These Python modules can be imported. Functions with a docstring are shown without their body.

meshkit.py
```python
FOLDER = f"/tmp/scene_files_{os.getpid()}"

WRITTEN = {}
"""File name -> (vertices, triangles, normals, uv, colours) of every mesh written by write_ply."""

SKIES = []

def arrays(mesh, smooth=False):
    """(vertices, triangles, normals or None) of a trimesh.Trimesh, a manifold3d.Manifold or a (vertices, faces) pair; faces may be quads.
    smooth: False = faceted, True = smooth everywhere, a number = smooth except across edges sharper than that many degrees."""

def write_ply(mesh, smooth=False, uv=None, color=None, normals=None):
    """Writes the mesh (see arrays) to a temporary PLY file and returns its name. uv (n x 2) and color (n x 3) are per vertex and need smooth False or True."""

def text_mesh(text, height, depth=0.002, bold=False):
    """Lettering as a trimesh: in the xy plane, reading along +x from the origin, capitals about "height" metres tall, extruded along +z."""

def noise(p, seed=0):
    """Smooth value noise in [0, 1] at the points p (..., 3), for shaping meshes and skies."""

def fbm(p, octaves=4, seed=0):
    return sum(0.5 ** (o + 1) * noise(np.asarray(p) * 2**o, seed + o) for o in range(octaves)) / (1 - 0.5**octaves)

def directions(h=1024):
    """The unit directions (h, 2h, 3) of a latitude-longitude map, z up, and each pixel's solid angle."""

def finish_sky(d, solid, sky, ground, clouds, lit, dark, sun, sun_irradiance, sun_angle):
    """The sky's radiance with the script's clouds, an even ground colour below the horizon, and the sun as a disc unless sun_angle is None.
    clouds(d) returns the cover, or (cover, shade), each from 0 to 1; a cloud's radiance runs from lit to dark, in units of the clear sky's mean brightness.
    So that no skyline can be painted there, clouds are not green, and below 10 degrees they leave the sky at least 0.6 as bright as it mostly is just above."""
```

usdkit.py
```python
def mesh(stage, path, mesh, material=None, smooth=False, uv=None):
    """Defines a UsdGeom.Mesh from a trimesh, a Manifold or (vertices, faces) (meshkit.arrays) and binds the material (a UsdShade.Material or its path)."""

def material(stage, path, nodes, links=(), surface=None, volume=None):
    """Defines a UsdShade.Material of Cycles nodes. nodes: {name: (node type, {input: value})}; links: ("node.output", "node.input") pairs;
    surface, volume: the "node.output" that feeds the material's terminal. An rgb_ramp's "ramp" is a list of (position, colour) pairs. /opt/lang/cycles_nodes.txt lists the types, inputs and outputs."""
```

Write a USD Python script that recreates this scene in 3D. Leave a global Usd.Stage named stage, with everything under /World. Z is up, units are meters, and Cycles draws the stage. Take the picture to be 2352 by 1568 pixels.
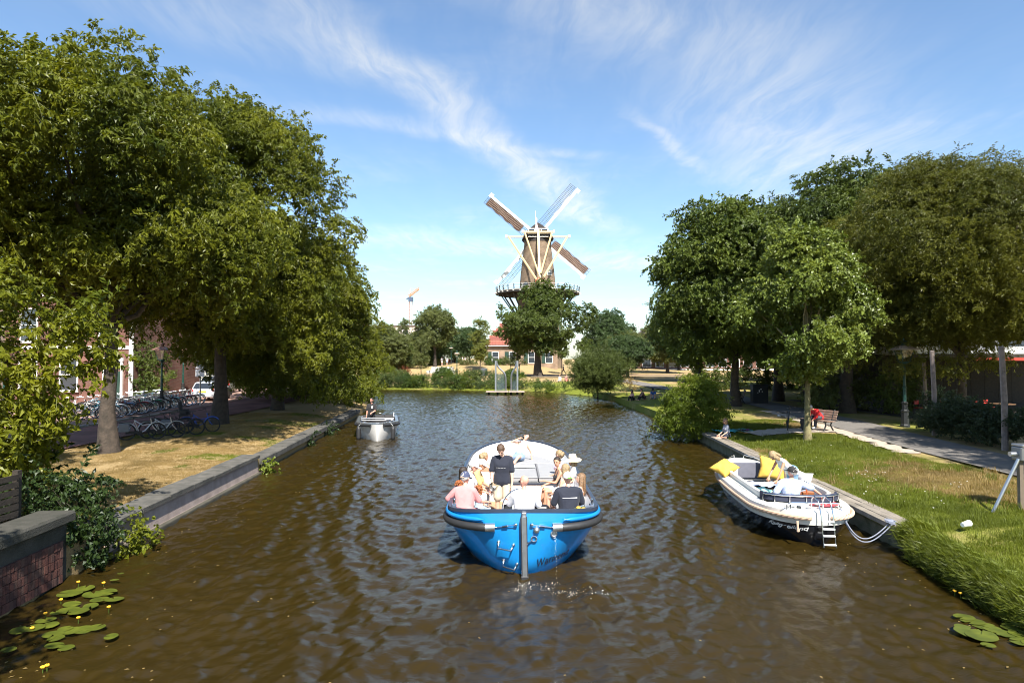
import math, random
import numpy as np, trimesh, manifold3d as m3, shapely
from shapely.geometry import Polygon
from pxr import Usd, UsdGeom, UsdLux, UsdShade, Gf, Sdf, Vt
import usdkit, meshkit

stage = Usd.Stage.CreateInMemory()
UsdGeom.SetStageUpAxis(stage, UsdGeom.Tokens.z)
UsdGeom.SetStageMetersPerUnit(stage, 1.0)
UsdGeom.Xform.Define(stage, '/World')
stage.SetDefaultPrim(stage.GetPrimAtPath('/World'))
LOOKS = '/World/Looks'
UsdGeom.Scope.Define(stage, LOOKS)

# ------------------------------------------------------------- camera, sky, sun
EYE = 4.07                         # camera height above the water (standing on a bridge)
FOC = 1450.0 / 2352.0              # focal length in picture widths
PITCH = math.atan(38.0 / 1450.0)
EXPOSURE = 1.28
SUN_AZ, SUN_EL = math.atan2(0.26, -0.965), math.radians(50)   # azimuth as atan2(x, y) of the direction to the sun
SUN_INT, SKY_STR = 1.25, 0.084

cam = UsdGeom.Camera.Define(stage, '/World/camera')
cam.CreateHorizontalApertureAttr(36.0)
cam.CreateVerticalApertureAttr(24.0)
cam.CreateFocalLengthAttr(36.0 * FOC)
cam.CreateClippingRangeAttr(Gf.Vec2f(0.1, 5000))
cam.CreateExposureAttr(EXPOSURE)
cam.AddTranslateOp().Set((0, 0, EYE))
cam.AddRotateXOp().Set(90 + math.degrees(PITCH))

SUN = np.array([math.sin(SUN_AZ) * math.cos(SUN_EL), math.cos(SUN_AZ) * math.cos(SUN_EL), math.sin(SUN_EL)])
sun = UsdLux.DistantLight.Define(stage, '/World/sun')
sun.CreateNormalizeAttr(True)
sun.CreateIntensityAttr(SUN_INT)
sun.CreateAngleAttr(0.53)
sun.CreateColorAttr(Gf.Vec3f(1.0, 0.955, 0.88))
sun.AddRotateZOp().Set(180 - math.degrees(SUN_AZ))
sun.AddRotateXOp().Set(90 - math.degrees(SUN_EL))

def sky_material():
    N = {
        'sky': ('sky_texture', {'sky_type': 'single_scattering', 'sun_disc': False, 'sun_elevation': SUN_EL, 'sun_rotation': SUN_AZ,
                                'altitude': 0.0, 'air_density': 1.15, 'aerosol_density': 0.55, 'ozone_density': 2.6}),
        'dirn': ('geometry', {}),
        'xyz': ('separate_xyz', {}),
        'zc': ('math', {'math_type': 'maximum', 'value2': 0.035}),
        'px': ('math', {'math_type': 'divide'}), 'py': ('math', {'math_type': 'divide'}),
        'p': ('combine_xyz', {}),
        # warp so that no streak is ruler straight
        'wn': ('noise_texture', {'scale': 1.3, 'detail': 3.0}),
        'ws': ('vector_math', {'math_type': 'multiply_add', 'vector2': (0.34, 0.34, 0.0), 'vector3': (-0.17, -0.17, 0.0)}),
        'pw': ('vector_math', {'math_type': 'add'}),
        'wn2': ('noise_texture', {'scale': 7.0, 'detail': 4.0, 'roughness': 0.6}),
        'ws2': ('vector_math', {'math_type': 'multiply_add', 'vector2': (0.09, 0.09, 0.0), 'vector3': (-0.045, -0.045, 0.0)}),
        'pw2': ('vector_math', {'math_type': 'add'}),
    }
    L = [('dirn.position', 'xyz.vector'), ('xyz.z', 'zc.value1'), ('xyz.x', 'px.value1'), ('zc.value', 'px.value2'),
         ('xyz.y', 'py.value1'), ('zc.value', 'py.value2'), ('px.value', 'p.x'), ('py.value', 'p.y'),
         ('p.vector', 'wn.vector'), ('wn.color', 'ws.vector1'), ('p.vector', 'pw.vector1'), ('ws.vector', 'pw.vector2'),
         ('p.vector', 'wn2.vector'), ('wn2.color', 'ws2.vector1'), ('pw.vector', 'pw2.vector1'), ('ws2.vector', 'pw2.vector2')]

    def band(key, ax, ay, bx, by, w0, w1, gain):
        """A feathered cirrus band along the line a-b of the cloud plane, w wide, fading at both ends."""
        dx, dy = bx - ax, by - ay
        ln = math.hypot(dx, dy)
        ux, uy = dx / ln, dy / ln
        N[key + 'a'] = ('vector_math', {'math_type': 'dot_product', 'vector2': (ux, uy, 0)})
        N[key + 'c'] = ('vector_math', {'math_type': 'dot_product', 'vector2': (-uy, ux, 0)})
        N[key + 'd'] = ('math', {'math_type': 'subtract', 'value2': -uy * ax + ux * ay})
        N[key + 'e'] = ('math', {'math_type': 'absolute'})
        N[key + 'w'] = ('map_range', {'range_type': 'linear', 'from_min': ux * ax + uy * ay, 'from_max': ux * bx + uy * by, 'to_min': w0, 'to_max': w1, 'clamp': True})
        N[key + 'f'] = ('math', {'math_type': 'divide'})
        N[key + 'g'] = ('map_range', {'range_type': 'smoothstep', 'from_min': 0.0, 'from_max': 1.0, 'to_min': gain, 'to_max': 0.0, 'clamp': True})
        s0, s1 = ux * ax + uy * ay, ux * bx + uy * by
        N[key + 'h'] = ('map_range', {'range_type': 'smoothstep', 'from_min': s0 - 0.45 * ln, 'from_max': s0 + 0.25 * ln, 'to_min': 0, 'to_max': 1, 'clamp': True})
        N[key + 'i'] = ('map_range', {'range_type': 'smoothstep', 'from_min': s1 - 0.1 * ln, 'from_max': s1 + 0.5 * ln, 'to_min': 1, 'to_max': 0, 'clamp': True})
        N[key + 'j'] = ('math', {'math_type': 'multiply'})
        N[key + 'k'] = ('math', {'math_type': 'multiply'})
        L.extend([('pw2.vector', key + 'a.vector1'), ('pw2.vector', key + 'c.vector1'), (key + 'c.value', key + 'd.value1'), (key + 'd.value', key + 'e.value1'),
                  (key + 'a.value', key + 'w.value'), (key + 'e.value', key + 'f.value1'), (key + 'w.result', key + 'f.value2'), (key + 'f.value', key + 'g.value'),
                  (key + 'a.value', key + 'h.value'), (key + 'a.value', key + 'i.value'), (key + 'g.result', key + 'j.value1'), (key + 'h.result', key + 'j.value2'),
                  (key + 'j.value', key + 'k.value1'), (key + 'i.result', key + 'k.value2')])
        return key + 'k.value'

    bands = [band('s', -0.60, 1.72, 0.50, 4.3, 0.17, 0.30, 0.80), band('t', 0.52, 2.62, 0.95, 3.25, 0.06, 0.07, 0.42),
             band('u', 0.62, 1.9, 1.55, 3.3, 0.55, 0.85, 0.55), band('v', -0.75, 2.6, 0.2, 3.0, 0.16, 0.12, 0.45),
             band('q', -1.2, 1.5, -0.5, 2.2, 0.35, 0.25, 0.40), band('r', -0.2, 1.5, 0.4, 1.9, 0.20, 0.25, 0.35),
             band('o', -1.6, 5.0, 1.6, 6.6, 0.7, 1.0, 0.42)]
    # fibres along the wind and a thin general veil
    N['fm'] = ('mapping', {'rotation': (0, 0, math.radians(-23)), 'scale': (5.0, 1.1, 1.0)})
    N['fn'] = ('noise_texture', {'scale': 1.5, 'detail': 7.0, 'roughness': 0.62, 'distortion': 0.35})
    N['fr'] = ('map_range', {'range_type': 'smoothstep', 'from_min': 0.25, 'from_max': 0.75, 'to_min': 0.22, 'to_max': 1.0, 'clamp': True})
    N['vn'] = ('noise_texture', {'scale': 0.8, 'detail': 6.0, 'roughness': 0.6})
    N['vr'] = ('map_range', {'range_type': 'smoothstep', 'from_min': 0.44, 'from_max': 0.78, 'to_min': 0.04, 'to_max': 0.42, 'clamp': True})
    L += [('pw.vector', 'fm.vector'), ('fm.vector', 'fn.vector'), ('fn.fac', 'fr.value'), ('pw2.vector', 'vn.vector'), ('vn.fac', 'vr.value')]
    last = 'vr.result'
    for i, b in enumerate(bands):
        N[f'sum{i}'] = ('math', {'math_type': 'add'})
        L += [(last, f'sum{i}.value1'), (b, f'sum{i}.value2')]
        last = f'sum{i}.value'
    N['cov'] = ('math', {'math_type': 'multiply', 'use_clamp': True})
    N['lowfade'] = ('map_range', {'range_type': 'smoothstep', 'from_min': 0.03, 'from_max': 0.16, 'to_min': 0.25, 'to_max': 1.0, 'clamp': True})
    N['cov2'] = ('math', {'math_type': 'multiply', 'use_clamp': True})
    N['tint'] = ('mix', {'mix_type': 'multiply', 'fac': 1.0, 'color2': (0.89, 0.98, 1.04)})
    N['bw'] = ('rgb_to_bw', {})
    N['white'] = ('combine_xyz', {})
    N['wr'] = ('math', {'math_type': 'multiply_add', 'value2': 0.75, 'value3': 2.4})
    N['wg'] = ('math', {'math_type': 'multiply_add', 'value2': 0.80, 'value3': 2.55})
    N['wb'] = ('math', {'math_type': 'multiply_add', 'value2': 0.85, 'value3': 2.75})
    N['mix'] = ('mix', {'mix_type': 'mix'})
    N['bg'] = ('background_shader', {'strength': SKY_STR})
    L += [(last, 'cov.value1'), ('fr.result', 'cov.value2'), ('xyz.z', 'lowfade.value'), ('cov.value', 'cov2.value1'), ('lowfade.result', 'cov2.value2'),
          ('sky.color', 'tint.color1'), ('tint.color', 'bw.color'), ('bw.val', 'wr.value1'), ('bw.val', 'wg.value1'), ('bw.val', 'wb.value1'),
          ('wr.value', 'white.x'), ('wg.value', 'white.y'), ('wb.value', 'white.z'), ('tint.color', 'mix.color1'), ('white.vector', 'mix.color2'),
          ('cov2.value', 'mix.fac'), ('mix.color', 'bg.color')]
    return usdkit.material(stage, LOOKS + '/sky_air', N, L, surface='bg.background')

dome = UsdLux.DomeLight.Define(stage, '/World/sky')
dome.GetPrim().SetCustomDataByKey('kind', 'structure')
UsdShade.MaterialBindingAPI.Apply(dome.GetPrim()).Bind(sky_material())

# ------------------------------------------------------------- naming helpers
USED = {}
def fresh(parent, name):
    k = (parent, name)
    n = USED.get(k, -1) + 1
    USED[k] = n
    return f'{parent}/{name}' + (f'_{n:03d}' if n else '')

def say(prim, label=None, cat=None, group=None, kind=None):
    for k, v in (('label', label), ('category', cat), ('group', group), ('kind', kind)):
        if v:
            prim.SetCustomDataByKey(k, v)
    return prim

def thing(name, label, cat, loc=(0, 0, 0), rotz=0.0, group=None, scale=None):
    x = UsdGeom.Xform.Define(stage, fresh('/World', name))
    x.AddTranslateOp().Set(Gf.Vec3d(*map(float, loc)))
    x.AddRotateZOp().Set(math.degrees(rotz))
    if scale:
        x.AddScaleOp().Set(Gf.Vec3f(*([scale] * 3 if np.ndim(scale) == 0 else scale)))
    return say(x.GetPrim(), label, cat, group)

def part(parent, name, mesh, mat, smooth=35, label=None, kind=None):
    path = fresh(str(parent.GetPath()) if not isinstance(parent, str) else parent, name)
    if isinstance(mesh, (list, tuple)) and len(mesh) and not isinstance(mesh[0], np.ndarray):
        mesh = trimesh.util.concatenate([tm(m) for m in mesh])
    p = usdkit.mesh(stage, path, mesh, mat, smooth=smooth).GetPrim()
    return say(p, label, None, None, kind)

def struct(name, mesh, mat, smooth=35, kind='structure'):
    return part('/World', name, mesh, mat, smooth, None, kind)

def copy_of(src, name, label, loc, rotz=0.0, group=None, scale=None):
    """A further individual of a thing: an Xform of its own that references the first one with its parts."""
    d = src.GetCustomData()
    x = UsdGeom.Xform.Define(stage, fresh('/World', name))
    p = x.GetPrim()
    p.GetReferences().AddInternalReference(src.GetPath())
    p.SetInstanceable(True)
    x.ClearXformOpOrder()
    x.AddTranslateOp().Set(Gf.Vec3d(*map(float, loc)))
    x.AddRotateZOp().Set(math.degrees(rotz))
    if scale:
        x.AddScaleOp().Set(Gf.Vec3f(*([scale] * 3 if np.ndim(scale) == 0 else scale)))
    return say(p, label, d.get('category'), group or d.get('group'))

# ------------------------------------------------------------- mesh helpers
def tm(m):
    if isinstance(m, trimesh.Trimesh):
        return m
    v, f, _ = meshkit.arrays(m)
    return trimesh.Trimesh(v, f, process=False)

def cat(*ms):
    out = []
    for m in ms:
        out += [tm(x) for x in m] if isinstance(m, list) else [tm(m)]
    return trimesh.util.concatenate(out)

def box(x0, x1, y0, y1, z0, z1, bevel=0.0):
    ex = (x1 - x0, y1 - y0, z1 - z0)
    if bevel and bevel * 2.2 < min(ex):
        b = bevel
        pts = [(sx * (ex[0] / 2 - (0 if a == 0 else b)), sy * (ex[1] / 2 - (0 if a == 1 else b)), sz * (ex[2] / 2 - (0 if a == 2 else b)))
               for a in range(3) for sx in (-1, 1) for sy in (-1, 1) for sz in (-1, 1)]
        m = trimesh.convex.convex_hull(np.array(pts))
    else:
        m = trimesh.creation.box(ex)
    m.apply_translation(((x0 + x1) / 2, (y0 + y1) / 2, (z0 + z1) / 2))
    return m

def cbox(c, s, bevel=0.0):
    return box(c[0] - s[0] / 2, c[0] + s[0] / 2, c[1] - s[1] / 2, c[1] + s[1] / 2, c[2] - s[2] / 2, c[2] + s[2] / 2, bevel)

def xf(m, loc=(0, 0, 0), rz=0.0, rx=0.0, ry=0.0, s=None):
    m = tm(m).copy()
    if s is not None:
        m.apply_scale(s)
    R = trimesh.transformations.euler_matrix(rx, ry, rz, 'sxyz')
    R[:3, 3] = loc
    m.apply_transform(R)
    return m

def tube(pts, r, sides=8, cap=True, closed=False):
    p = np.asarray(pts, float)
    n = len(p)
    r = np.broadcast_to(np.asarray(r, float), (n,))
    if closed:
        t = np.roll(p, -1, 0) - np.roll(p, 1, 0)
    else:
        t = np.gradient(p, axis=0)
    t /= np.linalg.norm(t, axis=1, keepdims=True) + 1e-12
    a = np.zeros_like(p)
    ref = np.array([0, 0, 1.0]) if abs(t[0, 2]) < 0.9 else np.array([1.0, 0, 0])
    u = np.cross(t[0], ref); u /= np.linalg.norm(u)
    for i in range(n):
        u = u - t[i] * (u @ t[i]); u /= np.linalg.norm(u) + 1e-12
        a[i] = u
    b = np.cross(t, a)
    an = np.arange(sides) * 2 * np.pi / sides
    v = p[:, None] + r[:, None, None] * (np.cos(an)[None, :, None] * a[:, None] + np.sin(an)[None, :, None] * b[:, None])
    m = n if closed else n - 1
    i, j = np.meshgrid(np.arange(m), np.arange(sides), indexing='ij')
    i2, j2 = (i + 1) % n, (j + 1) % sides
    q = np.stack([i * sides + j, i2 * sides + j, i2 * sides + j2, i * sides + j2], -1).reshape(-1, 4)
    q = q[:, ::-1]
    f = np.vstack([q[:, [0, 1, 2]], q[:, [0, 2, 3]]])
    v = v.reshape(-1, 3)
    if cap and not closed:
        k = len(v)
        v = np.vstack([v, p[0], p[-1]])
        jj = np.arange(sides); j2 = (jj + 1) % sides
        f = np.vstack([f, np.stack([np.full(sides, k), jj, j2], 1)[:, [0, 1, 2]], np.stack([np.full(sides, k + 1), (n - 1) * sides + j2, (n - 1) * sides + jj], 1)])
    return trimesh.Trimesh(v, f, process=False)

def bar(a, b, w, h=None, up=(0, 0, 1)):
    """A squared beam from a to b, w wide and h deep."""
    a, b = np.asarray(a, float), np.asarray(b, float)
    h = h or w
    t = b - a; L = np.linalg.norm(t); t /= L
    u = np.cross(np.asarray(up, float), t)
    if np.linalg.norm(u) < 1e-3:
        u = np.cross([1.0, 0, 0], t)
    u /= np.linalg.norm(u); v = np.cross(t, u)
    M = np.eye(4); M[:3, 0], M[:3, 1], M[:3, 2], M[:3, 3] = u, v, t, (a + b) / 2
    m = trimesh.creation.box((w, h, L)); m.apply_transform(M)
    return m

def lathe(profile, sides=16, cap=True):
    """profile: (r, z) from bottom to top."""
    pr = np.asarray(profile, float)
    an = np.arange(sides) * 2 * np.pi / sides
    v = np.stack([pr[:, 0, None] * np.cos(an), pr[:, 0, None] * np.sin(an), np.broadcast_to(pr[:, 1, None], (len(pr), sides))], -1).reshape(-1, 3)
    n = len(pr)
    i, j = np.meshgrid(np.arange(n - 1), np.arange(sides), indexing='ij'); j2 = (j + 1) % sides
    q = np.stack([i * sides + j, i * sides + j2, (i + 1) * sides + j2, (i + 1) * sides + j], -1).reshape(-1, 4)
    f = np.vstack([q[:, [0, 1, 2]], q[:, [0, 2, 3]]])
    if cap:
        k = len(v); v = np.vstack([v, (0, 0, pr[0, 1]), (0, 0, pr[-1, 1])]); jj = np.arange(sides); j2 = (jj + 1) % sides
        f = np.vstack([f, np.stack([np.full(sides, k), j2, jj], 1), np.stack([np.full(sides, k + 1), (n - 1) * sides + jj, (n - 1) * sides + j2], 1)])
    return trimesh.Trimesh(v, f, process=False)

def ball(c, r, sub=2):
    m = trimesh.creation.icosphere(sub, 1.0)
    m.apply_scale(r if np.ndim(r) == 0 else np.asarray(r, float))
    m.apply_translation(c)
    return m

def prism(poly, z0, z1):
    p = poly if isinstance(poly, Polygon) else Polygon(poly)
    m = trimesh.creation.extrude_polygon(p, z1 - z0, engine='earcut')
    m.apply_translation((0, 0, z0))
    return m

def torus(R, r, n=24, s=8, axis='z'):
    a = np.arange(n) * 2 * np.pi / n
    p = np.stack([R * np.cos(a), R * np.sin(a), 0 * a], 1)
    if axis == 'x': p = p[:, [2, 0, 1]]
    if axis == 'y': p = p[:, [0, 2, 1]]
    return tube(p, r, s, closed=True)

def grid_mesh(V):
    """V (rows, cols, 3) to a mesh facing +z when rows go +y and cols +x."""
    n, m = V.shape[:2]
    i, j = np.meshgrid(np.arange(n - 1), np.arange(m - 1), indexing='ij')
    a = (i * m + j).ravel()
    f = np.vstack([np.stack([a, a + 1, a + m + 1], 1), np.stack([a, a + m + 1, a + m], 1)])
    return trimesh.Trimesh(V.reshape(-1, 3), f, process=False)

# ------------------------------------------------------------- materials
MATS = {}
def mat(name, col, rough=0.6, var=0.18, scale=6.0, bump=0.0, bscale=40.0, metal=0.0, coat=0.0, spec=0.5, sheen=0.0, hue=None, detail=4.0, obj=False, trans=0.0, ior=1.5):
    """A plain surface with a little uneven tone (noise) and an optional fine relief."""
    if name in MATS:
        return MATS[name]
    col = np.asarray(col, float)
    c2 = np.asarray(hue, float) if hue is not None else col * (1 - var)
    c1 = np.clip(col * (1 + var * 0.6), 0, 0.95)
    N = {'tc': ('texture_coordinate', {}) if obj else ('geometry', {}), 'n': ('noise_texture', {'scale': scale, 'detail': detail, 'roughness': 0.6}),
         'r': ('rgb_ramp', {'ramp': [(0.25, tuple(c2)), (0.75, tuple(c1))]}),
         'p': ('principled_bsdf', {'roughness': rough, 'metallic': metal, 'coat_weight': coat, 'specular_ior_level': spec, 'sheen_weight': sheen, 'transmission_weight': trans, 'ior': ior})}
    src = 'tc.object' if obj else 'tc.position'
    L = [(src, 'n.vector'), ('n.fac', 'r.fac'), ('r.color', 'p.base_color')]
    if bump:
        N['bn'] = ('noise_texture', {'scale': bscale, 'detail': 3.0})
        N['b'] = ('bump', {'strength': min(1.0, bump), 'distance': 0.02 * max(1, bump)})
        L += [(src, 'bn.vector'), ('bn.fac', 'b.height'), ('b.normal', 'p.normal')]
    MATS[name] = usdkit.material(stage, f'{LOOKS}/{name}', N, L, surface='p.BSDF')
    return MATS[name]

def leafmat(name, a, b, c, trans=0.35, rough=0.45, patch=0.35):
    """Leaves: tone differs from leaf to leaf and from bough to bough; some light passes through."""
    if name in MATS:
        return MATS[name]
    N = {'g': ('geometry', {}), 'oi': ('object_info', {}), 'n': ('noise_texture', {'scale': patch, 'detail': 3.0}),
         'm1': ('math', {'math_type': 'multiply', 'value2': 0.55}), 'm2': ('math', {'math_type': 'multiply_add', 'value2': 0.9}),
         'mm': ('math', {'math_type': 'subtract', 'value2': 0.24}),
         'r': ('rgb_ramp', {'ramp': [(0.0, a), (0.5, b), (1.0, c)]}),
         'p': ('principled_bsdf', {'roughness': rough, 'specular_ior_level': 0.35}), 't': ('translucent_bsdf', {}),
         'tb': ('mix', {'mix_type': 'multiply', 'fac': 1.0, 'color2': (1.5, 1.35, 0.35)}), 'mx': ('mix_closure', {'fac': trans})}
    L = [('g.position', 'n.vector'), ('g.random_per_island', 'm1.value1'), ('n.fac', 'm2.value1'), ('m1.value', 'm2.value3'), ('m2.value', 'mm.value1'), ('mm.value', 'r.fac'),
         ('r.color', 'p.base_color'), ('r.color', 'tb.color1'), ('tb.color', 't.color'), ('p.BSDF', 'mx.closure1'), ('t.BSDF', 'mx.closure2')]
    MATS[name] = usdkit.material(stage, f'{LOOKS}/{name}', N, L, surface='mx.closure')
    return MATS[name]

# ------------------------------------------------------------- picture to place
def ray(vx, vy):
    """Direction through a pixel of the 2352 x 1568 photograph."""
    x, z = (vx - 1176) / 1450.0, -(vy - 784) / 1450.0
    c, s = math.cos(PITCH), math.sin(PITCH)
    return np.array([x, c - s * z, s + c * z])

def at_z(vx, vy, z):
    d = ray(vx, vy); t = (z - EYE) / d[2]
    return np.array([d[0] * t, d[1] * t, z])

def at_y(vx, vy, Y):
    d = ray(vx, vy); t = Y / d[1]
    return np.array([d[0] * t, Y, EYE + d[2] * t])
# ============================================================= terrain
LEFT_EDGE = [(-80, -6.0), (5, -7.6), (14, -8.43), (22.3, -8.97), (29, -9.5), (44, -10.7), (50, -11.5), (60, -13.4), (75, -17.0), (82, -19.5)]
RIGHT_EDGE = [(-80, 6.0), (5, 7.35), (9.5, 7.75), (13, 8.2), (20, 8.6), (32, 9.3), (42, 9.75), (60, 9.7), (66, 8.6), (82, 8.6)]
SHORE = [(-400, 83), (-18.6, 83), (-8, 81), (2, 77), (6.5, 71), (8.4, 66.5), (400, 66.5)]
def lerp(tab, t):
    a = np.asarray(tab, float)
    return np.interp(t, a[:, 0], a[:, 1])
def smooth01(t):
    t = np.clip(t, 0, 1)
    return t * t * (3 - 2 * t)
def far_height(x, Y):
    """Height of the park beyond the water."""
    d = Y - lerp(SHORE, x)
    base = np.interp(d, [0, 2.5, 9, 20, 34], [0.05, 0.5, 0.75, 0.98, 1.12])
    berm = smooth01((Y - 120) / 7.0) * smooth01((12 - x) / 10.0) * 1.15
    mound = smooth01((Y - 126) / 10.0) * 0.6 * smooth01((40 - np.abs(x - 6)) / 20)
    return base + berm + mound
def gz(x, Y):
    """Height of the ground (not of the water)."""
    x, Y = np.asarray(x, float), np.asarray(Y, float)
    xl, xr, sh = lerp(LEFT_EDGE, Y), lerp(RIGHT_EDGE, Y), lerp(SHORE, x)
    left = 0.62 + 0.08 * smooth01((xl - x) / 3.0) - 0.17 * smooth01((Y - 22.3) / 0.3) * smooth01(1 - (xl - x) / 3) - 0.3 * smooth01((Y - 45) / 4) * smooth01(1 - (xl - x) / 2.5)
    rough = np.where(Y < 13, 0.30, 0.48)
    right = rough + (0.72 - rough) * smooth01((x - xr) / np.where(Y < 13, 3.5, 4.0))
    far = far_height(x, Y)
    w = smooth01((Y - 74) / 12)
    return np.where((Y > sh) & (x > xl) & (x < 400), far, np.where(x <= xl, left * (1 - w) + far_height(x, np.maximum(Y, lerp(SHORE, x) + 9)) * w,
                    np.where(x >= xr, right * (1 - smooth01((Y - 56) / 14)) + np.maximum(far_height(x, np.maximum(Y, sh + 4)), 0.4) * smooth01((Y - 56) / 14), -1.4)))
def ground_at(vx, vy):
    """Where the line of sight through a pixel meets the ground."""
    d = ray(vx, vy)
    for t in np.arange(6, 400, 0.1):
        p = np.array([0, 0, EYE]) + d * t
        if p[2] < max(float(gz(p[0], p[1])), 0.0):
            return p
    return np.array([0, 0, EYE]) + d * 400

def groundmat():
    """Lawn: green to dry straw in patches; the left bank and the far park are scorched, the right lawn mostly green."""
    N = {'g': ('geometry', {}), 'x': ('separate_xyz', {}),
         'n1': ('noise_texture', {'scale': 0.22, 'detail': 5.0, 'roughness': 0.65}), 'n2': ('noise_texture', {'scale': 2.2, 'detail': 6.0, 'roughness': 0.7}), 'n3': ('noise_texture', {'scale': 28.0, 'detail': 4.0, 'roughness': 0.7}),
         'dx': ('map_range', {'range_type': 'smoothstep', 'from_min': -2.0, 'from_max': 2.0, 'to_min': 0.44, 'to_max': 0.0, 'clamp': True}),
         'dy': ('map_range', {'range_type': 'smoothstep', 'from_min': 83.0, 'from_max': 90.0, 'to_min': 0.0, 'to_max': 0.36, 'clamp': True}),
         'dxr': ('map_range', {'range_type': 'smoothstep', 'from_min': 10.8, 'from_max': 15.0, 'to_min': 0.0, 'to_max': 0.17, 'clamp': True}),
         'dn': ('map_range', {'range_type': 'smoothstep', 'from_min': 66.0, 'from_max': 74.0, 'to_min': 1.0, 'to_max': 0.0, 'clamp': True}), 'dm': ('math', {'math_type': 'multiply'}), 'a1': ('math', {'math_type': 'maximum'}), 'a2': ('math', {'math_type': 'maximum'}), 's': ('math', {'math_type': 'add'}), 's2': ('math', {'math_type': 'multiply_add', 'value2': 0.45}),
         'r': ('map_range', {'range_type': 'smoothstep', 'from_min': 0.68, 'from_max': 1.06, 'to_min': 0, 'to_max': 1, 'clamp': True}),
         'green': ('rgb_ramp', {'ramp': [(0.25, (0.075, 0.092, 0.010)), (0.55, (0.155, 0.178, 0.022)), (0.85, (0.25, 0.25, 0.048))]}),
         'dry': ('rgb_ramp', {'ramp': [(0.2, (0.17, 0.112, 0.050)), (0.5, (0.33, 0.235, 0.112)), (0.8, (0.48, 0.365, 0.19))]}),
         'm': ('mix', {'mix_type': 'mix'}), 'b': ('bump', {'strength': 0.8, 'distance': 0.05}), 'p': ('principled_bsdf', {'roughness': 0.9, 'specular_ior_level': 0.15})}
    L = [('g.position', 'x.vector'), ('g.position', 'n1.vector'), ('g.position', 'n2.vector'), ('g.position', 'n3.vector'), ('x.x', 'dx.value'), ('x.y', 'dy.value'), ('x.x', 'dxr.value'),
         ('x.y', 'dn.value'), ('dx.result', 'dm.value1'), ('dn.result', 'dm.value2'), ('dm.value', 'a1.value1'), ('dy.result', 'a1.value2'), ('a1.value', 'a2.value1'), ('dxr.result', 'a2.value2'),
         ('n1.fac', 's.value1'), ('a2.value', 's.value2'), ('n2.fac', 's2.value1'), ('s.value', 's2.value3'), ('s2.value', 'r.value'),
         ('n3.fac', 'green.fac'), ('n3.fac', 'dry.fac'), ('green.color', 'm.color1'), ('dry.color', 'm.color2'), ('r.result', 'm.fac'), ('m.color', 'p.base_color'),
         ('n3.fac', 'b.height'), ('b.normal', 'p.normal')]
    return usdkit.material(stage, LOOKS + '/lawn', N, L, surface='p.BSDF')
LAWN = groundmat()
BED = mat('canal_mud', (0.05, 0.04, 0.02), 0.9)

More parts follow.
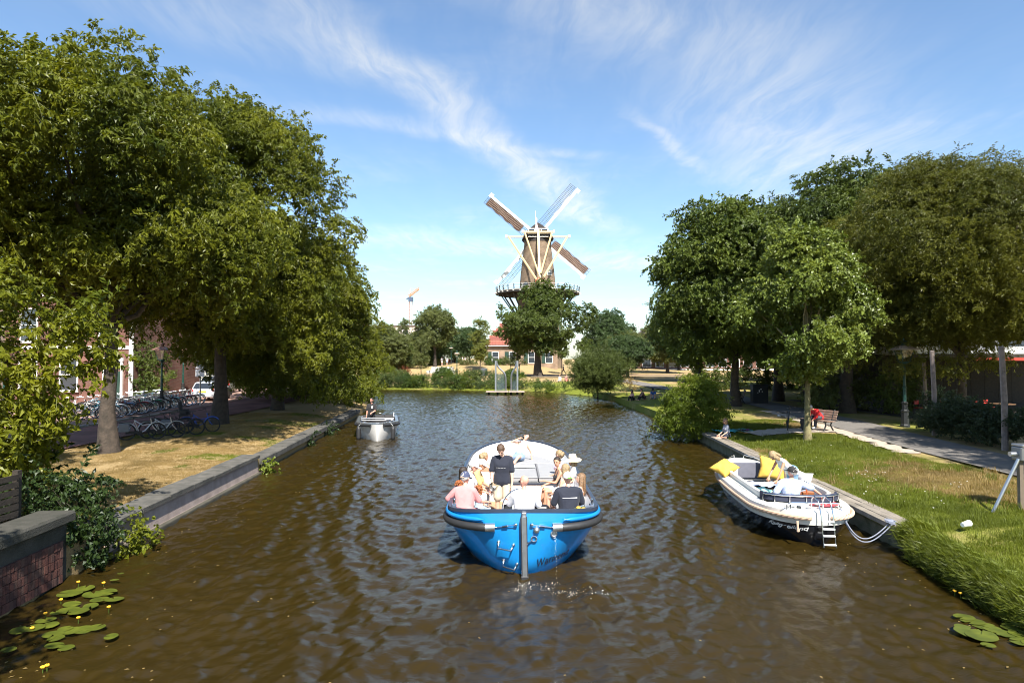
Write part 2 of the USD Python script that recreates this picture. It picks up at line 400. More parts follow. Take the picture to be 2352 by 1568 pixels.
YS = np.concatenate([np.arange(-80, 4, 7.0), np.arange(4, 40, 0.5), np.arange(40, 90.01, 1.0)])
OFF = np.concatenate([[0, 0.15, 0.4, 0.8, 1.4, 2.2, 3.2, 4.5, 6, 8, 11, 15, 20, 28, 40, 60, 100, 200, 420, 900]])
def bank(side):
    V = []
    for Y in YS:
        e = lerp(LEFT_EDGE if side < 0 else RIGHT_EDGE, Y)
        xs = e + side * OFF
        z = gz(xs + side * 1e-6, np.full_like(xs, Y))
        z = z + (meshkit.noise(np.stack([xs * 1.1, np.full_like(xs, Y * 1.1), 0 * xs], 1), 3) - 0.5) * 0.07 * np.clip(OFF / 1.0, 0, 1)
        row = [(e - side * 0.02, Y, -1.4)] + list(zip(xs, np.full_like(xs, Y), z))
        V.append(row if side > 0 else row[::-1])
    return grid_mesh(np.array(V))
struct('dry_grass_bank', bank(-1), LAWN)
struct('green_lawn', bank(1), LAWN)
# the park beyond the water, out to the horizon
xs = np.concatenate([[-900, -400, -200, -120, -80, -60, -45, -35, -28], np.arange(-23, 20, 1.0), [24, 30, 38, 50, 70, 100, 150, 250, 450, 900]])
V = []
for k, d in enumerate([-0.02, 0, 0.6, 1.2, 2, 3, 4.5, 6.5, 9, 12, 15, 18, 22, 26, 30, 34, 37, 39, 41, 43, 45, 47, 50, 54, 58, 64, 72, 85, 110, 160, 300, 700, 1800]):
    Y = lerp(SHORE, xs) + d
    z = far_height(xs, Y) if k else np.full_like(xs, -1.4)
    inland = (xs < -21) | (xs > 9.8)
    if k < 8:                                  # where the side banks reach here, stay just under them
        z = np.where(inland, np.minimum(z, gz(xs, Y) - 0.12), z)
    V.append(np.stack([xs, Y, z], 1))
struct('park_ground', grid_mesh(np.array(V)), LAWN)
struct('canal_bed', grid_mesh(np.array([[(x, y, -1.35) for x in (-40, 0, 40)] for y in (-90, 40, 95)], float)), BED)

# ============================================================= water
def watermat():
    N = {'g': ('geometry', {}), 'mp': ('mapping', {'scale': (0.9, 1.5, 1.0)}), 'n': ('noise_texture', {'scale': 14.0, 'detail': 5.0, 'roughness': 0.65}),
         'c': ('noise_texture', {'scale': 0.12, 'detail': 3.0}), 'r': ('rgb_ramp', {'ramp': [(0.3, (0.020, 0.0130, 0.0026)), (0.7, (0.028, 0.0180, 0.0038))]}),
         'b': ('bump', {'strength': 0.32, 'distance': 0.03}), 'p': ('principled_bsdf', {'roughness': 0.035, 'ior': 1.333, 'specular_ior_level': 0.5})}
    L = [('g.position', 'mp.vector'), ('mp.vector', 'n.vector'), ('n.fac', 'b.height'), ('b.normal', 'p.normal'), ('g.position', 'c.vector'), ('c.fac', 'r.fac'), ('r.color', 'p.base_color')]
    return usdkit.material(stage, LOOKS + '/canal_water', N, L, surface='p.BSDF')
BOATX, BOATY = 0.22, 11.9               # stern post of the blue boat at the water
def wave(x, y):
    P = lambda sx, sy, s, k: meshkit.noise(np.stack([x * sx, y * sy, np.zeros_like(x) + s], -1), k) - 0.5
    near = np.clip(1.12 - y / 150, 0.6, 1.0)
    h = 0.045 * P(1.5, 1.0, 0.3, 1) + 0.066 * P(2.9, 2.3, 4.7, 2) + 0.060 * P(5.6, 4.8, 9.1, 3) + 0.026 * P(11, 9.5, 2.2, 4)
    # crests of passing wakes run roughly along the canal
    ph = P(0.35, 0.2, 1.1, 5) * 7
    amp = np.clip(P(0.30, 0.16, 7.7, 6) + 0.45, 0, 1) ** 1.6
    h = h + 0.036 * amp * np.sin(7.2 * x + 1.5 * y + ph) * np.clip((x + 8.5) / 3, 0, 1) * (x < 0.5) + 0.030 * amp * np.sin(7.6 * x - 2.6 * y + ph * 1.2) * (x > -0.5)
    # the V of the boat's own wake, astern of it and beside its hull
    s = BOATY + 1.0 - y; ax = np.abs(x - BOATX)
    arm = ax - (0.45 + 0.36 * np.maximum(s, 0))
    h = h + 0.030 * np.sin(arm * 7.0) * np.exp(-(arm / 0.9) ** 2) * np.clip(s / 1.5, 0, 1) * np.clip(1 - s / 9, 0, 1)
    h = h + 0.020 * P(7.5, 3.5, 3.3, 7) * np.exp(-(ax / 0.9) ** 2) * np.clip(s, 0, 1) * np.clip(1.6 - s / 5, 0, 1)
    b = np.clip(1 - (ax - 1.5) / 3.2, 0, 1) * (y > BOATY) * (y < BOATY + 12)
    h = h + 0.014 * b * np.sin(8 * (ax - 0.35 * (y - BOATY)))
    return h * near
ys = np.concatenate([[-90, -40, -10, 0, 4], 6.6 * np.exp(np.linspace(0, math.log(90 / 6.6), 700))])
V = []
u = np.linspace(-1, 1, 430)
for y in ys:
    x0, x1 = -0.75 * max(y, 6) - 2, 0.75 * max(y, 6) + 2
    x0, x1 = max(x0, lerp(LEFT_EDGE, y) - 1.0), min(x1, lerp(RIGHT_EDGE, y) + 1.0)
    V.append(np.stack([(x0 + x1) / 2 + u * (x1 - x0) / 2, np.full_like(u, y)], 1))
V = np.array(V)
H = np.where(V[..., 1] > 5, wave(V[..., 0], V[..., 1]), 0)
struct('water', grid_mesh(np.concatenate([V, H[..., None]], -1)), watermat(), smooth=True)
# ============================================================= quays, paths, street
STONE = mat('dark_coping_stone', (0.105, 0.096, 0.082), 0.85, 0.5, 3.0, 0.8, 30.0, hue=(0.030, 0.031, 0.026), detail=8)
CONC = mat('pinkish_concrete', (0.36, 0.285, 0.25), 0.85, 0.35, 2.2, 0.4, 40.0, hue=(0.22, 0.17, 0.145), detail=8)
WETST = mat('wet_ledge', (0.075, 0.068, 0.05), 0.5, 0.4, 4.0, 0.6)
PLANK = mat('grey_planks', (0.235, 0.20, 0.16), 0.8, 0.45, 3.0, 0.7, 60.0, hue=(0.12, 0.105, 0.08), detail=8)
WALLST = mat('mossy_quay_stone', (0.13, 0.115, 0.08), 0.9, 0.5, 3.0, 0.8, hue=(0.05, 0.06, 0.022), detail=8)
ASPH = mat('asphalt', (0.150, 0.136, 0.120), 0.9, 0.22, 1.6, 0.5, 120.0, detail=8)
SANDY = mat('sandy_gravel', (0.40, 0.33, 0.26), 0.95, 0.3, 3.0, 0.5, 90.0, detail=8)

def brickmat(name, c1, c2, mortar, scale=1.0, w=0.22, h=0.065, axis='xz', ms=0.010):
    """Running-bond bricks laid out in metres on the surface; used where single bricks are too small to tell apart."""
    if name in MATS: return MATS[name]
    N = {'g': ('geometry', {}), 's': ('separate_xyz', {}), 'a': ('math', {'math_type': 'add'}), 'c': ('combine_xyz', {}),
         'b': ('brick_texture', {'scale': 1.0, 'brick_width': w * scale, 'row_height': h * scale, 'mortar_size': ms * scale, 'mortar_smooth': 0.1, 'color1': c1, 'color2': c2, 'mortar': mortar, 'bias': 0.0}),
         'n': ('noise_texture', {'scale': 0.8, 'detail': 6.0}), 'r': ('rgb_ramp', {'ramp': [(0.3, (0.62, 0.60, 0.58)), (0.7, (1.12, 1.08, 1.04))]}), 'm': ('mix', {'mix_type': 'multiply', 'fac': 1.0}),
         'bp': ('bump', {'strength': 0.5, 'distance': 0.01, 'invert': True}), 'p': ('principled_bsdf', {'roughness': 0.85, 'specular_ior_level': 0.25})}
    L = [('g.position', 's.vector'), ('s.x', 'a.value1'), ('s.y', 'a.value2'), ('c.vector', 'b.vector'), ('g.position', 'n.vector'), ('n.fac', 'r.fac'),
         ('b.color', 'm.color1'), ('r.color', 'm.color2'), ('m.color', 'p.base_color'), ('b.fac', 'bp.height'), ('bp.normal', 'p.normal')]
    if axis == 'xz': L += [('a.value', 'c.x'), ('s.z', 'c.y')]
    else: L += [('s.x', 'c.x'), ('s.y', 'c.y')]
    MATS[name] = usdkit.material(stage, f'{LOOKS}/{name}', N, L, surface='p.BSDF')
    return MATS[name]
REDROAD = brickmat('red_clinker_road', (0.235, 0.108, 0.098), (0.30, 0.150, 0.130), (0.13, 0.09, 0.08), axis='xy', w=0.21, h=0.105)
PINKPAVE = brickmat('pink_paving', (0.36, 0.22, 0.18), (0.42, 0.27, 0.22), (0.2, 0.15, 0.12), axis='xy', w=0.21, h=0.105)
REDBRICK = brickmat('red_brick', (0.135, 0.045, 0.035), (0.185, 0.070, 0.050), (0.20, 0.16, 0.13))
MILLBRICK = brickmat('mill_brick', (0.145, 0.103, 0.068), (0.205, 0.150, 0.102), (0.20, 0.16, 0.12), scale=1.6)
OLDBRICK = brickmat('old_brick', (0.235, 0.15, 0.10), (0.31, 0.21, 0.15), (0.34, 0.28, 0.21))

def along(edge, y0, y1, step, d=0.0):
    ys = np.arange(y0, y1 + 1e-6, step)
    return np.stack([lerp(edge, ys) + d, ys], 1)

def extrude_path(path, prof):
    """prof: (offset, z) pairs swept along a plan path; + offset lies to the path's right."""
    p = np.asarray(path, float)
    t = np.gradient(p, axis=0); t /= np.linalg.norm(t, axis=1, keepdims=True)
    nrm = np.stack([t[:, 1], -t[:, 0]], 1)
    V = np.array([[(p[i, 0] + nrm[i, 0] * o, p[i, 1] + nrm[i, 1] * o, z) for o, z in prof] for i in range(len(p))])
    m = grid_mesh(V)
    n, k = len(p), len(prof)
    f = list(m.faces)
    for c in (0, n - 1):
        b = c * k
        for j in range(1, k - 1):
            f.append((b, b + j + 1, b + j) if c == 0 else (b, b + j, b + j + 1))
    m = trimesh.Trimesh(m.vertices, np.array(f), process=False)
    return m

# nearest stretch of the left quay: plastered wall, dark coping, ledge at the water
w = thing('quay_wall', 'pinkish concrete quay wall with dark coping, nearest stretch on the left', 'wall')
P1 = along(LEFT_EDGE, 13.0, 22.2, 0.46)
part(w, 'wall_face', extrude_path(P1, [(-0.45, 0.555), (0.05, 0.555), (0.09, 0.10), (0.12, 0.09), (0.12, -1.3)]), CONC)
part(w, 'ledge', extrude_path(P1, [(0.10, 0.10), (0.19, 0.075), (0.21, 0.03), (0.21, -1.2)]), WETST)
Rq = np.random.default_rng(4)
cuts = np.linspace(13.0, 22.25, 8)
for a, b in zip(cuts[:-1], cuts[1:]):
    dz = Rq.normal(0, 0.011)
    part(w, 'coping_stone', extrude_path(along(LEFT_EDGE, a + 0.014, b - 0.014, (b - a - 0.028) / 3), [(-0.50, 0.40), (-0.50, 0.70 + dz), (0.10, 0.70 + dz), (0.13, 0.68 + dz), (0.13, 0.575), (0.06, 0.56)]), STONE, smooth=20)
w2 = thing('quay_wall', 'low dark stone quay wall running to the grey boat on the left', 'wall')
P2 = along(LEFT_EDGE, 22.6, 44.2, 0.6)
part(w2, 'wall_face', extrude_path(P2, [(-0.35, 0.28), (0.0, 0.28), (0.03, -1.3)]), WALLST)
cuts = np.linspace(22.55, 44.3, 15)
for a, b in zip(cuts[:-1], cuts[1:]):
    dz = Rq.normal(0, 0.008)
    part(w2, 'coping_stone', extrude_path(along(LEFT_EDGE, a + 0.012, b - 0.012, (b - a - 0.024) / 2), [(-0.50, 0.2), (-0.50, 0.52 + dz), (0.08, 0.52 + dz), (0.12, 0.48 + dz), (0.12, 0.285)]), STONE, smooth=20)

# right quay: three long planks side by side on a stone wall
w3 = thing('quay_wall', 'mossy stone quay wall carrying grey wooden planks along the right bank', 'wall')
P3 = along(RIGHT_EDGE, 13.0, 40.0, 0.6)[::-1]
part(w3, 'wall_face', extrude_path(P3, [(-0.5, 0.38), (0.0, 0.38), (0.06, -1.3)]), WALLST)
cuts = np.linspace(13.0, 40.0, 11)
for k, (a, b) in enumerate(zip(cuts[:-1], cuts[1:])):
    for j in range(3):
        o0 = -0.10 + j * 0.205
        zt = 0.505 + Rq.normal(0, 0.006)
        pth = along(RIGHT_EDGE, a + 0.01, b - 0.01, (b - a - 0.02) / 3)[::-1]
        part(w3, 'plank', extrude_path(pth, [(-o0 - 0.19, 0.40), (-o0 - 0.19, zt), (-o0, zt), (-o0, 0.40)]), PLANK, smooth=20)

# old brick wall and slatted fence by the bridge on the left
DARKCAP = mat('shade_darkened_coping', (0.050, 0.046, 0.038), 0.9, 0.5, 3.0, 0.8, hue=(0.020, 0.022, 0.014), detail=8)  # shade of this corner is put into the coping's darker colour
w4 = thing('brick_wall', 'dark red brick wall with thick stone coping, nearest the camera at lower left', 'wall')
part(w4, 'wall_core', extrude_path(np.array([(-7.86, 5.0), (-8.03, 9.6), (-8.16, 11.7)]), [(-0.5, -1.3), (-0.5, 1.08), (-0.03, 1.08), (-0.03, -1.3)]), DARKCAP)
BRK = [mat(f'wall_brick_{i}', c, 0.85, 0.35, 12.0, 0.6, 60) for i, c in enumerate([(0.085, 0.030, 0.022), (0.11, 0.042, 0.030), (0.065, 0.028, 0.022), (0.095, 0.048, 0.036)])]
nb = 0
for row in range(7):
    ys_ = np.arange(6.9, 11.55, 0.082)
    for i, y in enumerate(ys_):
        if nb >= 298: break
        x = np.interp(y, [5.0, 9.6, 11.7], [-7.86, -8.03, -8.16])
        z0 = 0.02 + row * 0.150 * 1.0
        if row and (row % 2): z0 += 0.0
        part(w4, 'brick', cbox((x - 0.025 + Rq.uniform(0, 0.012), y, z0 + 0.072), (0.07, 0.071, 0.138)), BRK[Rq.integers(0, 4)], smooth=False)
        nb += 1
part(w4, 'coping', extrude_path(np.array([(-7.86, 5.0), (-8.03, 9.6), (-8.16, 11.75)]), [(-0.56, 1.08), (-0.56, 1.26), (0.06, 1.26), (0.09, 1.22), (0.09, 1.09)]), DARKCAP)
fe = thing('slatted_fence', 'dark wooden fence of horizontal slats behind the brick wall', 'fence')
DARKWOOD = mat('dark_stained_wood', (0.035, 0.026, 0.018), 0.8, 0.4, 9.0, 0.6)
for k in range(4):
    y0 = 6.2 + k * 1.75
    part(fe, 'post', box(-8.98, -8.88, y0 - 0.05, y0 + 0.05, 0.6, 2.05), DARKWOOD)
    if k < 3:
        for j in range(9):
            part(fe, 'slat', box(-8.87, -8.845, y0 + 0.06, y0 + 1.69, 0.85 + j * 0.13, 0.95 + j * 0.13), DARKWOOD)

# path on the right, sandy verge beside it
PATHL = [(2470, 1135), (2352, 1100), (2126, 1044), (1931, 987), (1882, 972), (1775, 944), (1695, 924), (1645, 912), (1590, 897)]
pl = np.array([at_z(x, y, 0.72)[:2] for x, y in PATHL])
pl = np.vstack([pl, [(15.6, 73), (14.2, 84), (12.8, 93), (13.0, 100)]])
def ribbon(c, w0, w1, dz, wob=0.0, seed=0, n=90):
    c = np.asarray(c, float)
    s = np.concatenate([[0], np.cumsum(np.linalg.norm(np.diff(c, axis=0), axis=1))])
    u = np.linspace(0, s[-1], n)
    p = np.stack([np.interp(u, s, c[:, 0]), np.interp(u, s, c[:, 1])], 1)
    for _ in range(3):
        p[1:-1] = (p[:-2] + 2 * p[1:-1] + p[2:]) / 4
    t = np.gradient(p, axis=0); t /= np.linalg.norm(t, axis=1, keepdims=True)
    nr = np.stack([t[:, 1], -t[:, 0]], 1)
    R = np.random.default_rng(seed)
    V = []
    for k in np.linspace(0, 1, 7):
        o = w0 + (w1 - w0) * k + (R.normal(0, wob, n) if k in (0.0, 1.0) else 0)
        q = p + nr * np.asarray(o).reshape(-1, 1)
        z = gz(q[:, 0], q[:, 1]) + dz
        V.append(np.stack([q[:, 0], q[:, 1], z], 1))
    V = np.array(V).transpose(1, 0, 2)
    # sit above the lawn's own bumps everywhere
    V[..., 2] = V[..., 2].max(1, keepdims=True)
    return grid_mesh(V)
struct('path', ribbon(pl, 0.0, 2.5, 0.060), ASPH)
struct('sandy_verge', ribbon(pl[2:6], -0.75, -0.01, 0.047, 0.10, 3, 60), SANDY)
bp = at_z(1850, 998, 0.72)
struct('bench_pad', ribbon(np.array([(10.9, 28.6), (13.2, 28.9), (15.2, 29.2)]), -0.9, 0.7, 0.05, 0.08, 5, 40), SANDY)
# street on the left: clinker carriageway, kerb, pavement with the parked bicycles
def strip(pts_l, pts_r, z):
    a, b = np.array(pts_l, float), np.array(pts_r, float)
    V = np.array([[(*(p + (q - p) * t), z) for t in (0, 0.5, 1)] for p, q in zip(a, b)])
    return grid_mesh(V)
struct('street', strip([(-20.6, 8), (-20.6, 40), (-21.6, 52), (-24, 70)], [(-16.4, 8), (-16.4, 40), (-17.0, 52), (-19.5, 70)], 0.765), REDROAD)
struct('pavement', strip([(-60, 8), (-60, 40), (-60, 52), (-60, 70)], [(-20.6, 8), (-20.6, 40), (-21.6, 52), (-24, 70)], 0.80), PINKPAVE)
kb = thing('kerb', 'grey kerb along the brick street in front of the bicycle row', 'kerb')
kp = np.array([(-20.55, 8), (-20.55, 40), (-21.55, 52), (-23.95, 70)])
KERB = mat('kerb_stone', (0.36, 0.34, 0.31), 0.85, 0.25, 6.0, 0.4)
for a, b in [((kp[0] + (kp[1] - kp[0]) * i / 32), (kp[0] + (kp[1] - kp[0]) * (i + 0.97) / 32)) for i in range(14, 32)]:
    part(kb, 'kerb_stone', box(a[0] - 0.08, a[0] + 0.08, a[1], b[1], 0.6, 0.865, 0.015), KERB)
# paths of the far park
def patch(poly_px, z_lift, name, material):
    pts = np.array([ground_at(x, y)[:2] for x, y in poly_px])
    lo, hi = pts.min(0), pts.max(0)
    c = pts.mean(0)
    m = trimesh.creation.triangulate_polygon(Polygon(pts), engine='earcut')
    v, f = trimesh.remesh.subdivide_to_size(np.column_stack([m[0], np.zeros(len(m[0]))]), m[1], 2.0)
    v[:, 2] = gz(v[:, 0], v[:, 1]) + z_lift
    f = f.copy()
    nz = np.cross(v[f[:, 1]] - v[f[:, 0]], v[f[:, 2]] - v[f[:, 0]])[:, 2]
    f[nz < 0] = f[nz < 0][:, ::-1]
    struct(name, trimesh.Trimesh(v, f, process=False), material)
struct('park_path', strip([(-30, 109.5), (0, 108.6), (30, 108.0)], [(-30, 111.9), (0, 111.3), (30, 110.6)], 1.15)
       if False else grid_mesh(np.array([[(x, y, float(max(gz(x, y), gz(x, 108.0))) + 0.06) for y in (110.8, 108.4)][::-1] for x in np.linspace(34, -34, 50)])), PINKPAVE)
struct('park_road', grid_mesh(np.array([[(x, y, 1.12 + 0.09) for y in (97.0, 99.6)] for x in np.linspace(30, 3, 20)])), ASPH)
st = thing('stone_steps', 'grey stone steps climbing the far bank below the people', 'steps')
sx0, sx1 = -15.6, -11.4
for k in range(7):
    part(st, 'step', box(sx0, sx1, 119.6 + k * 0.42, 120.1 + k * 0.42 + (1.2 if k == 6 else 0), 0.9, 1.36 + 0.165 * k, 0.02), KERB)
GREYC = mat('grey_concrete', (0.42, 0.41, 0.39), 0.85, 0.25, 3.0, 0.4)
for k, x in enumerate((sx0 - 0.35, sx1 + 0.35)):
    part(st, 'side_wall', box(x - 0.2, x + 0.2, 119.4, 123.4, 0.9, 1.7 + 0.0 * k), GREYC)
# ============================================================= leaves and trees
def leaf(L, W, fold=0.25, droop=0.15):
    return np.array([(0, 0, 0), (-W / 2, L * 0.45, fold * W), (0, L, -droop * L), (W / 2, L * 0.45, fold * W)]), np.array([(0, 2, 1), (0, 3, 2)])
def rot(axis, a):
    return trimesh.transformations.rotation_matrix(a, axis)[:3, :3]
def spray(seed, n, length, L, W, spread=1.0, droop=0.5, flat=0.5, twig=0.006, up=0.0):
    """A twig growing along +y with its leaves; the twig bends down by droop."""
    R = np.random.default_rng(seed)
    vs, fs, k = [], [], 0
    kids = 1 + n // 9
    tips = []
    for b in range(kids):
        a = 0 if b == 0 else R.uniform(-0.9, 0.9) * spread
        st = 0 if b == 0 else R.uniform(0.05, 0.6) * length
        tips.append((st, a, length * (1 if b == 0 else R.uniform(0.4, 0.7)), R.uniform(-0.35, 0.35) * flat))
    def pos(b, t):
        st, a, ln, el = b
        s = t * ln
        p = np.array([math.sin(a) * s, st + math.cos(a) * s, s * math.sin(el)])
        p[2] += -droop * (p[1] / length) ** 2 * length * 0.5 + up * s
        return p
    for i in range(n):
        b = tips[i % kids]
        t = R.uniform(0.12, 1.0)
        p = pos(b, t)
        lv, lf = leaf(L * R.uniform(0.7, 1.15), W * R.uniform(0.75, 1.15), 0.28, 0.22)
        side = 1 if R.random() < 0.5 else -1
        az = b[1] + side * R.uniform(0.4, 1.25)
        M = rot((0, 0, 1), -az) @ rot((1, 0, 0), R.normal(-0.35 - 0.5 * droop + up, 0.4)) @ rot((0, 1, 0), R.normal(0, 0.6))
        vs.append(lv @ M.T + p); fs.append(lf + k); k += 4
    out = [trimesh.Trimesh(np.vstack(vs), np.vstack(fs), process=False)]
    if twig:
        for b in tips[:3]:
            out.append(tube([pos(b, t) for t in (0, 0.5, 0.95)], [twig, twig * 0.7, twig * 0.3], 3, cap=False))
    return trimesh.util.concatenate(out)

SPRAYS = {
    'elm': [spray(10 + i, 30, 0.80, 0.170, 0.075, 1.1, 0.35, 0.7) for i in range(5)],
    'shrub': [spray(30 + i, 26, 0.60, 0.135, 0.072, 1.1, 0.35, 0.8) for i in range(4)],
    'lime': [spray(50 + i, 22, 0.60, 0.135, 0.115, 1.1, 0.4, 0.9) for i in range(4)],
    'weep': [spray(70 + i, 34, 0.95, 0.125, 0.075, 0.6, 0.9, 0.6) for i in range(4)],
    'locust': [spray(90 + i, 44, 0.85, 0.135, 0.042, 1.2, 0.35, 0.6, 0.004) for i in range(4)],
    'oak': [spray(110 + i, 26, 0.85, 0.22, 0.15, 1.2, 0.3, 0.9) for i in range(4)],
    'far': [spray(130 + i, 22, 1.00, 0.26, 0.16, 1.3, 0.3, 1.0, 0) for i in range(4)],
    'willow': [spray(150 + i, 30, 1.15, 0.22, 0.030, 0.35, 0.25, 0.4, 0.005, 0.1) for i in range(4)],
    'ivy': [spray(170 + i, 22, 0.45, 0.085, 0.075, 1.3, 0.9, 0.9, 0) for i in range(4)],
    'bamboo': [spray(190 + i, 30, 0.75, 0.17, 0.036, 1.0, 0.5, 0.7, 0.004) for i in range(4)],
    'hedge': [spray(210 + i, 24, 0.38, 0.075, 0.050, 1.2, 0.1, 1.0, 0.003) for i in range(4)],
    'reed': [spray(230 + i, 18, 0.75, 0.34, 0.020, 0.5, 0.0, 0.6, 0.004, 0.35) for i in range(4)],
    'grass': [],
}
G3 = lambda c, k: tuple(np.asarray(c) * k)
LEAF = {
    'elm': leafmat('elm_leaves', (0.050, 0.072, 0.007), (0.205, 0.215, 0.015), (0.440, 0.400, 0.026)),
    'shrub': leafmat('golden_shrub_leaves', (0.070, 0.098, 0.008), (0.230, 0.232, 0.014), (0.440, 0.365, 0.020), trans=0.38),
    'lime': leafmat('lime_leaves', (0.070, 0.105, 0.018), (0.200, 0.240, 0.042), (0.420, 0.450, 0.105), trans=0.25, rough=0.35),
    'weep': leafmat('weeping_leaves', (0.046, 0.074, 0.011), (0.138, 0.175, 0.028), (0.299, 0.328, 0.057), trans=0.28),
    'locust': leafmat('feathery_leaves', (0.050, 0.060, 0.009), (0.155, 0.160, 0.020), (0.310, 0.285, 0.040), trans=0.3),
    'oak': leafmat('dark_broad_leaves', (0.040, 0.062, 0.011), (0.110, 0.143, 0.024), (0.231, 0.253, 0.048), trans=0.25),
    'dark': leafmat('dark_far_leaves', (0.035, 0.064, 0.021), (0.079, 0.120, 0.039), (0.158, 0.197, 0.064), trans=0.25),
    'olive': leafmat('olive_far_leaves', (0.067, 0.086, 0.024), (0.149, 0.168, 0.045), (0.269, 0.269, 0.078), trans=0.25),
    'pale': leafmat('pale_far_leaves', (0.110, 0.131, 0.027), (0.234, 0.247, 0.050), (0.385, 0.365, 0.083), trans=0.3),
    'willow': leafmat('willow_leaves', (0.056, 0.081, 0.020), (0.126, 0.157, 0.039), (0.231, 0.249, 0.073), trans=0.25),
    'ivy': leafmat('ivy_leaves', (0.012, 0.025, 0.006), (0.034, 0.059, 0.012), (0.078, 0.108, 0.022), trans=0.2),
    'bamboo': leafmat('bright_narrow_leaves', (0.075, 0.115, 0.012), (0.220, 0.255, 0.024), (0.400, 0.400, 0.040), trans=0.35),
    'hedge': leafmat('hedge_leaves', (0.031, 0.046, 0.022), (0.069, 0.096, 0.043), (0.139, 0.169, 0.085), trans=0.15, rough=0.35),
    'straw': leafmat('dry_straw', (0.175, 0.125, 0.050), (0.350, 0.250, 0.100), (0.525, 0.400, 0.188), trans=0.3, patch=0.8),
    'blade': leafmat('grass_blades', (0.070, 0.092, 0.009), (0.165, 0.195, 0.020), (0.310, 0.310, 0.055), trans=0.35, patch=0.6),
    'rust': leafmat('rust_leaves', (0.110, 0.033, 0.013), (0.242, 0.066, 0.022), (0.374, 0.121, 0.044), trans=0.3),
    'rushes': leafmat('waterside_plants', (0.044, 0.077, 0.015), (0.118, 0.176, 0.033), (0.250, 0.279, 0.066), trans=0.3, patch=0.8),
}
BARK = mat('bark', (0.058, 0.043, 0.032), 0.9, 0.6, 5.0, 1.2, 16.0, hue=(0.022, 0.018, 0.013), detail=8)
BARK2 = mat('mossy_bark', (0.20, 0.18, 0.085), 0.9, 0.45, 9.0, 0.8, 30.0, hue=(0.12, 0.09, 0.045))
TWIG = BARK

def quats(Z, Yv):
    """Quaternions (w, x, y, z) of frames whose y axis is Yv and whose z axis is near Z."""
    Yv = Yv / np.linalg.norm(Yv, axis=1, keepdims=True)
    X = np.cross(Yv, Z); X /= np.linalg.norm(X, axis=1, keepdims=True) + 1e-9
    Zn = np.cross(X, Yv)
    from scipy.spatial.transform import Rotation
    q = Rotation.from_matrix(np.stack([X, Yv, Zn], -1)).as_quat()
    return q[:, [3, 0, 1, 2]]

def scatter(parent, name, protos, material, pos, q, scl, seed=0, kind='stuff', label=None, ids=None):
    path = fresh(str(parent.GetPath()) if not isinstance(parent, str) else parent, name)
    pi = UsdGeom.PointInstancer.Define(stage, path)
    R = np.random.default_rng(seed + 5)
    rel = pi.CreatePrototypesRel()
    for i, m in enumerate(protos):
        c = usdkit.mesh(stage, f'{path}/kind_{i}', m, material[i] if isinstance(material, list) else material, smooth=False)
        rel.AddTarget(c.GetPath())
    n = len(pos)
    ids = R.integers(0, len(protos), n) if ids is None else ids
    pi.CreateProtoIndicesAttr(Vt.IntArray.FromNumpy(np.asarray(ids, np.int32)))
    pi.CreatePositionsAttr(Vt.Vec3fArray.FromNumpy(np.asarray(pos, np.float32)))
    qa = np.asarray(q, np.float32)
    pi.CreateOrientationsAttr(Vt.QuathArray([Gf.Quath(float(a[0]), float(a[1]), float(a[2]), float(a[3])) for a in qa]))
    s = np.asarray(scl, np.float32)
    pi.CreateScalesAttr(Vt.Vec3fArray.FromNumpy(np.repeat(s[:, None], 3, 1) if s.ndim == 1 else s))
    return say(pi.GetPrim(), label, None, None, kind)

def blob_sprays(blobs, dens, R, droop=0.2, inner=0.35, squash=0.8, centre=None):
    """Twig positions and directions on (and a few inside) a set of ragged lumps (x, y, z, r)."""
    P, D, O = [], [], []
    for (x, y, z, r) in blobs:
        n = int(dens * r * r)
        d = R.normal(size=(n, 3)); d /= np.linalg.norm(d, axis=1, keepdims=True)
        d = d[(d[:, 2] > -0.55) | (R.random(n) < 0.45)]
        rr = r * np.where(R.random(len(d)) < inner, R.uniform(0.25, 0.8, len(d)), R.uniform(0.78, 1.05, len(d)))
        wob = 0.75 + 0.5 * meshkit.noise(d * 2.2 + np.array([x, y, z]), 11)
        p = d * (rr * wob)[:, None] * np.array([1, 1, squash]) + np.array([x, y, z])
        out = d * np.array([1, 1, 0.55])
        o_ = d.copy()
        if centre is not None:
            o = p - centre; o /= np.linalg.norm(o, axis=1, keepdims=True) + 1e-9
            out = out * 0.6 + o * 0.6
            o_ = o_ * 0.75 + o * 0.45
        out = out + R.normal(size=out.shape) * 0.42 + np.array([0, 0, -droop])
        out = out - 0.55 * o_ * np.sum(out * o_, 1, keepdims=True)
        P.append(p); D.append(out); O.append(o_)
    P, D, O = np.vstack(P), np.vstack(D), np.vstack(O)
    D /= np.linalg.norm(D, axis=1, keepdims=True) + 1e-9
    return P, D, O

def crown_blobs(R, n, rx, ry, z0, z1, cx=0, cy=0, rb=(1.0, 2.0), fill=0.25, shape=0.5):
    """Lumps spread over an egg-shaped crown, most of them on its outside."""
    out = []
    m_ = 0.7 * (rb[0] + rb[1]) / 2
    rx, ry = max(rx - m_, 0.4 * rx), max(ry - m_, 0.4 * ry)
    if z1 - z0 > 2.4 * m_: z0, z1 = z0 + 0.8 * m_, z1 - 0.8 * m_
    for i in range(n):
        u = R.uniform(-1, 1); a = i * 2.39996 + R.normal(0, 0.3)
        k = 1 if R.random() > fill else R.uniform(0.2, 0.75)
        w = math.sqrt(max(0.02, 1 - u * u)) * (1 - shape * 0.35 * u)
        k *= R.uniform(0.82, 1.0)
        out.append((cx + rx * w * k * math.cos(a), cy + ry * w * k * math.sin(a), (z0 + z1) / 2 + (z1 - z0) / 2 * u * (0.6 + 0.4 * k), R.uniform(*rb)))
    return out

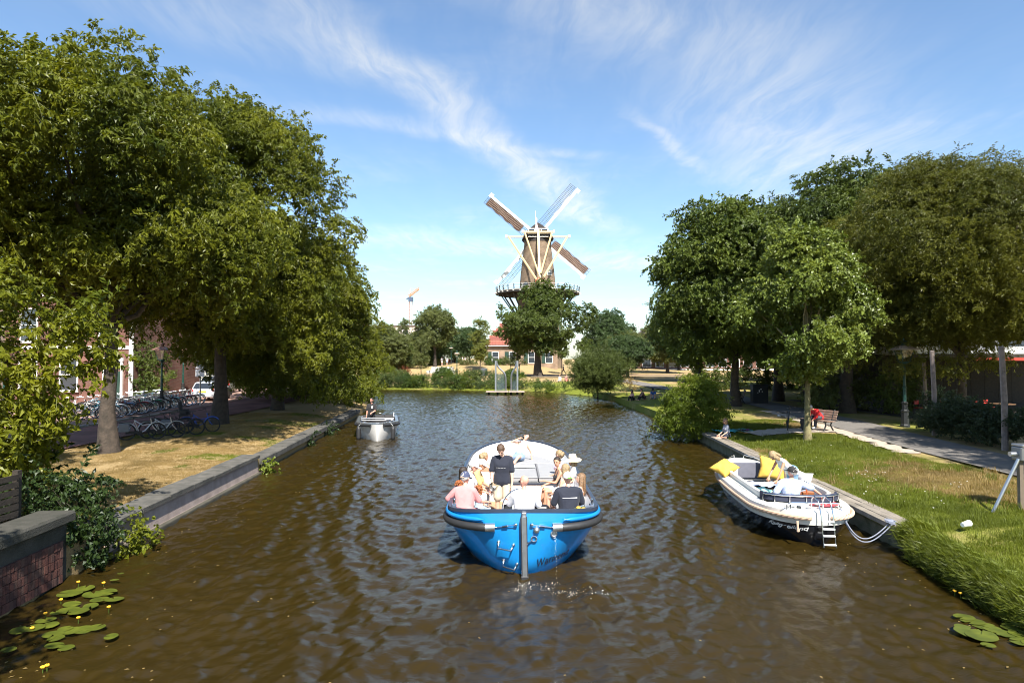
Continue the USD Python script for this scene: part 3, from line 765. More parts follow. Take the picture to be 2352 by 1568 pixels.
def limb(a, b, r0, r1, R, sag=0.25, n=5):
    a, b = np.asarray(a, float), np.asarray(b, float)
    t = np.linspace(0, 1, n)[:, None]
    L = np.linalg.norm(b - a)
    p = a + (b - a) * t
    p[:, 2] += np.sin(t[:, 0] * math.pi) * L * sag * 0.3
    p[1:-1] += R.normal(0, 0.035 * L, (n - 2, 3))
    return tube(p, np.linspace(r0, r1, n), 7)

def tree(name, label, base, blobs, kind, trunk_r, trunk_top, seed, dens=60, cat_='tree', group=None, leafkey=None, bark=None, droop=0.2, inner=0.35, lean=(0, 0), limbs=9, fork=None, size=1.0, trunks=None, squash=0.8, spread_limb=True):
    """blobs are relative to the tree's base. trunk > limbs > crown of leafy twigs."""
    R = np.random.default_rng(seed)
    t = thing(name, label, cat_, base, 0, group)
    bark = bark or BARK
    top = np.array([lean[0], lean[1], trunk_top])
    fz = fork or trunk_top * 0.45
    n = 9
    s = np.linspace(0, 1, n)
    pts = np.stack([lean[0] * s ** 1.3, lean[1] * s ** 1.3, trunk_top * s], 1)
    pts[1:-1, :2] += R.normal(0, 0.05 * trunk_r * 3, (n - 2, 2))
    rad = trunk_r * (1 - 0.78 * s) * (1 + 0.55 * np.exp(-s * trunk_top / (trunk_r * 1.6)))
    pts[0, 2] = -0.25
    if trunk_r > 0.01:
        part(t, 'trunk', tube(pts, rad, 10), bark, smooth=60)
    order = sorted(blobs, key=lambda b: -b[3])
    for b in order[:limbs]:
        h = np.clip(b[2] * 0.55 + R.uniform(-0.8, 0.3), fz, trunk_top * 0.92)
        k = h / trunk_top
        st = np.array([np.interp(k, s, pts[:, 0]), np.interp(k, s, pts[:, 1]), h])
        r0 = np.interp(k, s, rad) * 0.62
        part(t, 'limb', limb(st, (b[0], b[1], b[2]), r0, r0 * 0.22, R), bark, smooth=60)
    C = np.array([0, 0, np.mean([b[2] for b in blobs])])
    P, D, O = blob_sprays(blobs, dens * 0.82, R, droop, inner, squash, C)
    Z = np.tile([0, 0, 0.75], (len(P), 1)) + 0.75 * O + R.normal(0, 0.25, (len(P), 3))
    sc = R.uniform(0.75, 1.2, len(P)) * size
    scatter(t, 'crown', SPRAYS[kind], LEAF[leafkey or kind], P, quats(Z, D), sc, seed)
    return t
# ============================================================= the trees of the place
def egg(seed, n, rx, ry, z0, z1, rb, cx=0, cy=0, fill=0.25, shape=0.5):
    return crown_blobs(np.random.default_rng(seed), n, rx, ry, z0, z1, cx, cy, rb, fill, shape)
AV = 'tall trees along the left quay'
p = at_z(250, 1040, 0.68)
tree('street_tree', 'nearest tall tree on the left bank, thick forked trunk beside the parked bicycles', p, egg(1, 60, 6.4, 6.6, 4.4, 14.6, (1.1, 2.2), cx=-0.4), 'elm', 0.27, 12.5, 101, 66, group=AV, fork=4.6, limbs=12)
p = at_z(503, 975, 0.68)
tree('street_tree', 'second tall tree from the camera on the left bank, behind the blue bicycle', p, egg(2, 70, 6.5, 6.8, 3.4, 16.6, (1.2, 2.2), cx=0.3) + [(4.5, -1, 3.6, 1.2), (3.6, 1.5, 3.2, 1.2), (5.2, 0.5, 4.6, 1.2)], 'elm', 0.34, 13, 102, 60, group=AV, fork=4.5)
tree('street_tree', 'third tree on the left bank, boughs hanging low over the dry grass', (-15.2, 41, 0.68), egg(3, 58, 5.6, 6.0, 1.4, 13.0, (1.2, 2.0)) + [(3.5, -3.5, 1.7, 1.0), (2.0, -4.0, 2.2, 1.1), (4.6, -1.5, 1.7, 1.1), (0.5, -4.2, 2.0, 1.0), (4.8, 1.5, 1.6, 1.2), (-1.5, -4.0, 2.6, 1.1)], 'elm', 0.32, 11, 103, 52, group=AV, size=1.1)
tree('street_tree', 'fourth tree on the left bank, drooping over the water behind the grey boat', (-17.4, 51, 0.6), egg(4, 56, 6.4, 6.2, 0.8, 10.8, (1.2, 2.0)) + [(5.2, -2, 1.2, 1.1), (5.8, 0.5, 1.0, 1.1), (4.0, -3, 1.3, 1.1), (2.4, -4, 1.4, 1.1)], 'elm', 0.30, 10, 104, 48, group=AV, size=1.2)
tree('street_tree', 'farthest tree on the left bank, rounded crown ending over the far water', (-18.9, 62, 0.6), egg(5, 50, 6.8, 6.2, 0.4, 8.4, (1.2, 1.9)), 'elm', 0.26, 8, 105, 42, group=AV, size=1.3)
# yellow-green shrub over the fence at the left edge of the picture
tree('golden_shrub', 'bright yellow-green leafy shrub spilling over the slatted fence', (-11.2, 12.6, 0.7),
     [(0.9, 0.3, 1.7, 0.75), (1.35, 0.2, 2.2, 0.75), (1.85, 0.5, 3.2, 0.7), (1.0, -0.2, 2.9, 1.0), (0.1, -0.4, 1.9, 1.0), (0.0, 0.0, 3.4, 1.1), (1.5, 0.6, 3.9, 0.85), (-1.0, -0.4, 2.6, 1.2), (-0.8, 0.2, 4.0, 1.1), (0.7, 0.2, 4.6, 0.8), (1.9, 0.9, 4.35, 0.55), (2.45, 0.3, 3.75, 0.5), (-0.3, 0.5, 4.7, 0.7), (0.6, -0.7, 1.4, 0.8), (1.2, -0.5, 2.2, 0.8), (-1.4, -0.9, 3.4, 1.1), (1.3, 0.1, 1.6, 0.45)],
     'shrub', 0.09, 3.6, 111, 95, cat_='shrub', limbs=8, droop=0.25, inner=0.3)
tree('ivy', 'dark ivy tumbling over the end of the brick wall to the water', (-8.45, 12.4, 0.3),
     [(0.0, -0.2, 0.70, 0.42), (0.12, 0.2, 0.30, 0.38), (0.15, -0.35, 0.25, 0.36), (0.05, 0.35, 0.55, 0.36), (-0.3, -0.2, 1.05, 0.45), (0.2, 0.0, -0.05, 0.3), (-0.75, 0.0, 1.25, 0.5), (-0.2, 0.5, 0.7, 0.3)],
     'ivy', 0.03, 0.8, 112, 240, cat_='climbing plant', limbs=3, droop=0.6)
tree('shrub', 'dark leafy shoots leaning over the scorched grass beyond the ivy', (-9.6, 13.2, 0.68),
     [(0.2, 0.0, 0.8, 0.38), (0.65, 0.1, 0.8, 0.30), (0.95, 0.2, 0.95, 0.22), (-0.3, 0.2, 0.8, 0.42), (-0.7, -0.2, 0.5, 0.5)], 'shrub', 0.03, 0.8, 113, 120, cat_='shrub', leafkey='ivy', limbs=4)
tree('weed', 'small bright green weed rooted at the foot of the left quay wall', (-8.25, 13.35, 0.1),
     [(0.12, 0, 0.2, 0.26), (0.22, 0.25, 0.10, 0.22), (0.05, 0.3, 0.4, 0.22), (0.25, -0.2, 0.05, 0.2)], 'ivy', 0.012, 0.3, 114, 420, cat_='weed', leafkey='shrub', limbs=2)
tree('weed', 'bright leafy weed in the gap between the two left quay walls', (-8.85, 22.45, 0.1),
     [(0.05, 0, 0.15, 0.18), (0.0, 0.1, 0.32, 0.17), (0.06, 0.05, 0.0, 0.15)], 'ivy', 0.012, 0.3, 115, 380, cat_='weed', leafkey='bamboo', limbs=2)
for i, (y, r) in enumerate([(29.5, .2), (33.5, .22)]):
    tree('weed', ['small weed hanging from the low quay wall, nearer of two', 'small weed hanging from the low quay wall, nearer the grey boat'][i], (lerp(LEFT_EDGE, y) + 0.05, y, 0.2),
         [(0.05, 0, 0.05, r), (0.08, 0.25, 0.12, r * .8)], 'ivy', 0.01, 0.2, 116 + i, 400, cat_='weed', limbs=1)
# undergrowth at the end of the left bank
tree('bush', 'green bush at the water edge where the left bank ends', (-15.4, 57.5, 0.3), [(0.8, 0, 1.0, 1.1), (1.6, 0.5, 0.7, 0.9), (0.2, 1.5, 1.6, 1.3), (-0.8, -0.6, 1.3, 1.2), (1.3, 1.8, 0.8, 1.0), (2.0, -0.8, 0.5, 0.6)], 'elm', 0.05, 1.4, 118, 60, cat_='bush', size=1.1, limbs=4)
tree('tree', 'tree with rust-red leaves among the green crowns on the left', (-14.6, 54.5, 0.7), egg(6, 12, 1.3, 1.3, 4.6, 6.6, (0.5, 0.9)), 'far', 0.12, 6.0, 119, 40, leafkey='rust', limbs=5)

# ---- right bank
tree('lime_tree', 'young lime tree with pale slender trunk on the lawn beside the bench', at_z(1855, 1012, 0.68), egg(21, 50, 2.6, 2.6, 2.7, 9.1, (0.55, 0.85), fill=0.35), 'lime', 0.13, 7.2, 121, 150, bark=BARK2, fork=2.9, limbs=10, droop=0.45)
tree('shade_tree', 'tall broad-crowned tree at the right bank, left of the lime', at_z(1690, 932, 0.72), [(b[0] - 0.1, b[1], b[2], b[3]) for b in egg(22, 78, 5.5, 5.2, 3.4, 15.4, (1.0, 1.7), fill=0.3, shape=0.2)] + [(x, y, z, 0.8) for x, y, z in [(-3.5, 0, 4.0), (-2.6, 1, 3.4), (-1.5, -1, 3.4), (0.8, -1, 3.6), (2.2, 0, 4.0), (-3.8, 0.4, 6), (-3.0, -1, 4.6), (-2.3, -1.5, 4.1)]],
     'lime', 0.30, 11.5, 122, 62, fork=4.2, limbs=9, droop=0.35, leafkey='weep', size=1.25)
tree('shade_tree', 'broad dark tree behind the lime, straight trunk on bare ground', at_z(1945, 947, 0.72), egg(23, 64, 5.6, 5.6, 3.6, 15.4, (1.2, 2.0)), 'elm', 0.40, 11, 123, 46, leafkey='oak', fork=4.4, limbs=8, size=1.15)
tree('shade_tree', 'shady tree with dark trunk right of the electrical cabinet', at_z(1788, 921, 0.72), egg(24, 60, 5.6, 5.6, 3.6, 15.0, (1.3, 2.1)), 'elm', 0.36, 11, 124, 42, leafkey='oak', fork=4.2, limbs=6, size=1.2)
tree('feathery_tree', 'large feathery-leaved tree spreading over the pavilion at the right edge', (22.4, 31.5, 0.72), egg(25, 88, 6.9, 5.2, 3.7, 13.3, (1.0, 1.8)) + [(-4.6, 1.5, 3.8, 0.9), (-3.2, -0.5, 3.2, 0.8), (-5.0, 1.5, 4.8, 1.0), (0.5, -1, 3.6, 0.9), (-1.6, -1.2, 3.1, 0.8), (-5.6, 1.0, 6.0, 1.0)], 'locust', 0.26, 10, 125, 66, fork=3.4, limbs=12, droop=0.3)
tree('feathery_tree', 'second feathery tree farther back, its top between the pavilion and the lime', (27.0, 42.0, 0.72), egg(26, 66, 7.2, 6.8, 4.0, 16.0, (1.3, 2.2)), 'locust', 0.3, 11, 126, 44, fork=4.2, limbs=8, size=1.25)
tree('feathery_tree', 'feathery tree at the far right edge of the picture behind the pavilion', (34.5, 40.0, 0.72), egg(27, 62, 7.0, 6.8, 3.8, 15.4, (1.3, 2.2)), 'locust', 0.3, 11, 127, 42, fork=4.2, limbs=8, size=1.3)
for i, (x, y, r, h, kd, lk, lab) in enumerate([(25.5, 55, 5.2, 15.0, 'weep', 'oak', 'dark tree behind the bare ground, between cabinet and pavilion'), (36, 60, 6.5, 16.5, 'far', 'olive', 'olive-green tree far behind the pavilion roof'),
        (18.5, 62, 4.8, 14.0, 'weep', 'weep', 'tall tree behind the broad-crowned one, beyond the path'), (48, 62, 6.5, 16, 'far', 'dark', 'dark tree far behind at the right edge'), (29, 72, 5.5, 13.5, 'far', 'dark', 'dark tree beyond the right lawn, behind all the others'), (24.5, 84, 5.5, 12, 'far', 'dark', 'dark tree shading the lawn far behind the cabinet'), (36, 86, 6, 12.5, 'far', 'oak', 'broad tree shading the lawn far behind the bench'), (47, 84, 6, 12.5, 'far', 'dark', 'dark tree far behind the street lamp on the right')]):
    tree('shade_tree', lab, (x, y, 0.7), egg(30 + i, 46, r, r, 3.4, h, (1.4, 2.3)), kd, 0.3, h * 0.7, 130 + i, 34, leafkey=lk, size=1.3, limbs=6, droop=0.5)
tree('bamboo_bush', 'rounded bright green bush overhanging the water at the end of the planks', (8.95, 31.6, 0.35), [(-0.5, -0.2, 1.6, 0.75), (0.3, 0, 2.1, 0.7), (-0.8, -0.3, 0.95, 0.75), (0.5, -0.5, 1.3, 0.8), (0, 0.4, 1.2, 0.9), (-0.2, -0.7, 0.6, 0.7), (0.9, 0.3, 1.9, 0.6), (-1.1, 0.2, 0.55, 0.6), (0.6, -0.6, 0.45, 0.6), (1.2, -0.1, 1.2, 0.5), (0.5, 0.2, 2.45, 0.45), (-0.1, 0.2, 2.3, 0.5)],
     'bamboo', 0.04, 1.4, 141, 175, cat_='bush', limbs=6, droop=0.25)
tree('willow_bush', 'big grey-green willow bush standing at the water edge', (8.2, 60.5, 0.3), [(R_[0], R_[1], R_[2], R_[3]) for R_ in egg(42, 40, 2.3, 2.2, 0.3, 3.9, (0.8, 1.2))] + [(1.7, 1.0, 3.4, 0.8), (2.6, 0.5, 2.6, 0.8), (0.4, 0, 4.3, 0.6)], 'willow', 0.06, 2.2, 142, 95, cat_='bush', droop=-0.7, limbs=6, size=0.9)
tree('shrub', 'pinkish dry shrub right beside the willow bush', (10.9, 60.0, 0.6), [(0, 0, 0.7, 0.6), (0.4, 0.2, 1.0, 0.5), (0.3, -0.2, 0.5, 0.5), (-0.3, 0.1, 1.2, 0.4)], 'willow', 0.03, 0.8, 143, 70, cat_='shrub', leafkey='straw', droop=-0.9, limbs=3, size=0.6)
# trees just outside the picture, one of them added, whose shade reaches into it
for nm, x, y, r, z0, h, kd, lab in [('street_tree', -16.6, 10.5, 5.4, 4.5, 12.5, 'elm', 'avenue tree nearest the bridge, out of the picture on the left'), ('street_tree', -9.1, 2.6, 3.0, 2.9, 8.6, 'elm', 'unseen tree added beside the bridge on the left to shade the brick wall'),  # the tree beside the bridge is added, unseen, to shade the brick wall
        ('feathery_tree', 21.5, 18.6, 4.4, 4.6, 11.5, 'locust', 'feathery tree out of the picture at the right, near the hedge'), ('feathery_tree', 20.5, 10.5, 4.6, 4.6, 12.0, 'locust', 'feathery tree out of the picture at the right, nearest the bridge')]:
    tree(nm, lab, (x, y, 0.7), egg(int(190 + y), 44, r, r, z0, h, (1.2, 2.0)), kd, 0.3, h * 0.75, int(200 + y), 40, fork=z0 - 0.5, limbs=6, size=1.2)
# ---- far park
def gp(vx, vy):
    p = ground_at(vx, vy); return (p[0], p[1], float(gz(p[0], p[1])) - 0.02)
tree('oak_tree', 'big dark oak standing in front of the windmill', gp(1237, 865), egg(51, 46, 5.9, 5.4, 3.2, 14.6, (0.8, 2.3), fill=0.25) + [(7.6, 0, 9.6, 1.2), (8.2, 0, 11.0, 1.0), (6.6, 0, 8.2, 1.3), (8.8, 0.5, 10.0, 0.8), (7.2, 0, 5.2, 1.2), (-5.8, 0, 7.2, 1.1), (-5.6, 0, 10.4, 0.9), (4.2, 0, 13.4, 1.2), (1.0, 0, 15.0, 1.1)], 'oak', 0.62, 10.5, 151, 42, fork=3.6, limbs=12, size=1.2)
tree('round_tree', 'dark blue-green tree right of the windmill oak', (19.5, 128, 1.2), egg(52, 44, 5.6, 5.2, 2.0, 12.4, (1.5, 2.2)), 'far', 0.35, 8, 152, 34, leafkey='dark', limbs=5)
tree('round_tree', 'spreading dark tree with crooked trunk beside the far footpath', gp(1440, 868), egg(53, 36, 3.7, 3.2, 1.9, 6.6, (1.0, 1.5)), 'far', 0.22, 4, 153, 52, leafkey='dark', fork=1.4, lean=(0.8, 0), limbs=6, size=0.8)
tree('round_tree', 'olive tree crown behind the crooked dark tree', (20.0, 112, 1.1), egg(54, 30, 4.2, 3.4, 1.5, 7.4, (1.2, 1.9)), 'far', 0.25, 4, 154, 36, leafkey='olive', limbs=4)
tree('round_tree', 'light olive tree left of the broad-crowned right-bank tree in the distance', (30, 122, 1.1), egg(55, 40, 5.4, 4.5, 2, 10.6, (1.4, 2.2)), 'far', 0.3, 7, 155, 32, leafkey='olive', limbs=4)
tree('round_tree', 'tall pale tree behind the light olive one, right of centre', (37, 140, 1.1), egg(56, 40, 6, 4.5, 2, 14.5, (1.6, 2.4)), 'far', 0.3, 8, 156, 30, leafkey='olive', limbs=4, size=1.2)
tree('tall_tree', 'tall open-crowned tree in front of the crane', (-15.6, 128, 2.2), egg(57, 36, 4.0, 3.6, 4.6, 12.4, (1.1, 1.8), fill=0.2), 'far', 0.32, 9, 157, 38, leafkey='olive', fork=3, limbs=8)
tree('tall_tree', 'slender thin tree just left of the crane mast', (-21.6, 126, 2.2), egg(58, 22, 1.5, 1.5, 2.6, 9.6, (0.6, 0.9)), 'far', 0.16, 8, 158, 55, leafkey='olive', limbs=5, size=0.75)
tree('sapling', 'pale upright sapling standing alone left of the red roof', gp(1103, 855), egg(59, 34, 1.75, 1.75, 2.4, 11.0, (0.6, 0.95), shape=0.9), 'far', 0.13, 8.6, 159, 75, leafkey='pale', limbs=6, size=0.65)
tree('round_tree', 'dark rounded trees left of the pale sapling', (-13.0, 146, 3), egg(60, 34, 5.4, 4.0, 1.0, 7.6, (1.4, 2.0)), 'far', 0.3, 5, 160, 34, leafkey='dark', limbs=3)
tree('round_tree', 'dark rounded tree between the lamp and the sapling', (-10.2, 150, 3), egg(61, 30, 4.0, 4.0, 1.2, 8.0, (1.4, 2.0)), 'far', 0.3, 5, 161, 34, leafkey='dark', limbs=3)
tree('round_tree', 'dark mass of foliage below the tall open-crowned tree', (-19.0, 134, 2.2), egg(62, 40, 5.4, 4.0, 0.6, 7.6, (1.3, 2.1)), 'far', 0.3, 5, 162, 36, leafkey='dark', limbs=3)
tree('small_tree', 'small dark tree with clear stem left of the stone steps', gp(910, 851), egg(63, 24, 3.2, 2.6, 2.0, 5.6, (0.8, 1.3)), 'far', 0.14, 4.4, 163, 55, leafkey='oak', fork=1.8, limbs=5, size=0.75)
tree('small_tree', 'olive tree partly behind the left crowns in the distance', (-24.5, 122, 1.6), egg(64, 34, 4.4, 3.6, 1.0, 8.6, (1.2, 1.9)), 'far', 0.22, 5, 164, 40, leafkey='olive', limbs=3)
tree('small_tree', 'thin young tree with drooping leaves right before the steps', gp(967, 868), egg(65, 16, 1.6, 1.2, 2.6, 6.2, (0.5, 0.9)), 'far', 0.07, 4.8, 165, 60, leafkey='olive', fork=2, limbs=5, size=0.6)
tree('young_tree', 'young tree with wooden stakes left of the oak trunk', gp(1188, 862), egg(66, 14, 1.4, 1.4, 2.6, 6.6, (0.5, 0.8)), 'far', 0.08, 5.2, 166, 60, leafkey='oak', limbs=4, size=0.7)
tree('young_tree', 'thin young tree right of the oak trunk', gp(1290, 858), egg(67, 12, 1.2, 1.2, 3.0, 6.4, (0.5, 0.8)), 'far', 0.07, 5.2, 167, 60, leafkey='oak', limbs=4, size=0.7)
# shrubs on the slopes by the steps
for i, (vx, vy, w_, h_, lk, lab) in enumerate([(860, 852, 2.6, 2.0, 'olive', 'brownish shrub mound at the left of the far slope'), (893, 846, 3.2, 2.0, 'straw', 'dry straw-coloured shrub mound on the far slope'), (947, 846, 3.2, 2.2, 'olive', 'tall grass clump beside the small dark tree'),
        (925, 842, 2.6, 2.2, 'dark', 'dark shrub behind the straw-coloured mound'), (1080, 838, 3.4, 1.6, 'olive', 'low olive shrubs along the top of the slope, left of the sapling'), (1135, 838, 3.2, 2.0, 'rushes', 'green shrubs at the foot of the red-roofed house'), (1180, 838, 3.0, 1.8, 'olive', 'olive shrubs in front of the house, left of the oak'),
        (1265, 836, 3.4, 2.0, 'rushes', 'shrubs at the windmill foot, right of the oak trunk'), (1320, 838, 3.6, 2.0, 'olive', 'grassy shrubs right of the windmill foot'), (1375, 842, 3.6, 2.4, 'olive', 'shrubs far behind the willow bush'), (1000, 838, 2.0, 1.5, 'pale', 'yellowish shrub beside the top of the steps')]):
    R = np.random.default_rng(300 + i)
    bl = [(R.uniform(-w_, w_) * 0.8, R.uniform(-0.6, 0.6), R.uniform(0.2, 1) * h_ * 0.7, h_ * R.uniform(0.28, 0.42)) for _ in range(14)]
    tree('shrub', lab, gp(vx, vy), bl, 'far', 0.02, h_ * 0.6, 300 + i, 90, cat_='shrub', leafkey=lk, limbs=1, size=0.5)
tree('ornamental_grass', 'rust-coloured ornamental grass tuft on the dry slope', gp(931, 869), [(0, 0, 0.5, 0.55), (0.3, 0, 0.9, 0.4), (-0.3, 0, 0.9, 0.4)], 'willow', 0.02, 0.4, 330, 120, cat_='grass tuft', leafkey='rust', droop=-1.0, limbs=1, size=0.7)
# plants along the far shore
R = np.random.default_rng(77)
i = 0
ORD = ["first", "second", "third", "fourth", "fifth", "sixth", "seventh", "eighth", "ninth", "tenth", "eleventh", "twelfth", "thirteenth", "fourteenth", "fifteenth", "sixteenth", "seventeenth", "eighteenth", "nineteenth", "twentieth"]
LOOK = [('leafy green plants', 'rushes', 'far'), ('bright green plants', 'bamboo', 'willow'), ('grey-green plants', 'willow', 'far'), ('dark bushy plants', 'dark', 'willow'), ('tall green rushes', 'rushes', 'willow')]
cnt_ = {}
for row, step in ((0, 20), (1, 33)):
    for vx in np.arange(852, 1335, step):
        x0 = (vx + R.uniform(-6, 6) - 1176) / 1450 * 80
        Y = lerp(SHORE, x0) + (R.uniform(0.5, 1.3) if row == 0 else R.uniform(2.2, 4.2))
        x = (vx - 1176) / 1450 * Y
        hh = (0.9 + 1.0 * R.random()) * (0.55 if 1205 < vx else 1.0) * (1 + 0.35 * row)
        lk = LOOK[i % 5]
        bl = [(R.uniform(-0.95, 0.95), R.uniform(-0.5, 0.5), R.uniform(0.10, 0.75) * hh, hh * R.uniform(0.25, 0.42)) for _ in range(9)]
        n_ = cnt_.get((row, i % 5), 0); cnt_[(row, i % 5)] = n_ + 1
        tree('waterside_plant', f'{lk[0]} on the far shore, {ORD[n_]} such clump from the left{" at the water" if row == 0 else ", higher up"}', (x, Y, float(gz(x, Y)) - 0.05), bl, lk[2], 0.012, 0.4, 340 + i, 120, cat_='plant', leafkey=lk[1], droop=-0.5, limbs=0, size=0.5, group='plants along the far shore')
        i += 1
# clipped hedge on the right, leafy bush at its far end
hb = []
R = np.random.default_rng(88)
for _ in range(70):
    t = R.uniform(0, 1); y = 19.4 + 7.6 * t
    hb.append((18.55 - 0.25 * t + R.uniform(-0.75, 0.75), y, R.uniform(0.35, 1.25), R.uniform(0.34, 0.46)))
tree('hedge', 'grey-green clipped hedge along the path before the pavilion', (0, 0, 0.7), hb, 'hedge', 0.0, 0.5, 171, 420, cat_='hedge', limbs=0, droop=-0.2, inner=0.15)
tree('bush', 'leafy bush with sunlit top at the end of the hedge beside the lamp', (19.1, 28.1, 0.7), [(0, 0, 0.8, 0.7), (0.5, 0.2, 1.2, 0.65), (-0.3, -0.1, 1.3, 0.5), (0.2, 0.3, 1.7, 0.4), (0.9, -0.2, 0.8, 0.6), (-0.4, 0.2, 0.6, 0.6)], 'hedge', 0.03, 1, 172, 330, cat_='bush', limbs=3, leafkey='hedge')
tree('bush', 'dark evergreen bush left of the street lamp on the right', (19.8, 39.5, 0.7), [(0, 0, 0.9, 0.9), (0.8, 0, 1.3, 0.9), (-0.9, 0, 0.9, 0.8), (0.2, 0.4, 1.9, 0.8), (1.6, 0.2, 1.0, 0.9), (-0.4, 0.2, 1.6, 0.7), (2.2, 0.3, 1.9, 0.9), (1.2, 0.5, 2.6, 0.8)], 'hedge', 0.05, 1.4, 173, 130, cat_='bush', leafkey='olive', limbs=3, size=1.5)
tree('bush', 'dark bush right of the shade tree trunk', (22.6, 37.5, 0.7), [(0, 0, 0.9, 0.9), (0.9, 0, 1.2, 0.9), (0.3, 0.3, 2.0, 0.9), (1.4, 0.5, 2.4, 0.8), (-0.4, 0.2, 1.4, 0.7)], 'hedge', 0.05, 1.4, 174, 120, cat_='bush', leafkey='oak', limbs=3, size=1.5)
hb = [(x + R.uniform(-.5, .5), R.uniform(-.7, .7), R.uniform(.3, 2.0), R.uniform(.6, .95)) for x in np.arange(-15, 15, .42)]
tree('hedge', 'long dark hedge across the back of the shaded ground behind the right-hand trees', (35.5, 71, 0.7), hb, 'far', 0.0, 0.5, 176, 70, cat_='hedge', leafkey='oak', limbs=0, size=0.6)
# climbing greenery by the brick house
tree('climbing_plant', 'leafy climber on the corner of the brick house behind the bicycles', (-28.0, 46.9, 0.75), [(R_, 0, z_, 0.75) for R_, z_ in [(0.4, 0.6), (1.0, 0.8), (0.5, 1.6), (1.1, 1.9), (0.6, 2.7), (1.2, 3.0), (0.8, 3.8), (1.7, 1.0), (1.9, 2.0), (1.6, 3.2)]], 'hedge', 0.03, 2, 175, 130, cat_='climbing plant', leafkey='weep', limbs=3, size=1.5)
for i, (x, y, r, h, lk) in enumerate([(-33, 76, 5, 9, 'olive'), (-42, 66, 5.5, 11, 'olive'), (-27, 84, 4.5, 8, 'weep')]):
    tree('background_tree', ['sunlit tree at the end of the street behind the parked cars', 'olive tree behind the dark blue van', 'green tree at the bend of the street'][i], (x, y, 0.7), egg(70 + i, 30, r, r, 0.8, h, (1.4, 2.2)), 'far', 0.2, h * 0.6, 180 + i, 34, leafkey=lk, limbs=3)

# ---- lawn grass: tufts near enough to be seen
def tuft(seed, n, h, w, spread, lean=0.35):
    R = np.random.default_rng(seed)
    vs, fs = [], []
    for i in range(n):
        a = R.uniform(0, 2 * math.pi); d = np.array([math.cos(a), math.sin(a), 0]); s = np.array([-d[1], d[0], 0]) * w / 2
        b = np.array([R.normal(0, spread), R.normal(0, spread), -0.01]); hh = h * R.uniform(0.55, 1.1); l = R.uniform(0.1, 1.0) * lean
        k = len(vs) * 1
        vs += [b - s, b + s, b + d * l * hh * 0.4 + s * 0.8 + np.array([0, 0, hh * 0.6]), b + d * l * hh * 0.4 - s * 0.8 + np.array([0, 0, hh * 0.6]), b + d * l * hh + np.array([0, 0, hh * (1 - 0.3 * l)])]
        fs += [(k, k + 1, k + 2), (k, k + 2, k + 3), (k + 3, k + 2, k + 4)]
    return trimesh.Trimesh(np.array(vs), np.array(fs), process=False)
TUFTS = [tuft(i, 26, 0.055, 0.007, 0.08) for i in range(3)] + [tuft(10 + i, 26, 0.22, 0.010, 0.07, 0.75) for i in range(2)]
def dryness(x, y):
    n1 = meshkit.fbm(np.stack([x * 0.35, y * 0.35, 0 * x], 1), 3, 5)
    return n1 + 0.035 * np.clip(x - 11.0, 0, 4.5)
R = np.random.default_rng(9)
n = 60000
Y = 8.3 + 26 * R.random(n) ** 1.7
X = lerp(RIGHT_EDGE, Y) + 0.02 + R.random(n) ** 1.15 * np.where(Y < 22, 8.2, 6.2)
pl_s = pl[np.argsort(pl[:, 1])]
keep = (X < np.interp(Y, pl_s[:, 1], pl_s[:, 0]) - 0.15 - 0.6 * ((Y > 20) & (Y < 31))) & ~((Y > 27.8) & (Y < 29.8) & (X > 10.9)) & ~((Y > 13.0) & (X < lerp(RIGHT_EDGE, Y) + 0.55))
X, Y = X[keep], Y[keep]
Z = gz(X, Y)
D = dryness(X, Y)
edge = (X - lerp(RIGHT_EDGE, Y) < 0.55) & (Y < 13.1)
dry = (D + R.normal(0, 0.06, len(X)) > 0.65) & ~edge
def lay(name, sel, m, ids):
    x, y = X[sel], Y[sel]
    N = len(x)
    a = R.uniform(0, 2 * math.pi, N)
    tilt = np.where(edge[sel], R.uniform(0.1, 0.75, N), R.normal(0, 0.12, N))
    from scipy.spatial.transform import Rotation
    q = (Rotation.from_euler('y', -tilt) * Rotation.from_euler('z', a)).as_quat()[:, [3, 0, 1, 2]]
    zz = Z[sel] + (meshkit.noise(np.stack([x * 1.1, y * 1.1, 0 * x], 1), 3) - 0.5) * 0.07 * np.clip(x - lerp(RIGHT_EDGE, y), 0, 1)
    scatter('/World', name, TUFTS, m, np.stack([x, y, zz], 1), q, R.uniform(0.7, 1.25, N), 3, ids=ids(N, edge[sel]))
pick = lambda N, e: np.where(e, R.integers(3, 5, N), np.where(R.random(N) < 0.015, R.integers(3, 5, N), R.integers(0, 3, N)))
lay('lawn_grass', ~dry, LEAF['blade'], pick)
lay('dry_grass', dry, LEAF['straw'], pick)
n = 3400
Y = 7.6 + 5.6 * R.random(n); X = lerp(RIGHT_EDGE, Y) + R.uniform(-0.05, 0.30, n); Z = gz(np.maximum(X, lerp(RIGHT_EDGE, Y) + 0.01), Y) - 0.22 * R.random(n) * (X < lerp(RIGHT_EDGE, Y) + 0.06); edge = np.ones(n, bool)
from scipy.spatial.transform import Rotation as Rot_
q_ = (Rot_.from_euler('y', -R.uniform(0.3, 1.35, n)) * Rot_.from_euler('z', R.uniform(0, 6.28, n))).as_quat()[:, [3, 0, 1, 2]]
scatter('/World', 'overhanging_grass', TUFTS[3:], LEAF['blade'], np.stack([X, Y, Z], 1), q_, R.uniform(0.8, 1.7, n), 8)
n = 26000
Y = 12.8 + 26 * R.random(n) ** 1.5
X = lerp(LEFT_EDGE, Y) - 0.5 - R.random(n) * 7.2
keep = X > -16.3
X, Y = X[keep], Y[keep]; Z = gz(X, Y); edge = np.zeros(len(X), bool)
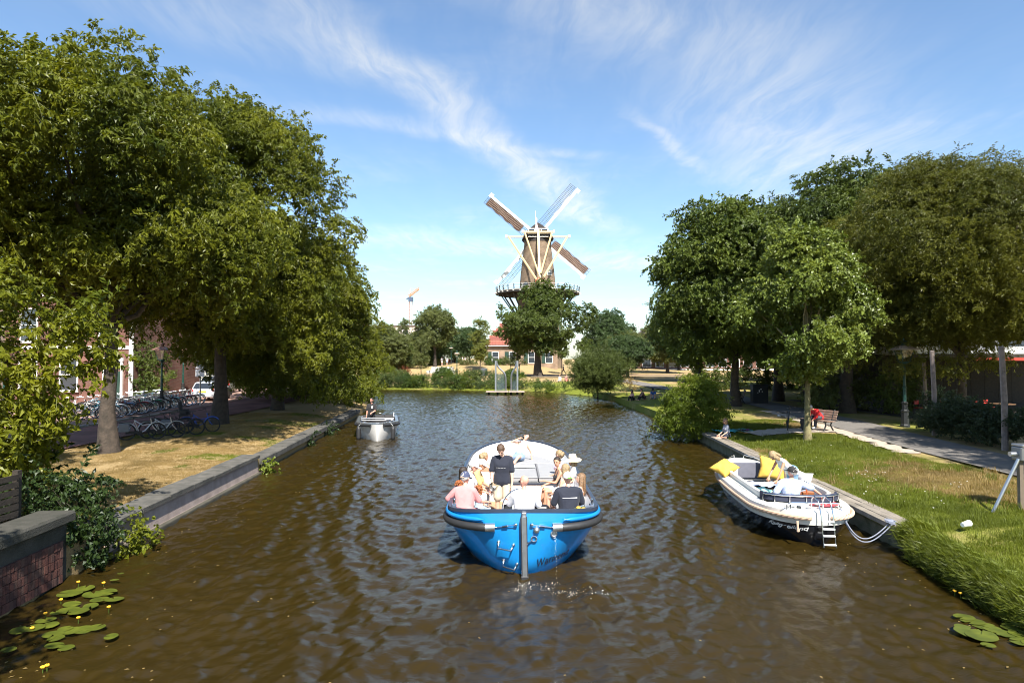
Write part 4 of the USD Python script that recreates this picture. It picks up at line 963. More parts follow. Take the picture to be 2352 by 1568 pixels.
gr = meshkit.fbm(np.stack([X * 0.5, Y * 0.5, 0 * X], 1), 3, 15) > 0.66
edge = np.zeros(len(X), bool)
def lay2(name, sel, m):
    x, y = X[sel], Y[sel]; N = len(x)
    from scipy.spatial.transform import Rotation
    q = Rotation.from_euler('z', R.uniform(0, 6.28, N)).as_quat()[:, [3, 0, 1, 2]]
    zz = Z[sel] + (meshkit.noise(np.stack([x * 1.1, y * 1.1, 0 * x], 1), 3) - 0.5) * 0.07 * np.clip(lerp(LEFT_EDGE, y) - x, 0, 1)
    scatter('/World', name, TUFTS, m, np.stack([x, y, zz], 1), q, R.uniform(0.6, 1.1, N), 4, ids=R.integers(0, 3, N))
lay2('scorched_grass', ~gr, LEAF['straw'])
lay2('green_grass_patches', gr, LEAF['blade'])
# drifting leaves and specks on the water
R = np.random.default_rng(55)
fl_ = []
for k in range(260):
    y = 8 + 30 * R.random() ** 2
    side = R.random()
    x = lerp(LEFT_EDGE, y) + 0.4 + abs(R.normal(0, 1.3)) if side < 0.45 else (lerp(RIGHT_EDGE, y) - 0.3 - abs(R.normal(0, 1.0)) if side < 0.85 else R.uniform(-7, 7))
    lv, lf = leaf(R.uniform(0.03, 0.075), R.uniform(0.02, 0.04), 0.1, 0.0)
    a = R.uniform(0, 6.28)
    lv = lv @ rotz_(a).T if False else lv @ rot((0, 0, 1), a).T
    fl_.append(trimesh.Trimesh(lv + np.array([x, y, float(wave(np.array([x]), np.array([y]))[0]) + 0.006]), lf, process=False))
fd = thing('floating_leaves', 'small fallen leaves drifting on the canal along both banks', 'leaves', (0, 0, 0)); say(fd, kind='stuff')
part(fd, 'leaves', fl_, LEAF['straw'], smooth=False, kind='stuff')
# ============================================================= windmill
WHITE = mat('white_paint', (0.66, 0.64, 0.58), 0.5, 0.06, 3.0)
CREAM = mat('cream_paint', (0.66, 0.49, 0.25), 0.5, 0.08, 3.0)
BLACKW = mat('black_tarred_wood', (0.030, 0.028, 0.028), 0.6, 0.3, 4.0)
THATCH = mat('dark_cap_boards', (0.030, 0.024, 0.022), 0.75, 0.4, 3.0, 0.5, 10)
CLOTH_BR = mat('brown_sailcloth', (0.085, 0.050, 0.037), 0.85, 0.25, 1.4, 0.4, 8)
GLASSD = mat('dark_glass', (0.03, 0.035, 0.04), 0.08, 0.1, 2.0, spec=0.8)
MX, MY, MB = 5.78, 142.0, 2.9
def mz(vy, Y=MY): return float(at_y(1176, vy, Y)[2])
Z_ST, Z_TOP, Z_EAVE, Z_APEX = mz(671.5), mz(551), mz(549), mz(515)
mill = thing('windmill', 'tall round brick windmill with four sails, rising behind the big oak', 'windmill', (MX, MY, 0))
def mr(z): return np.interp(z, [MB, Z_ST, Z_ST + 4, Z_TOP - 1.5, Z_TOP], [5.6, 4.15, 3.85, 3.05, 3.0])
zs = np.concatenate([np.linspace(MB - 1, Z_TOP, 18), [Z_TOP + 0.25]])
part(mill, 'tower', lathe([(mr(z), z) for z in zs], 40), MILLBRICK, smooth=50)
part(mill, 'curb_ring', lathe([(3.02, Z_TOP - 0.7), (3.12, Z_TOP - 0.65), (3.12, Z_TOP - 0.1), (3.02, Z_TOP)], 40), THATCH)
# stage (balcony) round the tower
part(mill, 'stage_floor', lathe([(4.0, Z_ST - 0.16), (9.5, Z_ST - 0.10), (9.52, Z_ST), (4.0, Z_ST)], 48, cap=False), WHITE)
part(mill, 'stage_edge', lathe([(9.35, Z_ST - 0.55), (9.42, Z_ST - 0.55), (9.42, Z_ST - 0.17), (9.35, Z_ST - 0.17)], 48, cap=False), BLACKW)
for k in range(36):
    a = 2 * math.pi * (k + 0.5) / 36
    c, s_ = math.cos(a), math.sin(a)
    part(mill, 'rail_post', bar((9.3 * c, 9.3 * s_, Z_ST - 0.2), (9.42 * c, 9.42 * s_, Z_ST + 1.12), 0.16), BLACKW, smooth=False)
    part(mill, 'joist_end', bar((9.0 * c, 9.0 * s_, Z_ST - 0.32), (9.75 * c, 9.75 * s_, Z_ST - 0.32), 0.14, 0.16), WHITE, smooth=False)
for h in (1.1, 0.55):
    part(mill, 'rail', tube([(9.42 * math.cos(a), 9.42 * math.sin(a), Z_ST + h) for a in np.linspace(0, 2 * math.pi, 49)[:-1]], 0.035, 5, closed=True), WHITE)
for k in range(24):
    a = 2 * math.pi * (k + 0.25) / 24
    c, s_ = math.cos(a), math.sin(a)
    part(mill, 'stage_joist', bar((3.9 * c, 3.9 * s_, Z_ST - 0.33), (8.9 * c, 8.9 * s_, Z_ST - 0.33), 0.2, 0.3), BLACKW, smooth=False)
    part(mill, 'stage_brace', bar((8.4 * c, 8.4 * s_, Z_ST - 0.5), (4.55 * c, 4.55 * s_, Z_ST - 6.0), 0.22), BLACKW, smooth=False)
# arched openings of the tower
def arch(wd, hh, dep):
    a = np.linspace(0, math.pi, 9)
    pts = [(-wd / 2, 0), (wd / 2, 0)] + [(wd / 2 * math.cos(t), hh - wd / 2 + wd / 2 * math.sin(t)) for t in a]
    m = prism(pts, 0, dep)
    return xf(m, rx=math.pi / 2)
def opening(ang, z, wd, hh, door=False):
    r = float(mr(z + hh / 2))
    fr = part(mill, 'window' if not door else 'door', xf(arch(wd + 0.22, hh + 0.12, 0.30), (math.sin(ang) * (r - 0.10) , -math.cos(ang) * (r - 0.10), z), rz=ang), WHITE if not door else THATCH)
    part(fr, 'pane', xf(arch(wd, hh, 0.34), (math.sin(ang) * (r - 0.10), -math.cos(ang) * (r - 0.10), z + 0.06), rz=ang), GLASSD)
    if not door:
        part(fr, 'glazing_bar', [xf(cbox((0, -0.37, hh * 0.45), (0.08, 0.04, hh * 0.85)), (math.sin(ang) * (r - 0.10), -math.cos(ang) * (r - 0.10), z), rz=ang),
                                  xf(cbox((0, -0.37, hh * 0.5), (wd, 0.035, 0.08)), (math.sin(ang) * (r - 0.10), -math.cos(ang) * (r - 0.10), z), rz=ang)], WHITE)
opening(-0.72, Z_ST + 0.05, 1.1, 1.9, True)
opening(0.68, mz(636), 0.95, 1.3)
opening(-1.05, Z_ST + 0.5, 0.8, 1.1)
opening(0.95, Z_ST + 0.3, 0.8, 1.1)
# cap: boat-shaped roof, its tail end towards the water
prof = [(-3.55, 0.0), (-2.9, 1.35), (-2.05, 2.15), (-1.1, 2.85), (0, 3.45), (1.1, 2.85), (2.05, 2.15), (2.9, 1.35), (3.55, 0.0)]
V = []
hz = Z_APEX - Z_EAVE
for y, k, kz in [(-3.0, 0.88, 1.0), (-2.0, 0.98, 1.0), (0.5, 1.0, 1.0), (2.5, 0.92, 1.03), (3.7, 0.70, 1.08)]:
    V.append([(x * k, y, Z_EAVE - 0.25 + z / 3.45 * hz * kz) for x, z in prof])
V = np.array(V)
capm = grid_mesh(V)
n = len(prof)
f = list(capm.faces)
for b, flip in ((0, False), (4 * n, True)):
    for j in range(1, n - 1):
        f.append((b, b + j, b + j + 1) if not flip else (b, b + j + 1, b + j))
capm = trimesh.Trimesh(capm.vertices, np.array(f), process=False); capm.fix_normals()
cap_ = part(mill, 'cap', capm, THATCH, smooth=25)
fx, fz0, fz1 = 2.25, mz(543.5), mz(531)
part(cap_, 'tail_frame', [box(-fx, fx, -3.26, -3.08, fz1 - 0.22, fz1), box(-fx, fx, -3.26, -3.08, fz0, fz0 + 0.2)] + [box(x - 0.12, x + 0.12, -3.255, -3.085, fz0 + 0.2, fz1 - 0.22) for x in (-fx + 0.12, -0.72, 0.72, fx - 0.12)], WHITE)
for x in (-1.42, 0, 1.42):
    part(cap_, 'tail_window', box(x - 0.56, x + 0.56, -3.14, -3.04, fz0 + 0.2, fz1 - 0.22), GLASSD)
part(cap_, 'scalloped_board', [lathe([(0.0, 0), (0.13, 0.0)], 8, cap=False) if False else xf(trimesh.creation.cylinder(0.14, 0.06, sections=10), (x, -3.17, fz0 - 0.62), rx=math.pi / 2) for x in np.linspace(-2.1, 2.1, 14)] + [box(-2.25, 2.25, -3.2, -3.14, fz0 - 0.62, fz0 - 0.45)], WHITE)
# tail: two cross beams, the long pole and its four braces
ys_, yl = -3.6, -1.2
zs_, zl = mz(540), mz(546)
part(mill, 'short_cross_beam', bar((-3.35, ys_, zs_), (3.4, ys_, zs_), 0.34), CREAM, smooth=False)
part(mill, 'long_cross_beam', bar((-6.95, yl, zl), (7.0, yl, zl), 0.38), CREAM, smooth=False)
foot = np.array([0.1, -8.4, Z_ST + 1.0])
part(mill, 'tail_pole', bar((0, -3.3, zs_ + 0.5), foot, 0.44), CREAM, smooth=False)
for sx in (-1, 1):
    part(mill, 'short_brace', bar((sx * 3.1, ys_, zs_ + 0.2), foot + np.array([sx * 0.28, 0.3, 2.3]), 0.26), CREAM, smooth=False)
    part(mill, 'long_brace', bar((sx * 6.7, yl, zl + 0.2), foot + np.array([sx * (0.45 if sx < 0 else 0.9), 0.2, 0.6 + 0.9 * (sx > 0)]), 0.30), CREAM, smooth=False)
    part(mill, 'beam_end', cbox((sx * 7.05, yl, zl + 0.1), (0.42, 0.5, 0.7), 0.04), WHITE)
    part(mill, 'beam_end', cbox((sx * 3.45, ys_, zs_ + 0.1), (0.40, 0.48, 0.65), 0.04), WHITE)
part(mill, 'capstan_wheel', xf(torus(0.9, 0.07, 20, 6), foot + np.array([0, -0.2, 0.3]), rx=math.pi / 2), mat('red_paint', (0.55, 0.05, 0.035), 0.5))
# sails, on the far side of the cap
HY = 4.6
hub = np.array([1233.8, 542.3])
HC = at_y(hub[0], hub[1], MY + HY) - np.array([MX, MY, 0])
part(mill, 'windshaft', bar((HC[0], 2.5, HC[2] - 0.15), (HC[0], HY + 0.6, HC[2] + 0.1), 0.7), BLACKW)
SR = 14.75
for k, a0 in enumerate((139.6, 49.8, -40.4, -130.2)):
    a = math.radians(a0)
    u = np.array([math.cos(a), 0, math.sin(a)]); ccw = np.array([-math.sin(a), 0, math.cos(a)])
    O = HC + np.array([0, 0.35 * (k % 2), 0])
    Q = lambda r, s_, d=0.0: O + u * r + ccw * s_ + np.array([0, d, 0])
    sail = part(mill, 'sail', bar(Q(0, 0), Q(SR, 0), 0.34, 0.3, up=(0, 1, 0)), WHITE, smooth=False, label='sail spread with brown cloth' if k in (0, 2) else 'bare sail lattice without cloth')
    part(sail, 'leading_board', [bar(Q(2.3, -0.28, -0.05), Q(SR, -0.26, -0.05), 0.06, 0.40, up=ccw)], WHITE, smooth=False)
    nb = 31
    for i in range(nb):
        r = 2.6 + (SR - 2.75) * i / (nb - 1)
        part(sail, 'sail_bar', bar(Q(r, 0.1), Q(r, 2.12, 0.28), 0.06), BLACKW, smooth=False)
    for s_ in (0.72, 1.40, 2.06):
        part(sail, 'hem_lath', bar(Q(2.6, s_, 0.14 * s_), Q(SR - 0.12, s_, 0.14 * s_), 0.055), BLACKW, smooth=False)
    if k in (0, 2):
        rr = np.linspace(3.9, SR - 0.7, 24); ss = np.linspace(0.16, 1.95, 7)
        V = np.array([[Q(r, s_ - (0.12 * math.sin(r * 2.2) if s_ > 1.8 else 0), -0.07 + 0.13 * s_ - 0.05 * math.sin(r * 1.7 + s_ * 2)) for s_ in ss] for r in rr])
        m = grid_mesh(V); m2 = trimesh.Trimesh(m.vertices + np.array([0, 0.03, 0]), m.faces[:, ::-1], process=False)
        part(sail, 'sailcloth', [m, m2], CLOTH_BR)
        for i in range(4):
            part(sail, 'cloth_rope', tube([Q(r, 0.5 + 0.35 * i + 0.10 * math.sin(r * 0.8 + i), -0.16 + 0.12 * (0.5 + 0.35 * i)) for r in np.linspace(4.2, SR - 1, 14)], 0.035, 4), mat('rope_tan', (0.42, 0.30, 0.22), 0.9))
    else:
        V = np.array([[Q(r, 0.05 + 0.30 * t * (1 + 0.5 * math.sin(r * 1.3)), -0.16 + 0.16 * math.sin(t * 3.1)) for t in np.linspace(0, 1, 5)] for r in np.linspace(6.5, SR - 0.4, 16)])
        part(sail, 'furled_cloth', [grid_mesh(V), trimesh.Trimesh(V.reshape(-1, 3) + np.array([0, -0.02, 0]), grid_mesh(V).faces[:, ::-1], process=False)], WHITE)
    part(sail, 'tip_board', bar(Q(SR - 0.9, -0.62, -0.05), Q(SR, -0.6, -0.05), 0.05, 0.5, up=ccw), WHITE, smooth=False)
fp = thing('flag_pole', 'slim pole with a limp flag on the windmill cap', 'flag', (MX - 0.5, MY - 3.4, 0))
part(fp, 'pole', tube([(0, 0, fz0), (-0.1, 0, mz(484, MY - 3.4))], 0.05, 6), WHITE)
V = []
for t in np.linspace(0, 1, 14):
    V.append([(-0.1 + 0.12 * math.sin(5 * t + 3 * s_) + s_ * 0.75 * (0.5 + 0.5 * t), 0.2 * math.sin(6 * s_ + 2 * t), mz(497, MY - 3.4) - t * 3.0 - 0.6 * s_) for s_ in np.linspace(0, 1, 9)])
FLAGM = usdkit.material(stage, LOOKS + '/striped_flag', {'g': ('geometry', {}), 's': ('separate_xyz', {}), 'n': ('math', {'math_type': 'multiply_add', 'value2': 0.33, 'value3': -10.2}),
        'r': ('rgb_ramp', {'interpolate': False, 'ramp': [(0.0, (0.75, 0.72, 0.70)), (0.4, (0.80, 0.30, 0.32)), (0.8, (0.62, 0.10, 0.12))]}), 'p': ('principled_bsdf', {'roughness': 0.8})},
        [('g.position', 's.vector'), ('s.z', 'n.value1'), ('n.value', 'r.fac'), ('r.color', 'p.base_color')], surface='p.BSDF')
gm = grid_mesh(np.array(V))
part(fp, 'flag_cloth', [gm, trimesh.Trimesh(gm.vertices + np.array([0, 0.02, 0]), gm.faces[:, ::-1], process=False)], mat('pale_red_flag', (0.70, 0.30, 0.32), 0.8, 0.5, 1.2, hue=(0.75, 0.7, 0.7)))
# ============================================================= street lamps
LAMPG = mat('dark_green_iron', (0.012, 0.055, 0.042), 0.45, 0.25, 9.0)
LAMPB = mat('black_iron', (0.016, 0.018, 0.018), 0.5, 0.25, 9.0)
LROOF = mat('lantern_roof', (0.36, 0.28, 0.22), 0.55, 0.3, 6.0)
COPPER = mat('brown_copper', (0.17, 0.085, 0.06), 0.55, 0.3, 8.0)
LGLASS = usdkit.material(stage, LOOKS + '/lantern_glass', {'f': ('fresnel', {'IOR': 1.5}), 't': ('transparent_bsdf', {'color': (0.86, 0.88, 0.84)}), 'g': ('glossy_bsdf', {'roughness': 0.05, 'color': (0.9, 0.9, 0.9)}),
        'fm': ('math', {'math_type': 'multiply_add', 'value2': 0.9, 'value3': 0.10}), 'm': ('mix_closure', {})},
        [('f.fac', 'fm.value1'), ('fm.value', 'm.fac'), ('t.BSDF', 'm.closure1'), ('g.BSDF', 'm.closure2')], surface='m.closure')
LAMPW = mat('white_globe', (0.75, 0.72, 0.64), 0.4, 0.05)
def street_lamp(loc, label, roof=LROOF, group=None):
    t = thing('street_lamp', label, 'street lamp', loc, 0, group)
    oct_ = lambda pr: lathe(pr, 8)
    part(t, 'plinth', oct_([(0.225, -0.1), (0.215, 0.12), (0.18, 0.16), (0.165, 0.72), (0.19, 0.76), (0.19, 0.82), (0.13, 0.88), (0.12, 1.12), (0.145, 1.16), (0.145, 1.2), (0.085, 1.26)]), LAMPB, smooth=30)
    part(t, 'column', lathe([(0.075, 1.24), (0.07, 1.9), (0.085, 1.92), (0.085, 1.97), (0.062, 2.0), (0.055, 2.75), (0.085, 2.8), (0.05, 2.86), (0.04, 3.05)], 12), LAMPG)
    part(t, 'bracket', [tube([(0, 0, 2.95), (c * 0.11, s_ * 0.11, 3.03), (c * 0.16, s_ * 0.16, 3.16)], 0.014, 5) for c, s_ in ((1, 0), (-1, 0), (0, 1), (0, -1))] + [oct_([(0.05, 3.02), (0.13, 3.1), (0.20, 3.14), (0.20, 3.18)])], LAMPG)
    def ring(w, z): return [(w * math.cos(math.pi / 4 + k * math.pi / 2), w * math.sin(math.pi / 4 + k * math.pi / 2), z) for k in range(4)]
    lo, hi = ring(0.235, 3.18), ring(0.43, 3.78)
    lan = part(t, 'lantern', [tube([a, b], 0.017, 5) for a, b in zip(lo, hi)] + [tube([hi[k], hi[(k + 1) % 4]], 0.017, 5) for k in range(4)] + [tube([lo[k], lo[(k + 1) % 4]], 0.017, 5) for k in range(4)], LAMPG)
    for k in range(4):
        a, b, c, d = lo[k], lo[(k + 1) % 4], hi[(k + 1) % 4], hi[k]
        part(lan, 'pane', trimesh.Trimesh(np.array([a, b, c, d]) * np.array([0.985, 0.985, 1]), np.array([(0, 1, 2), (0, 2, 3)]), process=False), LGLASS, smooth=False)
    part(lan, 'lamp_bulb', ball((0, 0, 3.46), (0.06, 0.06, 0.13)), LAMPW)
    rf = trimesh.convex.convex_hull(np.array(ring(0.66, 3.77) + ring(0.66, 3.80) + ring(0.17, 3.99)))
    part(t, 'lantern_roof', rf, roof, smooth=20)
    part(t, 'chimney', [lathe([(0.115, 3.97), (0.105, 4.13), (0.17, 4.15), (0.15, 4.2), (0.05, 4.23), (0.035, 4.27), (0.05, 4.31), (0.02, 4.35), (0.012, 4.46)], 8)], COPPER if roof is COPPER else LAMPG, smooth=30)
    return t
lampR = street_lamp(at_z(2079, 981, 0.70), 'green iron street lamp with square lantern beside the path on the right')
street_lamp((-27.3, 34.0, 0.78), 'street lamp with coppery lantern roof rising behind the yellow-green shrub', COPPER)
street_lamp((-22.0, 39.7, 0.79), 'green street lamp standing in the row of parked bicycles', COPPER)
street_lamp((-26.8, 51.5, 0.78), 'second green street lamp behind the bicycle row, half hidden', COPPER)
copy_of(lampR, 'street_lamp', 'far street lamp beside the stone steps on the dry slope', gp(1049.4, 862.7))
copy_of(lampR, 'street_lamp', 'farther lamp at the top of the slope, left of the sapling', (-13.4, 139, 2.4))
copy_of(lampR, 'street_lamp', 'farthest lamp close to the left of the pale sapling', (-7.9, 141, 2.5))

# ============================================================= buildings
PLASTER = mat('beige_plaster', (0.40, 0.33, 0.26), 0.9, 0.15, 1.5, 0.3)
WHITEP = mat('white_woodwork', (0.72, 0.71, 0.68), 0.6, 0.08, 3.0)
ROOFT = mat('dark_roof_tiles', (0.10, 0.075, 0.065), 0.8, 0.3, 5.0)
PANE = mat('window_glass', (0.035, 0.045, 0.055), 0.06, 0.2, 0.6, spec=0.9)
def window_on(b, x, z, w, h, y, frame=WHITEP, sill=True, bars=1, name='window'):
    """A sash window on a wall that faces -y."""
    f = part(b, name, [box(x - w / 2 - 0.09, x - w / 2, y - 0.07, y + 0.1, z - 0.09, z + h + 0.09), box(x + w / 2, x + w / 2 + 0.09, y - 0.07, y + 0.1, z - 0.09, z + h + 0.09),
                       box(x - w / 2, x + w / 2, y - 0.07, y + 0.1, z + h, z + h + 0.09), box(x - w / 2, x + w / 2, y - 0.07, y + 0.1, z - 0.09, z)], frame, smooth=False)
    part(f, 'pane', box(x - w / 2, x + w / 2, y - 0.005, y + 0.02, z, z + h), PANE, smooth=False)
    for k in range(bars):
        zz = z + h * (k + 1) / (bars + 1)
        part(f, 'glazing_bar', box(x - w / 2, x + w / 2, y - 0.035, y - 0.007, zz - 0.03, zz + 0.03), frame, smooth=False)
    if sill:
        part(f, 'sill', box(x - w / 2 - 0.2, x + w / 2 + 0.2, y - 0.16, y - 0.075, z - 0.2, z - 0.095), KERB, smooth=False)
    return f
h1 = thing('brick_house', 'red brick house with white trimmed windows behind the nearest left tree', 'house', (-32.8, 46.5, 0.75))
part(h1, 'wall', box(-4.6, 4.9, 0, 10, -0.3, 8.3), REDBRICK, smooth=False)
part(h1, 'cornice', [box(-4.75, 5.05, -0.30, 0.0, 7.85, 8.35), box(-4.75, 5.05, -0.42, 0.1, 8.35, 8.5)], WHITEP, smooth=False)
part(h1, 'roof', prism([(-4.8, 8.5), (5.1, 8.5), (3.4, 10.9), (-3.1, 10.9)], 0, 10.2).apply_transform(trimesh.transformations.rotation_matrix(math.pi / 2, (1, 0, 0))).apply_translation((0, 10.1, 0)), ROOFT, smooth=False)
for x in (-2.8, 0.2, 3.0):
    window_on(h1, x, 4.6, 1.15, 2.3, 0)
for x in (-2.8, 0.2):
    window_on(h1, x, 1.0, 1.2, 2.2, 0)
d = part(h1, 'door', [box(2.75, 2.90, -0.14, 0.05, 0, 3.1), box(4.05, 4.20, -0.14, 0.05, 0, 3.1), box(2.7, 4.25, -0.2, 0.05, 3.1, 3.35)], WHITEP, smooth=False)
part(d, 'door_leaf', box(2.9, 4.05, -0.02, 0.03, 0.1, 2.35), mat('dark_green_door', (0.02, 0.05, 0.035), 0.4), smooth=False)
part(d, 'fanlight', box(2.9, 4.05, -0.015, 0.03, 2.45, 3.1), PANE, smooth=False)
part(h1, 'corner_strip', box(4.62, 4.93, -0.06, 0.0, -0.2, 7.8), WHITEP, smooth=False)
part(h1, 'white_band', box(-4.65, 4.6, -0.045, 0.0, 3.95, 4.2), WHITEP, smooth=False)
h2 = thing('plastered_house', 'beige plastered house with white cornice at the far left', 'house', (-44.0, 45.6, 0.75))
part(h2, 'wall', box(-6.5, 6.5, 0, 9, -0.3, 8.0), PLASTER, smooth=False)
part(h2, 'cornice', [box(-6.6, 6.55, -0.28, 0, 7.7, 8.1), box(-6.7, 6.58, -0.4, 0.1, 8.1, 8.25)], WHITEP, smooth=False)
part(h2, 'roof', prism([(-6.6, 8.25), (6.5, 8.25), (4.8, 10.6), (-4.8, 10.6)], 0, 9.2).apply_transform(trimesh.transformations.rotation_matrix(math.pi / 2, (1, 0, 0))).apply_translation((0, 9.1, 0)), ROOFT, smooth=False)
for x in (-4.2, -1.0):
    window_on(h2, x, 4.4, 1.1, 2.1, 0)
    window_on(h2, x, 1.0, 1.1, 2.1, 0)
h3 = thing('white_house', 'white-fronted building glimpsed through the leaves at the end of the street', 'house', (-39, 92, 0.75))
part(h3, 'wall', box(-9, 14, 0, 8, -0.3, 6.4), mat('white_render', (0.62, 0.61, 0.58), 0.8, 0.1), smooth=False)
for x in np.arange(-7.5, 13, 2.6):
    window_on(h3, x, 3.6, 1.3, 1.6, 0, sill=False, bars=0); window_on(h3, x, 0.8, 1.3, 1.7, 0, sill=False, bars=0)
part(h3, 'roof', box(-9.3, 14.3, -0.3, 8.3, 6.4, 6.75), ROOFT, smooth=False)

# low tiled house at the windmill foot
TILES = [mat(f'red_roof_tiles_{i}', c, 0.8, 0.25, 4.0) for i, c in enumerate([(0.235, 0.066, 0.042), (0.28, 0.088, 0.056), (0.19, 0.052, 0.036)])]
h4 = thing('millers_house', 'low old brick house with red tiled roof at the windmill foot', 'house', (4.6, 133.0, 2.6))
part(h4, 'wall', box(-10.0, 5.0, 0, 7.0, -1.2, 4.2), OLDBRICK, smooth=False)
rz0, rz1, ry0, ry1 = 4.15, 8.9, -0.45, 3.5
sl = math.atan2(rz1 - rz0, ry1 - ry0)
for row in range(9):
    for col in range(22):
        t0 = row / 9
        zc, yc = rz0 + (rz1 - rz0) * (t0 + 0.055), ry0 + (ry1 - ry0) * (t0 + 0.055)
        hip = max(0, (t0) * 3.4)
        x = -10.1 + 15.2 * (col + 0.5) / 22
        if x < -10.3 + hip or x > 5.3 - hip: continue
        part(h4, 'roof_tile', xf(box(-0.34, 0.34, -0.31, 0.31, -0.02 - 0.02, 0.06, 0.02), (x, yc - 0.02, zc + 0.05), rx=sl + 0.03), TILES[(row * 7 + col * 3) % 3], smooth=False)
roofm = trimesh.convex.convex_hull(np.array([(-10.4, -0.4, 4.12), (5.4, -0.4, 4.12), (-10.4, 7.4, 4.12), (5.4, 7.4, 4.12), (-6.9, 3.5, 8.85), (1.9, 3.5, 8.85)]))
part(h4, 'roof', roofm, TILES[2], smooth=False)
part(h4, 'eaves_board', box(-10.3, 5.3, -0.62, -0.42, 3.95, 4.12), WHITEP, smooth=False)
GREEND = mat('dark_green_shutter', (0.016, 0.045, 0.030), 0.5)
for x in (-8.1, -4.5, -0.5, 3.2):
    f = window_on(h4, x, 0.5, 1.3, 2.2, 0, sill=False)
    part(f, 'shutter', box(x - 1.6, x - 0.78, -0.1, -0.02, 0.4, 2.8), GREEND, smooth=False)
# row of red and white houses behind the right-hand trees
h5 = thing('row_house', 'red brick terrace with white windows seen under the right-hand trees', 'house', (47, 150, 1.0))
part(h5, 'wall', box(-17, 40, 0, 9, -0.5, 7.4), REDBRICK, smooth=False)
part(h5, 'ground_floor_band', box(-17.05, 40, -0.12, 0, -0.5, 0.5), WHITEP, smooth=False)
for x in np.arange(-15, 39, 3.0):
    window_on(h5, x, 1.0, 1.9, 1.7, -0.0, sill=False, bars=0); window_on(h5, x, 4.3, 1.9, 1.6, 0, sill=False, bars=0)
part(h5, 'roof', prism([(-17.3, 7.4), (40.3, 7.4), (40.3, 7.6), (37, 10.4), (-14, 10.4), (-17.3, 7.6)], 0, 9.6).apply_transform(trimesh.transformations.rotation_matrix(math.pi / 2, (1, 0, 0))).apply_translation((0, 9.3, 0)), ROOFT, smooth=False)
h6 = thing('distant_block', 'pale flat-roofed block far away behind the left-hand trees', 'building', (-46, 240, 2.0))
part(h6, 'wall', box(-7, 9, 0, 12, -1, 14.0), mat('pale_facade', (0.55, 0.47, 0.40), 0.8, 0.1), smooth=False)
for z in (2, 5, 8, 11):
    for x in (-5, -1.5, 2, 5.5):
        window_on(h6, x, z, 2.0, 1.6, 0, sill=False, bars=0)
part(h6, 'roof', box(-7.3, 9.3, -0.3, 12.3, 14.0, 14.5), ROOFT, smooth=False)
h7 = thing('kiosk', 'low white structure at the top of the stone steps behind the walkers', 'kiosk', (-14.0, 150, 2.8))
part(h7, 'post', [box(x - 0.12, x + 0.12, 0, 0.24, 0, 2.2) for x in (-4, -2, 0, 2, 4)], WHITEP, smooth=False)
part(h7, 'roof', box(-4.6, 4.6, -0.5, 3, 2.2, 2.5), WHITEP, smooth=False)
part(h7, 'panel', box(-1.8, 1.8, 0.3, 0.4, 0, 1.0), mat('dull_red_panel', (0.30, 0.07, 0.05), 0.6), smooth=False)

# open pavilion with terrace at the right
PAVW = mat('grey_white_roof', (0.56, 0.57, 0.57), 0.6, 0.12, 2.0)
pv = thing('pavilion', 'dark open terrace pavilion with pale roof edge at the right, behind the hedge', 'pavilion', (27.6, 38.4, 0.7))
part(pv, 'floor', box(-5.6, 12, -3.4, 12, -0.3, 0.06), DARKWOOD, smooth=False)
part(pv, 'roof', box(-4.6, 12, -1.4, 12, 3.62, 4.05), PAVW, smooth=False)
part(pv, 'upper_roof', box(-2.2, 12, 0.6, 11, 4.05, 4.45), PAVW, smooth=False)
part(pv, 'fascia', box(-4.62, 12, -1.47, -1.41, 3.40, 3.62), DARKWOOD, smooth=False)
part(pv, 'valance', box(-0.5, 12, -1.52, -1.48, 3.22, 3.40), mat('red_sunblind', (0.35, 0.035, 0.02), 0.7), smooth=False)
for k in range(16):
    part(pv, 'wall_board', box(-4.4 + k * 1.02, -3.4 + k * 1.02, 9.0, 9.08, 0.06, 3.6), DARKWOOD, smooth=False)
for k in range(9):
    part(pv, 'side_board', box(-4.5, -4.42, 1.0 + k * 0.9, 1.88 + k * 0.9, 0.06, 3.6), DARKWOOD, smooth=False)
POSTW = mat('weathered_post_wood', (0.22, 0.175, 0.155), 0.85, 0.4, 6.0, 0.6, hue=(0.12, 0.095, 0.085))
def post(px, base_y, top, r, label, Y=None):
    p = at_z(px, base_y, 0.7) if Y is None else np.array([(px - 1176) / 1450 * Y, Y, 0.7])
    t = thing('wooden_post', label, 'post', p)
    part(t, 'shaft', tube([(0, 0, -0.2), (0.02, 0, top * 0.5), (-0.05, 0, top)], [r * 1.05, r, r * 0.92], 10), POSTW)
    part(t, 'top', lathe([(r * 0.9, 0), (r * 0.8, 0.03), (0.01, 0.05)], 10).apply_translation((-0.05, 0, top)), POSTW)
post(2308, 1036, 3.75, 0.105, 'thick grey wooden post standing in front of the hedge at the right')
post(2143, 0, 3.65, 0.10, 'grey wooden post rising out of the bush right of the street lamp', Y=27.4)
post(2123, 0, 3.3, 0.085, 'brown wooden post behind the bush, left of the grey one', Y=33.0)
RED = mat('red_lacquer', (0.42, 0.03, 0.02), 0.45)
